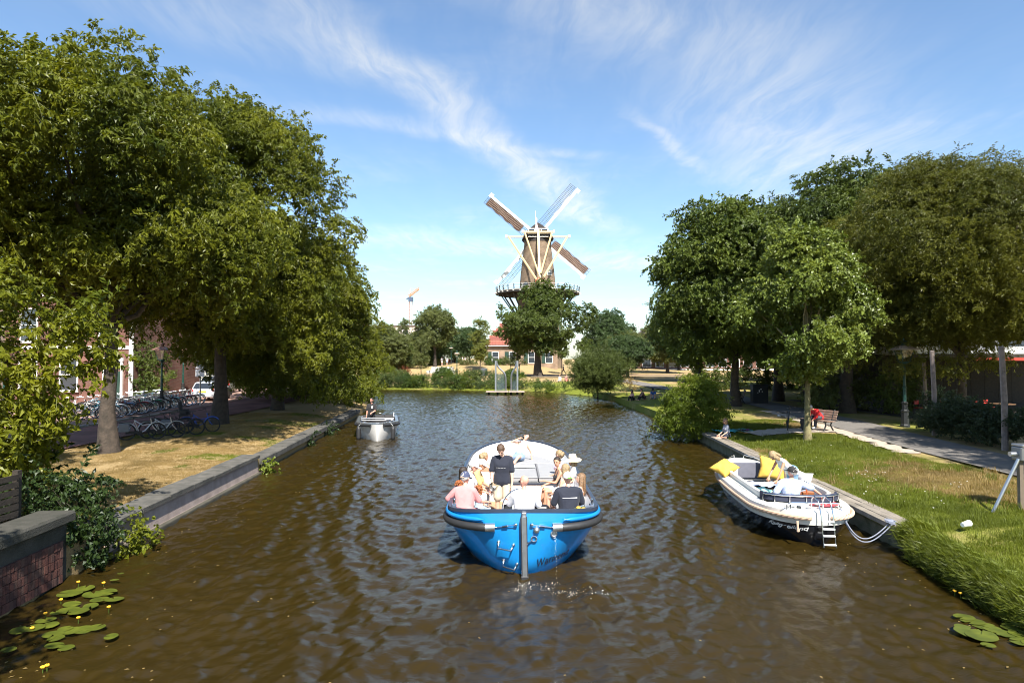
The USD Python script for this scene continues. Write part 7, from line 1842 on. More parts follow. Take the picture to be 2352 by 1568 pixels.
wh = part(blue, 'steering_wheel', xf(torus(0.43, 0.014, 32, 8), (0.0, 1.72, 0.84), rx=math.pi / 2 - 0.25), STEEL)
part(wh, 'spokes', [xf(bar((0, 0, 0), (0.42 * math.cos(a), 0.42 * math.sin(a), 0.0), 0.03, 0.014), (0.0, 1.72, 0.84), rx=math.pi / 2 - 0.25) for a in (0.5, 2.6, 4.7)] + [xf(trimesh.creation.cylinder(0.06, 0.05), (0, 1.72, 0.84), rx=math.pi / 2 - 0.25)], mat('varnished_wood', (0.30, 0.12, 0.05), 0.3))
part(blue, 'wheel_column', tube([(0, 1.74, 0.83), (0.0, 2.06, 0.74)], 0.035, 8), STEEL)
part(blue, 'bolster', xf(trimesh.creation.capsule(height=0.30, radius=0.095), (0.33, 1.45, 0.90), ry=math.pi / 2), mat('black_vinyl', (0.02, 0.018, 0.018), 0.25), smooth=True)
part(blue, 'bolster_base', box(0.30, 0.70, 1.30, 1.60, 0.66, 0.84, 0.02), CABM)
# rub rail with steel ends, straps and turnbuckles
def outline_at(y0, y1, B, st, bw, z): return ring(y0, y1, B, st, bw, lvl(z, 0.09))
rr = outline_at(-0.055, 9.86, 1.545, (.118, 2.5), (.355, 2.05), 0.90)
half = len(rr) // 2
for sx in (1, -1):
    P_ = rr[:half + 1] if sx > 0 else rr[half:].tolist() + [rr[0].tolist()]
    P_ = np.array(P_)
    if sx < 0: P_ = P_[::-1]
    P_ = P_[np.abs(P_[:, 0]) > 0.66] if True else P_
    y_st = np.interp(0.66, np.abs(P_[:12, 0]), P_[:12, 1])
    P_ = np.vstack([(sx * 0.66, y_st - 0.0, P_[0, 2]), P_])
    part(blue, 'rub_rail', tube(P_, 0.074, 10), RUBB, smooth=50)
    a, b = P_[0] + np.array([sx * 0.06, 0.0, 0]), P_[0] + np.array([-sx * 0.12, -0.012, 0.0])
    part(blue, 'rail_end', tube([a, a * 0.3 + b * 0.7, b], [0.08, 0.08, 0.08], 16), STEELG, smooth=30)
    yk = -0.06
    part(blue, 'tension_rod', [tube([b + np.array([0, 0, 0]), (sx * 0.16, yk, 0.965)], 0.010, 6), tube([(sx * 0.40, b[1] * .5 + yk * .5 - 0.0, 0.925), (sx * 0.30, b[1] * .25 + yk * .75, 0.945)], 0.022, 8), cbox((sx * 0.15, yk + 0.02, 0.967), (0.06, 0.06, 0.05), 0.01)], STEEL, smooth=40)
    pr_ = outline_at(-0.03, 9.87, 1.525, (.11, 2.55), (.352, 2.05), 1.035)
    Q_ = pr_[:half + 1] if sx > 0 else np.vstack([pr_[half:], pr_[:1]])[::-1]
    Q_ = Q_[np.abs(Q_[:, 0]) > 0.62]
    part(blue, 'strake', tube(Q_, np.concatenate([[0.008], np.full(len(Q_) - 1, 0.042)]), 8), BLUE, smooth=50)
    part(blue, 'cleat', [cbox((sx * 1.36, 0.66, 1.17), (0.10, 0.14, 0.05), 0.015), tube([(sx * 1.36, 0.60, 1.21), (sx * 1.36, 0.72, 1.21)], 0.018, 6), tube([(sx * 1.36, 0.66, 1.17), (sx * 1.36, 0.66, 1.27)], 0.022, 8), ball((sx * 1.36, 0.66, 1.28), (0.035, 0.035, 0.018), 1)], STEEL)
# rudder bar down the stern
part(blue, 'rudder', [bar((0.0, -0.085, 1.13), (0.02, -0.075, 0.02), 0.085, 0.10, up=(0, 1, 0)), box(-0.04, 0.05, -0.10, 0.05, 1.12, 1.20, 0.015)], STEELG, smooth=False)
part(blue, 'rudder_edge', [bar((sx * 0.052, -0.05, 1.10), (0.02 + sx * 0.052, -0.04, -0.02), 0.018, 0.14, up=(0, 1, 0)) for sx in (-1, 1)], RUBB, smooth=False)
part(blue, 'rudder_heel', [box(-0.055, 0.09, -0.16, 0.05, -0.12, 0.045, 0.01)], RUBB, smooth=False)
part(blue, 'rudder_bolts', [xf(trimesh.creation.cylinder(0.014, 0.13, sections=8), (0.012, -0.07, z), ry=math.pi / 2) for z in (0.56, 0.61, 0.12, 0.07)], STEEL, smooth=False)
from scipy.interpolate import LinearNDInterpolator
hv = np.vstack([r for r in BR]); hv = hv[hv[:, 1] < 4.0]
SURF = LinearNDInterpolator(hv[:, [0, 2]], hv[:, 1])
def hull_pt(x, z, out=0.0):
    y = float(SURF(x, z)); e = 0.02
    n = np.array([float(SURF(x + e, z) - SURF(x - e, z)) / (2 * e), -1.0, float(SURF(x, z + e) - SURF(x, z - e)) / (2 * e)]); n /= np.linalg.norm(n)
    return np.array([x, y, z]) + n * out
for xa, xb, za, zb in ((-0.47, -0.19, 0.62, 0.575), (-0.375, -0.125, 0.265, 0.215)):
    a0, b0 = hull_pt(xa, za), hull_pt(xb, zb)
    a1, b1 = a0 + np.array([-0.01, -0.07, -0.10]), b0 + np.array([-0.05, -0.12, -0.07])
    part(blue, 'boarding_step', [tube([a0, a0 * .6 + a1 * .4, a1, b1, b0 * .6 + b1 * .4, b0], 0.017, 8), xf(ball((0, 0, 0), 0.034, 1), a0), xf(ball((0, 0, 0), 0.034, 1), b0)], STEEL, smooth=60)
part(blue, 'steel_ball', ball(hull_pt(0.235, 0.865, 0.035), 0.062), STEELG, smooth=True)
part(blue, 'towing_eye', [xf(torus(0.05, 0.016, 18, 8), hull_pt(0.19, 0.70, 0.03), rx=math.pi / 2), bar(hull_pt(0.16, 0.685, 0.03), (0.03, -0.05, 0.60), 0.05, 0.012)], STEEL, smooth=40)
part(blue, 'exhaust_outlet', [xf(torus(0.048, 0.020, 18, 8), hull_pt(0.56, 0.78, 0.02), rx=math.pi / 2, rz=0.15), xf(trimesh.creation.cylinder(0.045, 0.02, sections=16), hull_pt(0.56, 0.78, 0.012), rx=math.pi / 2)], STEELG, smooth=40)
R = np.random.default_rng(3)
pj = hull_pt(0.56, 0.76, 0.05)
part(blue, 'water_jet', [ball(pj + np.array([0.035 * t + R.normal(0, .008), -0.22 * t + R.normal(0, .01), -0.75 * t * t - 0.03]), R.uniform(0.003, 0.0075), 1) for t in np.linspace(0.05, 1.0, 22)], mat('water_drops', (0.75, 0.78, 0.80), 0.1, 0.1), smooth=True)
# name on the quarter
tx = meshkit.text_mesh('Warmond', 0.125, 0.006)
v = tx.vertices.copy()
w_ = v[:, 0].max()
path_x = np.linspace(0.22, 1.02, 60); pts = np.array([hull_pt(x, 0.18 + 0.14 * (x - 0.22)) for x in path_x])
arc = np.concatenate([[0], np.cumsum(np.linalg.norm(np.diff(pts[:, :2], axis=0), axis=1))])
v2 = tx.subdivide_to_size(0.06); v = v2.vertices
res = np.empty_like(v)
sxl = 0.80 / w_
for i, (a, b, c) in enumerate(v):
    xx = np.interp((a * sxl + 0.22 * b) , arc, path_x)
    res[i] = hull_pt(xx, 0.165 + 0.13 * (xx - 0.22) + b * 1.12, 0.020 + c)
part(blue, 'name_lettering', trimesh.Trimesh(res, v2.faces, process=False), TEXTB, smooth=False)

# small things lying in the blue boat
bt = thing('rumpled_towel', 'rumpled grey and white patterned towel on the bow cushions', 'towel', (0.32, 18.45, 0.905))
g = [[(x, y, 0.015 + 0.085 * meshkit.fbm(np.array([[x * 9, y * 9, 1.0]]), 3, 4)[0] * (1 - (x / .36) ** 2) * (1 - (y / .22) ** 2)) for x in np.linspace(-0.35, 0.35, 22)] for y in np.linspace(-0.21, 0.21, 14)]
part(bt, 'cloth', grid_mesh(np.array(g)), mat('patterned_towel', (0.62, 0.66, 0.66), 0.9, 0.5, 16.0, hue=(0.16, 0.19, 0.20)), smooth=True)
bag = thing('yellow_green_bag', 'bag with yellow and green contents beside the man in the navy polo', 'bag', (1.42, 13.05, 0.72))
part(bag, 'bag', soft([hullm(((0, 0, 0.12), 0.13), ((0.06, 0.05, 0.2), 0.10), ((-0.08, 0, 0.2), 0.09))], 0.03, 3, 0.02, 16), mat('dark_green_bag', (0.07, 0.09, 0.045), 0.7, 0.4), smooth=True)
part(bag, 'contents', [ball((0.04, -0.08, 0.27), (0.06, 0.05, 0.04), 1), ball((-0.06, -0.04, 0.29), (0.05, 0.06, 0.03), 1)], mat('yellow_packet', (0.65, 0.42, 0.06), 0.5), smooth=True)

# ---- grey aluminium boat at the left
gyaw = math.atan2(1.0, -4.9)
gr = thing('grey_boat', 'grey metal boat with black fenders coming towards the camera at the left', 'boat', (*at_z(866, 1013, 0.0)[:2], 0), 0)
GX = gr
def gw(m): return xf(m, rz=0.20)
# bow points to -y here: rings are built bow-first and turned
def gring(z, y0, y1, B, bw): 
    r = ring(y0, y1, B, (bw[0], bw[1]), (0.02, 3.0), lambda y: z + 0.10 * np.clip(1 - y / 2.5, 0, 1) ** 1.5 * (z > 0.3) + 0 * y)
    return r
ALU = mat('painted_aluminium', (0.60, 0.58, 0.55), 0.4, 0.08, 2.0)
GB = [gring(-0.3, 0.25, 5.2, 0.70, (.5, 1.25)), gring(0.0, 0.03, 5.3, 0.92, (.40, 1.30)), gring(0.45, 0.0, 5.35, 1.02, (.36, 1.36)), gring(0.74, -0.03, 5.4, 1.06, (.34, 1.40))]
part(gr, 'hull', gw(loft(GB)), ALU, smooth=25)
part(gr, 'gunwale', gw(loft([gring(0.742, -0.05, 5.42, 1.08, (.34, 1.40)), gring(0.79, -0.04, 5.41, 1.07, (.34, 1.40)), gring(0.79, 0.30, 5.25, 0.92, (.34, 1.40)), gring(0.70, 0.32, 5.2, 0.90, (.34, 1.40))])), STEELG, smooth=25)
part(gr, 'fore_deck', gw(prism(clip_poly(gring(0, 0.31, 5.2, 0.91, (.34, 1.40)), -2, 2, 0.2, 1.1), 0.74, 0.80)), mat('grey_tread_plate', (0.30, 0.30, 0.30), 0.5, 0.3, 20), smooth=False)
part(gr, 'cover', gw(prism(clip_poly(gring(0, 0.34, 5.15, 0.88, (.34, 1.40)), -2, 2, 1.12, 2.5), 0.60, 0.74)), mat('black_cover', (0.03, 0.028, 0.027), 0.7, 0.3), smooth=False)
part(gr, 'inner_floor', gw(loft([gring(0.70, 0.33, 5.2, 0.895, (.34, 1.40)), gring(0.05, 0.6, 5.1, 0.80, (.36, 1.40))], True)), mat('dark_grey_deck', (0.06, 0.058, 0.058), 0.7), smooth=False)
part(gr, 'aft_cushion', gw(box(-0.85, 0.85, 4.2, 5.1, 0.45, 0.86, 0.05)), mat('black_cover', (0, 0, 0)), smooth=30)
rg = gring(0.66, -0.06, 5.40, 1.11, (.34, 1.40)); half = len(rg) // 2
for sx in (1, -1):
    P_ = rg[:half - 2] if sx > 0 else rg[half + 3:][::-1]
    P_ = P_[np.abs(P_[:, 0]) > 0.22]
    part(gr, 'rub_strip', gw(tube(P_, 0.065, 8)), RUBB, smooth=50)
for x, y in ((-0.78, 0.95), (0.66, 0.62)):
    f_ = part(gr, 'fender', gw(xf(lathe([(0.02, -0.36), (0.09, -0.32), (0.115, -0.22), (0.115, 0.16), (0.09, 0.25), (0.035, 0.30), (0.03, 0.35)], 14), (x * 1.17, y - 0.09, 0.34))), RUBB, smooth=50)
    part(f_, 'fender_line', gw(tube([(x * 1.17, y - 0.09, 0.68), (x * 1.0, y + 0.02, 0.80)], 0.010, 5)), WHITEP)
part(gr, 'rail', [gw(tube([(-0.75, 1.15, 0.80), (-0.78, 1.3, 0.92), (0.78, 1.3, 0.92), (0.75, 1.15, 0.80)], 0.018, 8)), gw(tube([(-0.80, 1.6, 0.80), (-0.82, 1.75, 0.96), (0.82, 1.75, 0.96), (0.80, 1.6, 0.80)], 0.018, 8))], STEEL, smooth=50)
part(gr, 'deck_cleat', [gw(cbox((sx * 0.62, 1.12, 0.83), (0.10, 0.16, 0.07), 0.02)) for sx in (-1, 1)], STEEL)
part(gr, 'wheel', gw(xf(torus(0.27, 0.015, 24, 6), (0.12, 2.75, 0.90), rx=math.pi / 2 + 0.5)), STEEL)
part(gr, 'wheel_console', gw(box(-0.15, 0.40, 2.35, 2.7, 0.06, 0.86, 0.03)), mat('black_cover', (0, 0, 0)))
part(gr, 'stern_light', gw(lathe([(0.03, 0.8), (0.02, 0.95), (0.035, 0.96), (0.03, 1.02)], 8).apply_translation((0.86, 4.4, 0))), WHITEP)

# ---- white and black sloop moored at the right
SX, SY, SYAW = 6.66, 13.72, -0.066
sl_ = thing('white_sloop', 'white and black open sloop with rope fender moored at the right bank', 'boat', (SX, SY, 0), SYAW)
BLK = mat('black_hull_paint', (0.010, 0.011, 0.014), 0.12, 0.1, coat=0.6)
IVORY = mat('ivory_gelcoat', (0.66, 0.635, 0.57), 0.3, 0.05, 1.5)
NAVC = mat('navy_cushion', (0.022, 0.026, 0.050), 0.8, 0.2, 6.0)
ROPE = mat('tan_rope', (0.52, 0.36, 0.25), 0.9, 0.25, 30.0)
sh = lambda z, k=0.22: (lambda y: z + k * np.clip((y - 2.5) / 3.8, 0, 1) ** 1.7 + 0.04 * np.clip(1 - y / 1.5, 0, 1))
SB = [ring(0.5, 5.5, 0.520, (.5, 1.6), (.5, 1.6), sh(-.35, .1)), ring(0.06, 5.95, 0.879, (.38, 1.8), (.46, 1.65), sh(0, .06)), ring(0.0, 6.15, 1.002, (.30, 2.0), (.43, 1.75), sh(0.26, .13)), ring(-0.02, 6.25, 1.049, (.26, 2.1), (.41, 1.8), sh(0.43, .18))]
part(sl_, 'hull', loft(SB), BLK, smooth=40)
part(sl_, 'topsides', loft([ring(-0.035, 6.265, 1.063, (.26, 2.1), (.41, 1.8), sh(0.425, .18)), ring(-0.05, 6.29, 1.073, (.25, 2.15), (.40, 1.82), sh(0.50, .20)), ring(-0.04, 6.32, 1.077, (.25, 2.15), (.40, 1.85), sh(0.66)), ring(-0.03, 6.32, 1.073, (.25, 2.15), (.40, 1.85), sh(0.70))]), IVORY, smooth=40)
s_in0, s_in1 = ring(0.02, 6.26, 1.040, (.25, 2.15), (.40, 1.85), sh(0.725)), ring(0.10, 6.0, 0.898, (.25, 2.15), (.40, 1.85), sh(0.735))
part(sl_, 'gunwale', loft([ring(-0.03, 6.32, 1.074, (.25, 2.15), (.40, 1.85), sh(0.701)), s_in0, s_in1]), IVORY, smooth=25)
c0, c1 = ring(0.85, 4.75, 0.850, (.22, 2.3), (.20, 2.6), sh(0.74)), ring(0.87, 4.72, 0.813, (.22, 2.3), (.20, 2.6), sh(0.90, .16))
part(sl_, 'coaming', loft([c0, ring(0.855, 4.745, 0.850, (.22, 2.3), (.20, 2.6), sh(0.88, .17)), c1, ring(0.92, 4.66, 0.765, (.22, 2.3), (.20, 2.6), sh(0.885, .16)), ring(0.95, 4.6, 0.756, (.22, 2.3), (.20, 2.6), lambda y: 0.20 + 0 * y)]), IVORY, smooth=30)
part(sl_, 'cockpit_floor', loft([ring(0.95, 4.6, 0.756, (.22, 2.3), (.20, 2.6), lambda y: 0.20 + 0 * y), ring(0.96, 4.59, 0.747, (.22, 2.3), (.20, 2.6), lambda y: 0.202 + 0 * y)], True), TEAK, smooth=False)
deck = ring(0.08, 6.05, 0.917, (.25, 2.15), (.40, 1.85), lvl(0))
for y0, y1, z in ((0, 0.92, 0.70), (4.62, 6.2, 0.0)):
    g = clip_poly(deck, -2, 2, y0, y1)
    m = prism(g, 0, 0.05)
    m.vertices[:, 2] += (0.70 if z else sh(0.725)(m.vertices[:, 1]) - 0.01)
    part(sl_, 'aft_deck' if z else 'fore_deck', m, IVORY, smooth=False)
for sx in (-1, 1):
    g = clip_poly(ring(0.1, 6.02, 0.902, (.25, 2.15), (.40, 1.85), lvl(0)), *((-2, -0.88) if sx < 0 else (0.88, 2)), 0.9, 4.7)
    for q in polys(g):
        m = prism(q, 0, 0.03); m.vertices[:, 2] += sh(0.71)(m.vertices[:, 1]); part(sl_, 'side_deck', m, IVORY, smooth=False)
ci = ring(0.96, 4.58, 0.747, (.22, 2.3), (.20, 2.6), lvl(0))
for g in polys(clip_poly(ci, -2, 2, 0.9, 1.50)):
    part(sl_, 'helm_seat', prism(g, 0.21, 0.44), IVORY, smooth=False); part(sl_, 'seat_cushion', prism(g.buffer(-0.01), 0.442, 0.50), NAVC, smooth=False)
for sx in (-1, 1):
    for g in polys(clip_poly(ci, *((-2, -0.42) if sx < 0 else (0.42, 2)), 2.2, 3.9)):
        part(sl_, 'side_seat', prism(g, 0.21, 0.46), IVORY, smooth=False); part(sl_, 'seat_cushion', prism(g.buffer(-0.01), 0.462, 0.53), NAVC, smooth=False)
for g in polys(clip_poly(ci, -2, 2, 3.91, 4.6)):
    part(sl_, 'bow_seat', prism(g, 0.21, 0.46), IVORY, smooth=False); part(sl_, 'seat_cushion', prism(g.buffer(-0.01), 0.462, 0.54), NAVC, smooth=False)
part(sl_, 'bow_backrest', xf(box(-0.62, 0.62, -0.05, 0.05, 0.0, 0.46, 0.03), (0, 4.60, 0.60), rx=-0.12), mat('slate_backrest', (0.10, 0.10, 0.125), 0.8), smooth=30)
a = np.linspace(-1.0, 1.0, 15)
bk = np.array([(0.85 * math.sin(q * 1.42), 1.45 - 0.62 * math.cos(q * 1.42) ** 0.7, 0) for q in a])
V = []
for (x, y, _) in bk:
    nx, ny = x * 0.06, -0.05
    V.append([(x, y, 0.78), (x + nx, y + ny, 0.78), (x + nx, y + ny, 0.92), (x + nx * .5, y + ny * .5, 0.95), (x, y, 0.93), (x, y, 0.78)])
part(sl_, 'stern_backrest', grid_mesh(np.array(V)), NAVC, smooth=40)
part(sl_, 'stern_rail', [tube([(x * 1.07, y - 0.07, 0.92) for x, y, _ in bk[1:-1]], 0.016, 8)] + [tube([(x * 1.07, y - 0.07, 0.74), (x * 1.07, y - 0.07, 0.92)], 0.014, 6) for x, y, _ in bk[1:-1:2]], STEEL, smooth=50)
part(sl_, 'deck_rail', tube([(-0.52, 0.34, 0.75), (-0.56, 0.30, 0.86), (-0.5, 0.28, 0.885), (0.45, 0.20, 0.90), (0.50, 0.22, 0.75)], 0.013, 7), STEEL, smooth=50)
for sx in (-1, 1):
    P_ = [(sx * x, y, sh(0.73)(np.array([y]))[0] + z) for x, y, z in ((0.72, 4.85, 0.0), (0.70, 4.92, 0.13), (0.40, 5.65, 0.15), (0.16, 6.0, 0.14), (0.12, 6.05, 0.0))]
    part(sl_, 'bow_rail', tube(P_, 0.014, 7), STEEL, smooth=50)
# thick twisted rope fender round the gunwale
fr = ring(-0.09, 6.36, 1.110, (.25, 2.15), (.40, 1.85), sh(0.585, .21), ns=30, nm=30, nb=34)
s_ = np.concatenate([[0], np.cumsum(np.linalg.norm(np.diff(np.vstack([fr, fr[:1]]), axis=0), axis=1))])
u = np.linspace(0, s_[-1], 560)[:-1]
F = np.stack([np.interp(u, s_, np.append(fr[:, k], fr[0, k])) for k in range(3)], 1)
keep = ~((np.abs(F[:, 0]) < 0.20) & (F[:, 1] < 1))
F = F[keep]; i0 = np.argmax(np.linalg.norm(np.diff(F, axis=0), axis=1)); F = np.roll(F, -(i0 + 1), axis=0) if np.linalg.norm(F[i0 + 1] - F[i0]) > 0.1 else F
t_ = np.gradient(F, axis=0); t_ /= np.linalg.norm(t_, axis=1, keepdims=True)
nrm = np.cross(t_, [0, 0, 1.0]); nrm /= np.linalg.norm(nrm, axis=1, keepdims=True); bn_ = np.cross(nrm, t_)
ph = np.arange(len(F)) * 0.42
part(sl_, 'rope_fender', [tube(F + 0.025 * (np.cos(ph + o)[:, None] * nrm + np.sin(ph + o)[:, None] * bn_), 0.026, 6, cap=True) for o in (0, 2.094, 4.189)], ROPE, smooth=60)
part(sl_, 'rope_tassel', tube([(-0.50, -0.02, 0.56), (-0.50, -0.05, 0.44), (-0.49, -0.04, 0.34)], [0.03, 0.022, 0.035], 7), ROPE)
# boarding ladder on the stern
lx0, lx1 = -0.085, 0.165
lad = part(sl_, 'ladder', [tube([(x, 0.28, 0.74), (x, 0.24, 0.98), (x, 0.12, 1.06), (x + 0.01, -0.08, 1.00), (x + 0.03, -0.17, 0.70), (x + 0.05, -0.24, 0.06)], 0.016, 8) for x in (lx0, lx1)], STEEL, smooth=60)
for z, k in ((0.60, 0.5), (0.44, 0.62), (0.30, 0.75), (0.12, 0.95)):
    xo = 0.03 + 0.02 * (0.7 - z) / 0.64; y = -0.17 - 0.07 * (0.7 - z) / 0.64
    part(lad, 'rung', box(lx0 + xo, lx1 + xo, y - 0.045, y + 0.02, z - 0.012, z + 0.012, 0.004), WGEL, smooth=False)
part(sl_, 'bollard', [xf(trimesh.creation.cylinder(0.014, 0.1), (x, 0.24, 0.80)) for x in (-0.62, -0.54, 0.42, 0.50)] + [bar((-0.70, 0.24, 0.80), (-0.46, 0.24, 0.80), 0.018), bar((0.36, 0.24, 0.80), (0.56, 0.24, 0.80), 0.018)], STEEL)
part(sl_, 'deck_fitting', [cbox((-0.34, 0.30, 0.78), (0.09, 0.07, 0.06), 0.015)], CABM)
wd = part(sl_, 'steering_wheel', xf(torus(0.20, 0.017, 28, 8), (0.22, 1.85, 0.80), rx=math.pi / 2 - 0.5, rz=-0.25), mat('varnished_wheel', (0.33, 0.07, 0.02), 0.22))
part(wd, 'spokes', [xf(bar((0, 0, 0), (0.2 * math.cos(q), 0.2 * math.sin(q), 0), 0.02, 0.01), (0.22, 1.85, 0.80), rx=math.pi / 2 - 0.5, rz=-0.25) for q in (0.3, 1.87, 3.44, 5.0)], STEEL)
part(sl_, 'steering_console', box(0.08, 0.66, 1.95, 2.15, 0.21, 0.78, 0.02), mat('varnished_console', (0.25, 0.09, 0.035), 0.3))
part(sl_, 'cooler_lid', box(-0.30, 0.28, 2.35, 2.9, 0.205, 0.44, 0.02), IVORY)
# name on the black hull
hs2 = np.vstack([r for r in SB]); hs2 = hs2[hs2[:, 1] < 2.8]
SURF2 = LinearNDInterpolator(hs2[:, [0, 2]], hs2[:, 1])
tx = meshkit.text_mesh('Kaag-eiland', 0.088, 0.004, bold=True).subdivide_to_size(0.05)
px_ = np.linspace(-0.84, -0.22, 50); yy = np.array([float(SURF2(x, 0.36)) for x in px_])
arc = np.concatenate([[0], np.cumsum(np.hypot(np.diff(px_), np.diff(yy)))])
k_ = (arc[-1] - 0.04) / tx.vertices[:, 0].max()
res = []
for a_, b_, c_ in tx.vertices:
    b2 = b_ * 0.92
    x = np.interp(a_ * k_ + 0.30 * b2, arc, px_); z = 0.325 + b2 + 0.012 * math.sin(a_ * 40)
    z = min(z, 0.42)
    y = float(SURF2(x, z)); e = 0.02
    n = np.array([float(SURF2(x + e, z) - SURF2(x - e, z)) / (2 * e), -1, 0.2]); n /= np.linalg.norm(n)
    res.append(np.array([x, y, z]) + n * (0.018 + c_))
part(sl_, 'name_lettering', trimesh.Trimesh(np.array(res), tx.faces, process=False), WHITEP, smooth=False)
def sw(p): 
    c, s2 = math.cos(SYAW), math.sin(SYAW)
    return np.array([SX + c * p[0] - s2 * p[1], SY + s2 * p[0] + c * p[1], p[2]])
# things in the sloop
def cushion(loc, size, rzx, label, m, name='pillow', rx=0.0, rz=0.0, ry=0.0):
    t = thing(name, label, name.replace('_', ' '), loc, rz)
    n = 17; u_ = np.linspace(-1, 1, n); X, Y_ = np.meshgrid(u_, u_)
    k = np.clip((1 - np.abs(X) ** 2.6) * (1 - np.abs(Y_) ** 2.6), 0, 1) ** 0.55
    pin = 1 - 0.16 * (1 - np.abs(X * Y_)) * (np.maximum(np.abs(X), np.abs(Y_)) ** 3)
    w2 = 0.035 * (meshkit.fbm(np.stack([X * 2.4, Y_ * 2.4, 0 * X + rzx], -1), 3, 7) - 0.5)
    top = np.stack([X * size[0] / 2 * pin, Y_ * size[1] / 2 * pin, k * size[2] / 2 + w2 * 2 * k], -1)
    bot = np.stack([X * size[0] / 2 * pin, Y_ * size[1] / 2 * pin, -k * size[2] / 2 + w2 * k], -1)
    a_, b_ = grid_mesh(top), grid_mesh(bot)
    mm = cat(a_, trimesh.Trimesh(b_.vertices, b_.faces[:, ::-1], process=False)); mm.merge_vertices()
    part(t, 'cover', xf(mm, rx=rx, ry=ry), m, smooth=True)
    return t
YELC = mat('yellow_cushion_cloth', (0.62, 0.37, 0.055), 0.85, 0.08, 6.0, 0.2, 60)
cushion(sw((-0.93, 4.15, 0.98)), (0.66, 0.58, 0.25), 1.0, 'yellow pillow slumped over the left gunwale of the moored sloop', YELC, rx=0.35, ry=-0.35, rz=0.5)
cushion(sw((0.42, 4.28, 0.95)), (0.72, 0.64, 0.25), 2.0, 'yellow pillow propped upright at the bow seat of the sloop', YELC, rx=1.25, ry=0.12, rz=-0.30)
cushion(sw((0.78, 2.95, 0.86)), (0.50, 0.48, 0.14), 3.0, 'white pillow leaning behind the bending woman', mat('white_pillow_cloth', (0.72, 0.68, 0.70), 0.85), rx=1.25, rz=-1.2)
def drape(loc, sx, sy, amp, label, m, name, rz=0.0, seed=0, thick=0.01):
    t = thing(name, label, name.split('_')[-1], loc, rz)
    n1, n2 = 26, 18
    X, Y_ = np.meshgrid(np.linspace(-sx / 2, sx / 2, n1), np.linspace(-sy / 2, sy / 2, n2))
    Z = amp * meshkit.fbm(np.stack([X * 6, Y_ * 6, 0 * X], -1), 3, seed) ** 1.3 * 1.6
    wob = (meshkit.noise(np.stack([X * 3, Y_ * 3, 0 * X + 5], -1), seed) - 0.5) * 0.12
    part(t, 'cloth', grid_mesh(np.stack([X + wob, Y_ - wob, Z + thick], -1)), m, smooth=True)
    return t
drape(sw((0.0, 3.75, 0.545)), 1.15, 0.55, 0.10, 'crumpled blue and white blanket across the bow seat of the sloop', mat('blue_white_blanket', (0.52, 0.57, 0.68), 0.9, 0.5, 9.0, hue=(0.14, 0.18, 0.32)), 'striped_blanket', 0, 11)
drape(sw((-0.42, 2.95, 0.54)), 0.85, 0.65, 0.07, 'turquoise towel spread over the left seat of the sloop', mat('turquoise_towel', (0.20, 0.50, 0.44), 0.9, 0.3, 5.0, hue=(0.40, 0.66, 0.58)), 'turquoise_towel', 0.1, 12)
drape(sw((-0.50, 2.30, 0.54)), 0.42, 0.30, 0.06, 'red and white checked cloth left of the seated helmsman', mat('red_checked_cloth', (0.60, 0.04, 0.04), 0.85, 0.6, 22.0, hue=(0.75, 0.70, 0.68)), 'checked_cloth', 0, 13)
drape(sw((0.30, 0.52, 0.755)), 0.55, 0.22, 0.07, 'red cloth lying on the stern deck behind the ladder', mat('red_cloth', (0.62, 0.05, 0.06), 0.85), 'red_cloth', -0.3, 14)
tb = thing('shopping_bag', 'turquoise carrier bag standing beside the helmsman in the sloop', 'bag', sw((-0.18, 2.10, 0.205)), 0.2)
TURQ = mat('turquoise_bag', (0.03, 0.45, 0.55), 0.5)
part(tb, 'bag', trimesh.convex.convex_hull(np.array([(-.15, -.07, 0), (.15, -.07, 0), (.15, .07, 0), (-.15, .07, 0), (-.19, -.06, .42), (.19, -.06, .42), (.19, .06, .42), (-.19, .06, .42)])), TURQ, smooth=False)
for y in (-.05, .05):
    part(tb, 'handle', tube([(-0.08, y, 0.41), (-0.06, y, 0.53), (0.06, y, 0.54), (0.08, y, 0.41)], 0.010, 6), TURQ)
bk_ = thing('dark_backpack', 'dark bag on the sloop floor beside the checked cloth', 'bag', sw((-0.38, 1.98, 0.25)))
part(bk_, 'bag', soft([hullm(((0, 0, 0.1), 0.12), ((0.08, 0.05, 0.2), 0.09), ((-0.08, -0.02, 0.22), 0.08))], 0.03, 3, 0.015, 18), mat('charcoal_bag', (0.035, 0.033, 0.030), 0.8), smooth=True)
part(bk_, 'strap', torus(0.11, 0.012, 16, 5).apply_translation((0, 0, 0.30)), SADM)
# mooring lines from the stern to the planks
e_ = at_z(2050, 1204, 0.52)
for i, d in enumerate((0.0, 0.05)):
    a_ = sw((0.50, 0.22 - d, 0.80)); b_ = np.array([e_[0], e_[1] + d * 2, 0.53])
    t = np.linspace(0, 1, 18)[:, None]
    P_ = a_ + (b_ - a_) * t; P_[:, 2] -= 0.55 * np.sin(np.pi * t[:, 0] ** 0.8) * (1 - 0.12 * i)
    P_[:, 2] = np.maximum(P_[:, 2], 0.06); P_ -= np.array([0.06, 0.1, 0]) * np.sin(np.pi * t)
    ml = thing('mooring_rope', ['blue-grey mooring rope from the sloop stern to the planks, upper of two', 'blue-grey mooring rope from the sloop stern to the planks, lower of two'][i], 'rope', (0, 0, 0))
    part(ml, 'line', tube(P_, 0.012, 6), mat('blue_grey_rope', (0.22, 0.24, 0.30), 0.9))
    part(ml, 'knot', [torus(0.06 + 0.01 * k, 0.012, 14, 5).apply_translation(b_ + np.array([0.02 * k, 0.05 * k, 0.012 + 0.012 * k])) for k in range(3)], mat('blue_grey_rope', (0, 0, 0)))
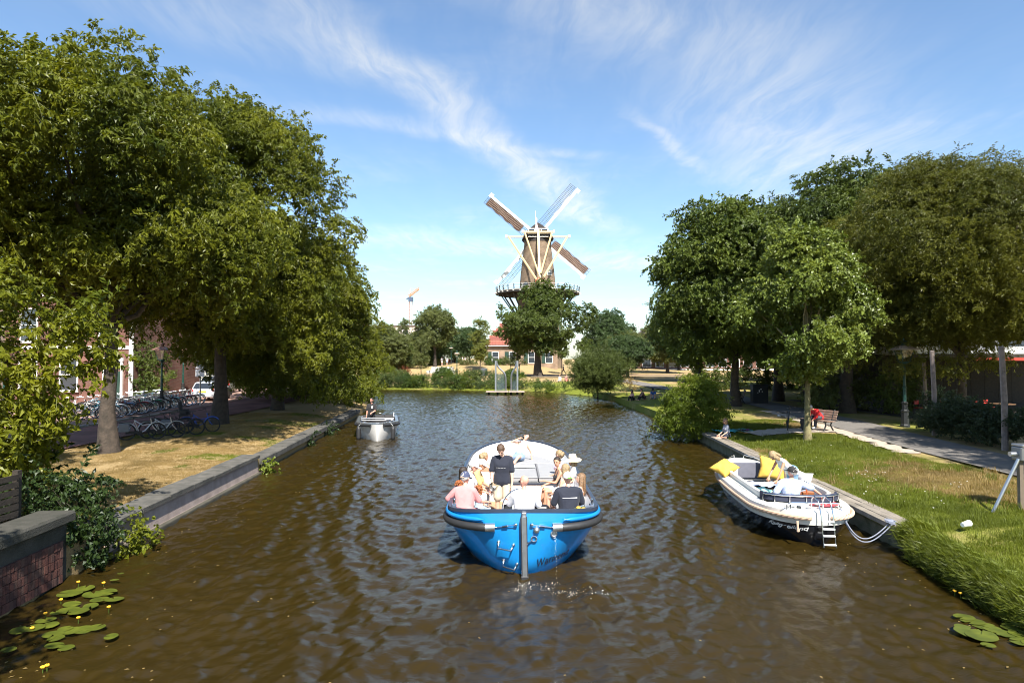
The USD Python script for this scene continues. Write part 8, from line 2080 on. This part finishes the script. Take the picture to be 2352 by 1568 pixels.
# foam astern of the blue boat
R = np.random.default_rng(6)
fo = []
for cx, cy, n_, sx_, sy_ in ((0.50, 11.45, 50, 0.22, 0.08), (0.95, 11.15, 80, 0.28, 0.08), (0.18, 11.35, 35, 0.07, 0.18), (1.35, 10.95, 25, 0.25, 0.10)):
    for _ in range(n_):
        x, y = R.normal(cx, sx_), R.normal(cy, sy_)
        z = float(wave(np.array([x]), np.array([y]))[0])
        r = abs(R.normal(0.0012, 0.0024)) + 0.0010
        fo.append(trimesh.Trimesh(trimesh.creation.icosphere(0, 1.0).vertices * np.array([r * R.uniform(1, 2.2), r, r * 0.8]) + np.array([x, y, z + 0.003 + abs(R.normal(0, 0.012)) * (R.random() < 0.4)]), trimesh.creation.icosphere(0, 1.0).faces, process=False))
fp_ = thing('splash_foam', 'specks of white foam splashing behind the stern of the blue boat', 'foam', (0, 0, 0)); say(fp_, kind='stuff')
part(fp_, 'foam', fo, mat('white_foam', (0.82, 0.83, 0.82), 0.4, 0.1), smooth=True, kind='stuff')
# ============================================================= who is where
C_ = cloth
NAVYT = C_('navy_cotton', (0.012, 0.015, 0.028)); WHT = C_('white_cotton', (0.68, 0.67, 0.67), 0.08); KHAKI = C_('pale_khaki', (0.52, 0.44, 0.32)); PINK = C_('pink_cotton', (0.58, 0.235, 0.23))
TAN = C_('mustard_shirt', (0.60, 0.40, 0.15)); OLIVE = C_('olive_shorts', (0.36, 0.33, 0.14)); LBLUE = C_('light_blue_cotton', (0.42, 0.60, 0.72)); DENIM = C_('denim', (0.19, 0.27, 0.40), 0.3, 9.0); BLACKC = C_('black_cotton', (0.014, 0.013, 0.014))
FLOR = C_('pink_floral', (0.78, 0.66, 0.70), 0.5, 22.0, hue=(0.55, 0.22, 0.32)); BWP = C_('black_white_print', (0.74, 0.72, 0.68), 0.5, 20.0, hue=(0.03, 0.03, 0.03)); WPAT = C_('white_patterned_skirt', (0.72, 0.72, 0.74), 0.5, 14.0, hue=(0.20, 0.21, 0.28))
BWS = C_('blue_white_shirt', (0.55, 0.60, 0.72), 0.4, 16.0, hue=(0.16, 0.22, 0.42)); REDT = C_('red_cotton', (0.62, 0.015, 0.015)); GREYT = C_('blue_grey_cotton', (0.26, 0.28, 0.34)); DGREY = C_('dark_grey_trousers', (0.05, 0.055, 0.07)); JEANS = C_('blue_jeans', (0.16, 0.28, 0.40), 0.25, 10)
NAVCAP = C_('navy_cap', (0.045, 0.055, 0.11)); WCAP = C_('white_cap', (0.76, 0.75, 0.74), 0.05); BCAP = C_('black_cap', (0.022, 0.021, 0.022)); GRN = C_('green_strap', (0.10, 0.42, 0.03)); STRAW = C_('cream_straw', (0.80, 0.72, 0.54), 0.08, 30); SHOE = C_('white_shoe', (0.68, 0.67, 0.66)); SHOED = C_('dark_shoe', (0.03, 0.03, 0.03))
pi = math.pi
G = 'passengers of the blue boat'
person((-0.99, 13.24, 0.715), -0.35, 'man in pink T-shirt and navy cap, back turned, at the left stern corner', wide=1.12, skin=2, hair='short', hairc='grey', hat=('cap', NAVCAP, NAVCAP, SKIN[2]), wear=[('shirt', PINK, {'sleeve': 0.85, 'ease': 0.022}), ('shorts', PINK, {'k': 0.7})], lean=(0.14, -0.05, 0.0), head=(-0.12, 0.08, 0), arms=[((-0.75, -0.10, -0.80), (0.05, 0.75, 0.10)), ((0.30, 0.45, -0.85), (0.25, 0.9, -0.20))], seed=11, group=G)
person((-1.16, 14.05, 0.70), -0.9, 'child with ginger curls at the left rim, beyond the man in pink', size=0.72, build='f', hair='curly', hairc='ginger', wear=[('shirt', WHT, {}), ('shorts', LBLUE)], head=(0.2, 0.1, 0), seed=12, group=G)
person((-0.72, 13.98, 0.66), -0.6, 'child with long ginger curls and light blue skirt, right of the man in pink', size=0.66, build='f', hair='longcurly', hairc='ginger', wear=[('shirt', LBLUE, {}), ('skirt', LBLUE, {'k': 0.95})], head=(-0.1, 0.15, 0), seed=13, group=G)
person((-1.12, 14.62, 0.665), -1.2, 'woman with long dark hair and pale blue top behind the man with the navy cap', build='f', hair='long', hairc='dark', wear=[('shirt', LBLUE, {'sleeve': 0.4}), ('shorts', WHT)], head=(0.3, 0, 0), seed=14, group=G)
person((-1.10, 15.20, 0.665), -pi / 2 - 0.15, 'elderly man in white cap, white shirt and white trousers on the left bench', skin=2, hair='short', hairc='grey', hat=('cap', WCAP, WCAP), wear=[('shirt', WHT, {'sleeve': 0.7, 'ease': 0.022}), ('trousers', WHT)], lean=(0.22, 0, 0), head=(0.1, 0.1, 0), arms=[((0.0, 0.35, -0.9), (0.1, 0.95, -0.25)), ((0.0, 0.35, -0.9), (-0.15, 0.95, -0.2))], seed=15, group=G)
person((-1.10, 15.86, 0.665), -pi / 2 - 0.1, 'man in mustard shirt and olive shorts, second white cap on the left bench', skin=1, hair='short', hairc='grey', hat=('cap', WCAP, WCAP), wear=[('shirt', TAN, {'sleeve': 0.8, 'ease': 0.02}), ('shorts', OLIVE, {'k': 0.85})], lean=(0.50, 0, 0), head=(0.0, -0.1, 0), arms=[((0.05, 0.45, -0.9), (0.0, 0.85, -0.5)), ((0.1, 0.45, -0.9), (-0.25, 0.85, -0.5))], seed=16, group=G)
person((-0.72, 16.62, 0.70), -0.65, 'woman in white strapless top and patterned skirt, blonde hair pinned up', build='f', skin=1, hair='updo', hairc='blonde', wear=[('tank', WHT, {'straps': False, 'top': 0.34, 'low': 0.06, 'long': True}), ('skirt', WPAT, {'k': 0.75})], head=(-0.35, 0, 0), arms=[((-0.35, 0.25, -0.9), (0.1, 0.8, 0.3)), ((0.2, 0.3, -0.95), (-0.3, 0.9, -0.1))], seed=17, group=G)
sm = person((-0.23, 14.92, 0.26), pi - 0.12, 'standing young man in navy T-shirt and pale shorts looking down, in the blue boat', kind='stand', skin=0, hair='short', hairc='brown', wear=[('shirt', NAVYT, {'sleeve': 0.85, 'ease': 0.024, 'hem': -0.04}), ('shorts', KHAKI, {'k': 0.92, 'flare': 0.036, 'ease': 0.018})], lean=(0.06, 0, 0), head=(-0.05, 0.75, 0.08), arms=[((-0.20, 0.05, -1), (-0.02, 0.18, -1)), ((0.22, 0.10, -1), (-0.12, 0.42, -0.85))], curl=(0.4, 0.8), size=1.02, seed=18, group=G)
decal(sm, 'shirt', 'chest_print', [(-0.10 + 0.012 * k, -0.10 + 0.012 * k + 0.008, 1.255, 1.264) for k in range(18) if k % 6 != 4], WHITEP, True)
tb_ = thing('plastic_tub', 'clear plastic tub held by the standing man in the blue boat', 'tub', (-0.44, 14.55, 1.06), 0.2)
part(tb_, 'tub', lathe([(0.085, 0.0), (0.115, 0.13), (0.122, 0.135), (0.118, 0.14), (0.110, 0.132), (0.08, 0.008)], 4, cap=False).apply_transform(trimesh.transformations.rotation_matrix(0.5, (1, 0.3, 0))), LGLASS, smooth=False)
part(tb_, 'contents', xf(box(-0.06, 0.06, -0.06, 0.06, 0.01, 0.04), rx=0.5), WHITEP, smooth=False)
person((0.22, 19.55, 0.90), pi + 0.35, 'woman in white top and denim shorts lounging on the bow cushions, hand at her head', build='f', skin=0, hair='bun', hairc='dark', wear=[('tank', WHT, {'top': 0.40, 'low': 0.02, 'strapw': 0.018}), ('shorts', DENIM, {'k': 0.4})], lean=(-0.22, -0.38, 0), head=(0.1, 0.05, -0.35), arms=[((-0.55, -0.15, -0.85), (-0.10, 0.1, -1)), ((0.85, 0.12, 0.10), (-0.80, 0.30, 0.42))], legs=[((0.55, 0.80, 0.22), (0.55, 0.05, -0.62)), ((0.95, 0.35, 0.30), (-0.35, 0.75, -0.62))], curl=(0.1, 0.6), seed=19, group=G)
person((1.28, 17.15, 0.68), 1.1, 'blonde woman in pink floral dress near the bow on the right side', build='f', hair='updo', hairc='blonde', wear=[('shirt', FLOR, {'sleeve': 0.3}), ('skirt', FLOR, {'k': 0.9})], head=(-0.2, 0, 0), seed=20, group=G)
person((1.22, 15.90, 0.66), pi / 2 + 0.15, 'young woman in black crop top and white shorts looking back to the left', build='f', skin=1, hair='bun', hairc='dark', wear=[('tank', BLACKC, {'top': 0.38, 'low': 0.18}), ('shorts', WHT, {'k': 0.45})], lean=(0.10, 0, 0.1), head=(0.85, 0.0, 0.05), arms=[((-0.05, 0.50, -0.85), (0.05, 0.98, 0.18)), ((0.1, 0.3, -0.95), (-0.1, 0.9, -0.3))], legs=[((-0.10, 1, 0.02), (0, 0.05, -1)), ((0.15, 1, 0.02), (0, 0.15, -1))], curl=(0.15, 0.4), size=1.04, seed=21, group=G)
person((1.58, 16.35, 0.66), pi / 2, 'woman under a wide cream sun hat on the right side of the blue boat', build='f', hair='bob', hairc='blonde', hat=('sunhat', STRAW), wear=[('shirt', WHT, {'sleeve': 0.5}), ('skirt', WHT)], head=(0.2, 0.12, 0), seed=22, group=G)
person((1.26, 15.02, 0.66), 0.9, 'woman with long fair hair and black and white printed top, right bench', build='f', hair='long', hairc='blonde', wear=[('tank', BWP, {'top': 0.42, 'strapw': 0.02, 'low': 0.05, 'long': True}), ('shorts', WHT)], head=(0.3, 0, 0), seed=23, group=G)
pm = person((1.18, 13.20, 0.715), 0.12, 'broad man in navy polo and white cap with green strap, right stern corner', wide=1.22, skin=2, hair='short', hairc='stubble', hat=('cap', WCAP, WCAP, GRN), wear=[('shirt', NAVYT, {'sleeve': 0.9, 'ease': 0.026}), ('shorts', KHAKI)], lean=(0.10, 0.0, 0), head=(0.1, 0.05, 0), arms=[((-0.30, 0.20, -0.95), (0.1, 0.9, -0.4)), ((0.30, 0.20, -0.95), (-0.1, 0.9, -0.4))], seed=24, group=G)
decal(pm, 'shirt', 'white_back_stripe', [(-0.145, 0.16, 0.462, 0.478)], WHITEP, False)
person((1.48, 13.92, 0.66), pi / 2 - 0.35, 'girl with long brown hair resting her arms on the right rim of the blue boat', build='f', size=0.97, skin=0, hair='long', hairc='lightbrown', wear=[('tank', WHT, {'top': 0.34, 'low': 0.02, 'strapw': 0.008}), ('shorts', DENIM)], lean=(-0.02, 0.18, 0), head=(0.35, 0.05, 0), arms=[((-0.1, 0.3, -0.95), (0.1, 0.9, -0.2)), ((0.75, -0.30, -0.62), (-0.62, 0.62, 0.10))], seed=25, group=G)
person((0.25, 12.86, 0.715), 0.05, 'bald helmsman in white T-shirt and sunglasses at the stern of the blue boat', wide=1.12, skin=2, hair='none', glasses=True, wear=[('shirt', WHT, {'sleeve': 0.9, 'ease': 0.026}), ('shorts', NAVYT)], lean=(0.08, 0, 0), head=(0.75, 0.06, 0), arms=[((-0.35, 0.55, -0.80), (0.15, 0.95, 0.05)), ((0.38, 0.40, -0.85), (-0.10, 0.95, -0.10))], curl=(1.1, 1.1), seed=26, group=G)
# grey boat
gm_ = person((-7.62, 34.35, 0.06), pi - 0.25, 'bearded man in black T-shirt and sunglasses standing in the grey boat', kind='stand', skin=2, hair='short', hairc='dark', glasses=True, beard=True, wide=1.1, wear=[('shirt', BLACKC, {'sleeve': 0.85, 'ease': 0.022}), ('trousers', BLACKC)], head=(-0.15, 0.0, 0), arms=[((-0.25, 0.30, -0.95), (0.35, 0.85, -0.35)), ((0.12, 0.15, -1), (0.02, 0.25, -1))], shoes=SHOED, curl=(1.0, 0.3), seed=27, size=1.03)
decal(gm_, 'shirt', 'white_badge', [(-0.145, -0.045, 1.30, 1.41)], WHITEP, True)
# sloop
hm_ = person(sw((-0.20, 1.25, 0.56)), -0.10, 'man in blue and white shirt and black cap seated at the helm of the sloop', wide=1.15, skin=2, hair='short', hairc='grey', hat=('cap', BCAP), wear=[('shirt', BWS, {'sleeve': 0.95, 'ease': 0.026}), ('shorts', KHAKI)], lean=(-0.12, 0.06, 0), head=(0.55, 0.05, 0), arms=[((-0.55, -0.15, -0.75), (0.15, 0.95, -0.15)), ((0.92, 0.10, -0.36), (0.62, 0.20, -0.45))], seed=28)
person(sw((0.42, 2.75, 0.21)), pi / 2 + 0.20, 'blonde woman in white top and jeans bending over in the sloop', kind='stand', build='f', skin=1, hair='bob', hairc='blonde', wear=[('shirt', WHT, {'sleeve': 0.0, 'hem': 0.02, 'ease': 0.016}), ('trousers', JEANS, {'k': 0.9})], lean=(0.80, 0, 0.0), head=(0.1, 0.35, 0), arms=[((-0.05, 0.42, -0.95), (0.06, 0.40, -0.85)), ((0.05, 0.50, -0.9), (-0.12, 0.55, -0.8))], shoes=SHOE, curl=(0.9, 0.9), size=1.03, seed=29)
# right bank
q = at_z(1668, 1004, 0.53)
person((q[0] + 0.05, q[1], 0.50), pi / 2 + 0.25, 'woman in grey T-shirt and sunglasses sitting cross-legged on the planks', build='f', size=0.98, skin=0, hair='bob', hairc='lightbrown', glasses=True, wear=[('shirt', GREYT, {'sleeve': 0.8}), ('shorts', NAVYT, {'k': 0.7})], lean=(0.12, 0, 0), head=(0.25, 0.05, 0), arms=[((-0.1, 0.25, -0.95), (0.1, 0.85, -0.5)), ((0.1, 0.25, -0.95), (-0.1, 0.85, -0.5))], legs=[((-0.62, 0.78, -0.08), (0.95, 0.20, -0.12)), ((0.62, 0.78, -0.08), (-0.95, 0.10, -0.12))], seed=30)
tw = at_z(1683, 991, 0.6)
drape((tw[0] + 0.1, tw[1] + 0.2, float(gz(tw[0], tw[1])) + 0.05), 1.7, 1.0, 0.07, 'teal towel with dark patch spread on the grass behind the seated woman', mat('teal_towel', (0.06, 0.42, 0.42), 0.9, 0.5, 2.2, hue=(0.03, 0.20, 0.24)), 'teal_towel', 0.2, 21)
drape((tw[0] + 0.55, tw[1] + 0.0, float(gz(tw[0], tw[1])) + 0.10), 0.7, 0.35, 0.08, 'crumpled purple cloth on the teal towel', mat('purple_cloth', (0.12, 0.03, 0.10), 0.9), 'purple_cloth', 0.2, 22)
drape((tw[0] + 0.25, tw[1] - 0.75, float(gz(tw[0], tw[1])) + 0.06), 0.45, 0.3, 0.06, 'orange-brown cloth in front of the teal towel', mat('ochre_cloth', (0.40, 0.19, 0.03), 0.9), 'ochre_cloth', 0.1, 23)
person((BENCH[0] + 0.26, BENCH[1] + 0.1, BENCH[2] + 0.465), pi / 2 + 0.35, 'hunched man in red shirt sitting on the bench', skin=1, hair='short', hairc='grey', wear=[('shirt', REDT, {'sleeve': 1.5, 'ease': 0.024}), ('trousers', DGREY)], lean=(0.85, 0, 0), head=(0, 0.3, 0), arms=[((-0.1, 0.35, -0.95), (0.15, 0.7, -0.6)), ((0.1, 0.35, -0.95), (-0.15, 0.7, -0.6))], shoes=SHOE, seed=31)
bgk = thing('black_bag', 'black bag standing on the ground in front of the man in red', 'bag', (BENCH[0] - 0.72, BENCH[1] - 0.35, 0.765))
part(bgk, 'bag', soft([hullm(((0, 0, 0.1), 0.12), ((0.05, 0, 0.42), 0.10), ((-0.05, 0.05, 0.40), 0.10))], 0.04, 3, 0.012, 12), mat('charcoal_bag', (0, 0, 0)), smooth=True)
part(bgk, 'handle', torus(0.07, 0.012, 14, 5, 'x').apply_translation((0, 0, 0.52)), SADM)
person((BENCH2[0] - 0.02, BENCH2[1] + 0.25, BENCH2[2] + 0.465), pi / 2 - 0.2, 'bare-chested man in white shorts on the shaded bench left of the cabinet', skin=2, hair='short', hairc='dark', wear=[('shorts', WHT)], lean=(0.15, 0, 0), seed=32, fine=0.05, shoes=SHOE)
person((BENCH2[0] - 0.10, BENCH2[1] - 0.35, BENCH2[2] + 0.465), pi / 2 - 0.5, 'person in black leaning back on the shaded bench', skin=1, hair='short', hairc='dark', wear=[('shirt', BLACKC, {}), ('trousers', BLACKC)], lean=(0.3, 0, 0), seed=33, fine=0.05)
GZ = lambda x, y: float(gz(x, y))
for i, (dx, dy, rz, w_, lab, hc, ln) in enumerate([(-0.85, 0, 0.9, [('tank', C_('rose_top', (0.62, 0.36, 0.32)), {'long': True}), ('trousers', BLACKC)], 'woman in rose top and black trousers, left of the three sitting on the lawn', 'dark', 0.2), (0.1, -0.1, 0.3, [('shirt', C_('brown_top', (0.20, 0.10, 0.07)), {}), ('trousers', BLACKC)], 'person in brown, middle of the three sitting on the lawn', 'brown', 0.35), (0.95, 0.1, 1.2, [('shirt', C_('royal_blue_cotton', (0.03, 0.10, 0.30)), {}), ('shorts', WHT)], 'man in blue shirt and dark cap, right of the three sitting on the lawn', 'dark', 0.45)]):
    x, y = 11.1 + dx, 53.6 + dy
    person((x, y, GZ(x, y) + 0.0), pi * 0.75 + rz - 0.9, lab, build='f' if i == 0 else 'm', hair='long' if i == 0 else 'short', hairc=hc, glasses=i < 2, hat=('cap', BCAP) if i == 2 else None, wear=w_, lean=(ln, 0, 0), legs=[((-0.15, 0.80, 0.62), (0, 0.45, -0.85)), ((0.15, 0.80, 0.62), (0, 0.45, -0.85))], arms=[((-0.05, 0.6, -0.7), (0.2, 0.8, 0.1)), ((0.05, 0.6, -0.7), (-0.2, 0.8, 0.1))], seed=40 + i, fine=0.055)
# far bank
def stander(vx, vy, label, wear, rz=0.0, seed=1, stride=0.0, Y=None, z=None, **k):
    p = ground_at(vx, vy) if Y is None else np.array([(vx - 1176) / 1450 * Y, Y, z])
    zz = float(gz(p[0], p[1])) + 0.02 if Y is None else z
    lg = [((-0.03, stride, -1), (0, stride - abs(stride) * 0.9, -1)), ((0.03, -stride, -1), (0, -stride * 1.6 - 0.05, -1))] if stride else None
    ar = [((-0.1, -stride, -1), (0, 0.6, -0.7)), ((0.1, stride, -1), (0, 0.6, -0.7))] if stride else [((-0.12, 0.02, -1), (0.0, 0.2, -1)), ((0.12, 0.02, -1), (0, 0.2, -1))]
    return person((p[0], p[1], zz), rz, label, kind='stand', wear=wear, seed=seed, arms=ar, legs=lg, fine=0.06, face=False, **k)
stander(1294, 861, 'jogger in black running left of the oak trunk', [('shirt', BLACKC, {}), ('trousers', BLACKC)], pi / 2 - 0.2, 51, 0.55, hairc='dark', shoes=SHOED)
stander(1404, 860, 'person in dark clothes standing right of the willow bush top, on the far path', [('shirt', BLACKC, {}), ('trousers', BLACKC)], 0.6, 52, 0, hairc='dark', shoes=SHOED)
stander(1015, 0, 'walker in white top and shorts at the head of the steps, left of two', [('shirt', WHT, {}), ('shorts', WHT)], pi, 53, 0, Y=130, z=2.5, hairc='brown', shoes=SHOE)
stander(1027, 0, 'walker in white top and blue shorts at the head of the steps, right of two', [('shirt', WHT, {}), ('shorts', DENIM)], 0.3, 54, 0, Y=131, z=2.5, hairc='brown', shoes=SHOE)
for i, (vx, w_, lab) in enumerate([(1062, WHT, 'walker in white between lamp and sapling, leftmost of three'), (1068, WHT, 'walker in pale clothes between lamp and sapling, middle of three'), (1075, C_('pale_grey_cotton', (0.55, 0.54, 0.53)), 'walker with dark bag between lamp and sapling, rightmost of three')]):
    stander(vx, 0, lab, [('shirt', w_, {}), ('shorts', KHAKI)], 1.4, 55 + i, 0.3, Y=136 + i * 0.7, z=2.62, hairc='brown', shoes=SHOE)
pc = gp(1286, 876)
person((pc[0], pc[1], pc[2] + 0.03), pi - 0.4, 'person in white sitting on the dry bank by the water, left of two', build='f', hair='long', hairc='brown', wear=[('shirt', WHT, {}), ('skirt', WHT)], legs=[((-0.2, 0.95, 0.1), (0, 0.9, -0.3)), ((0.2, 0.95, 0.1), (0, 0.9, -0.3))], seed=60, fine=0.06, face=False, group=None)
person((pc[0] + 0.85, pc[1], pc[2] + 0.03), pi + 0.3, 'person in pink and red sitting on the dry bank by the water, right of two', build='f', hair='short', hairc='dark', wear=[('shirt', PINK, {}), ('skirt', REDT)], legs=[((-0.2, 0.95, 0.1), (0, 0.9, -0.3)), ((0.2, 0.95, 0.1), (0, 0.9, -0.3))], seed=61, fine=0.06, face=False)
pk_ = at_z(712, 903, 0.8)
person((pk_[0], pk_[1], GZ(pk_[0], pk_[1])), -0.9, 'person sitting in the shade of the left trees near the water', hair='short', hairc='brown', wear=[('shirt', C_('dull_red_cotton', (0.35, 0.10, 0.08)), {}), ('trousers', DENIM)], legs=[((-0.15, 0.80, 0.62), (0, 0.45, -0.85)), ((0.15, 0.80, 0.62), (0, 0.45, -0.85))], seed=62, fine=0.06, face=False)
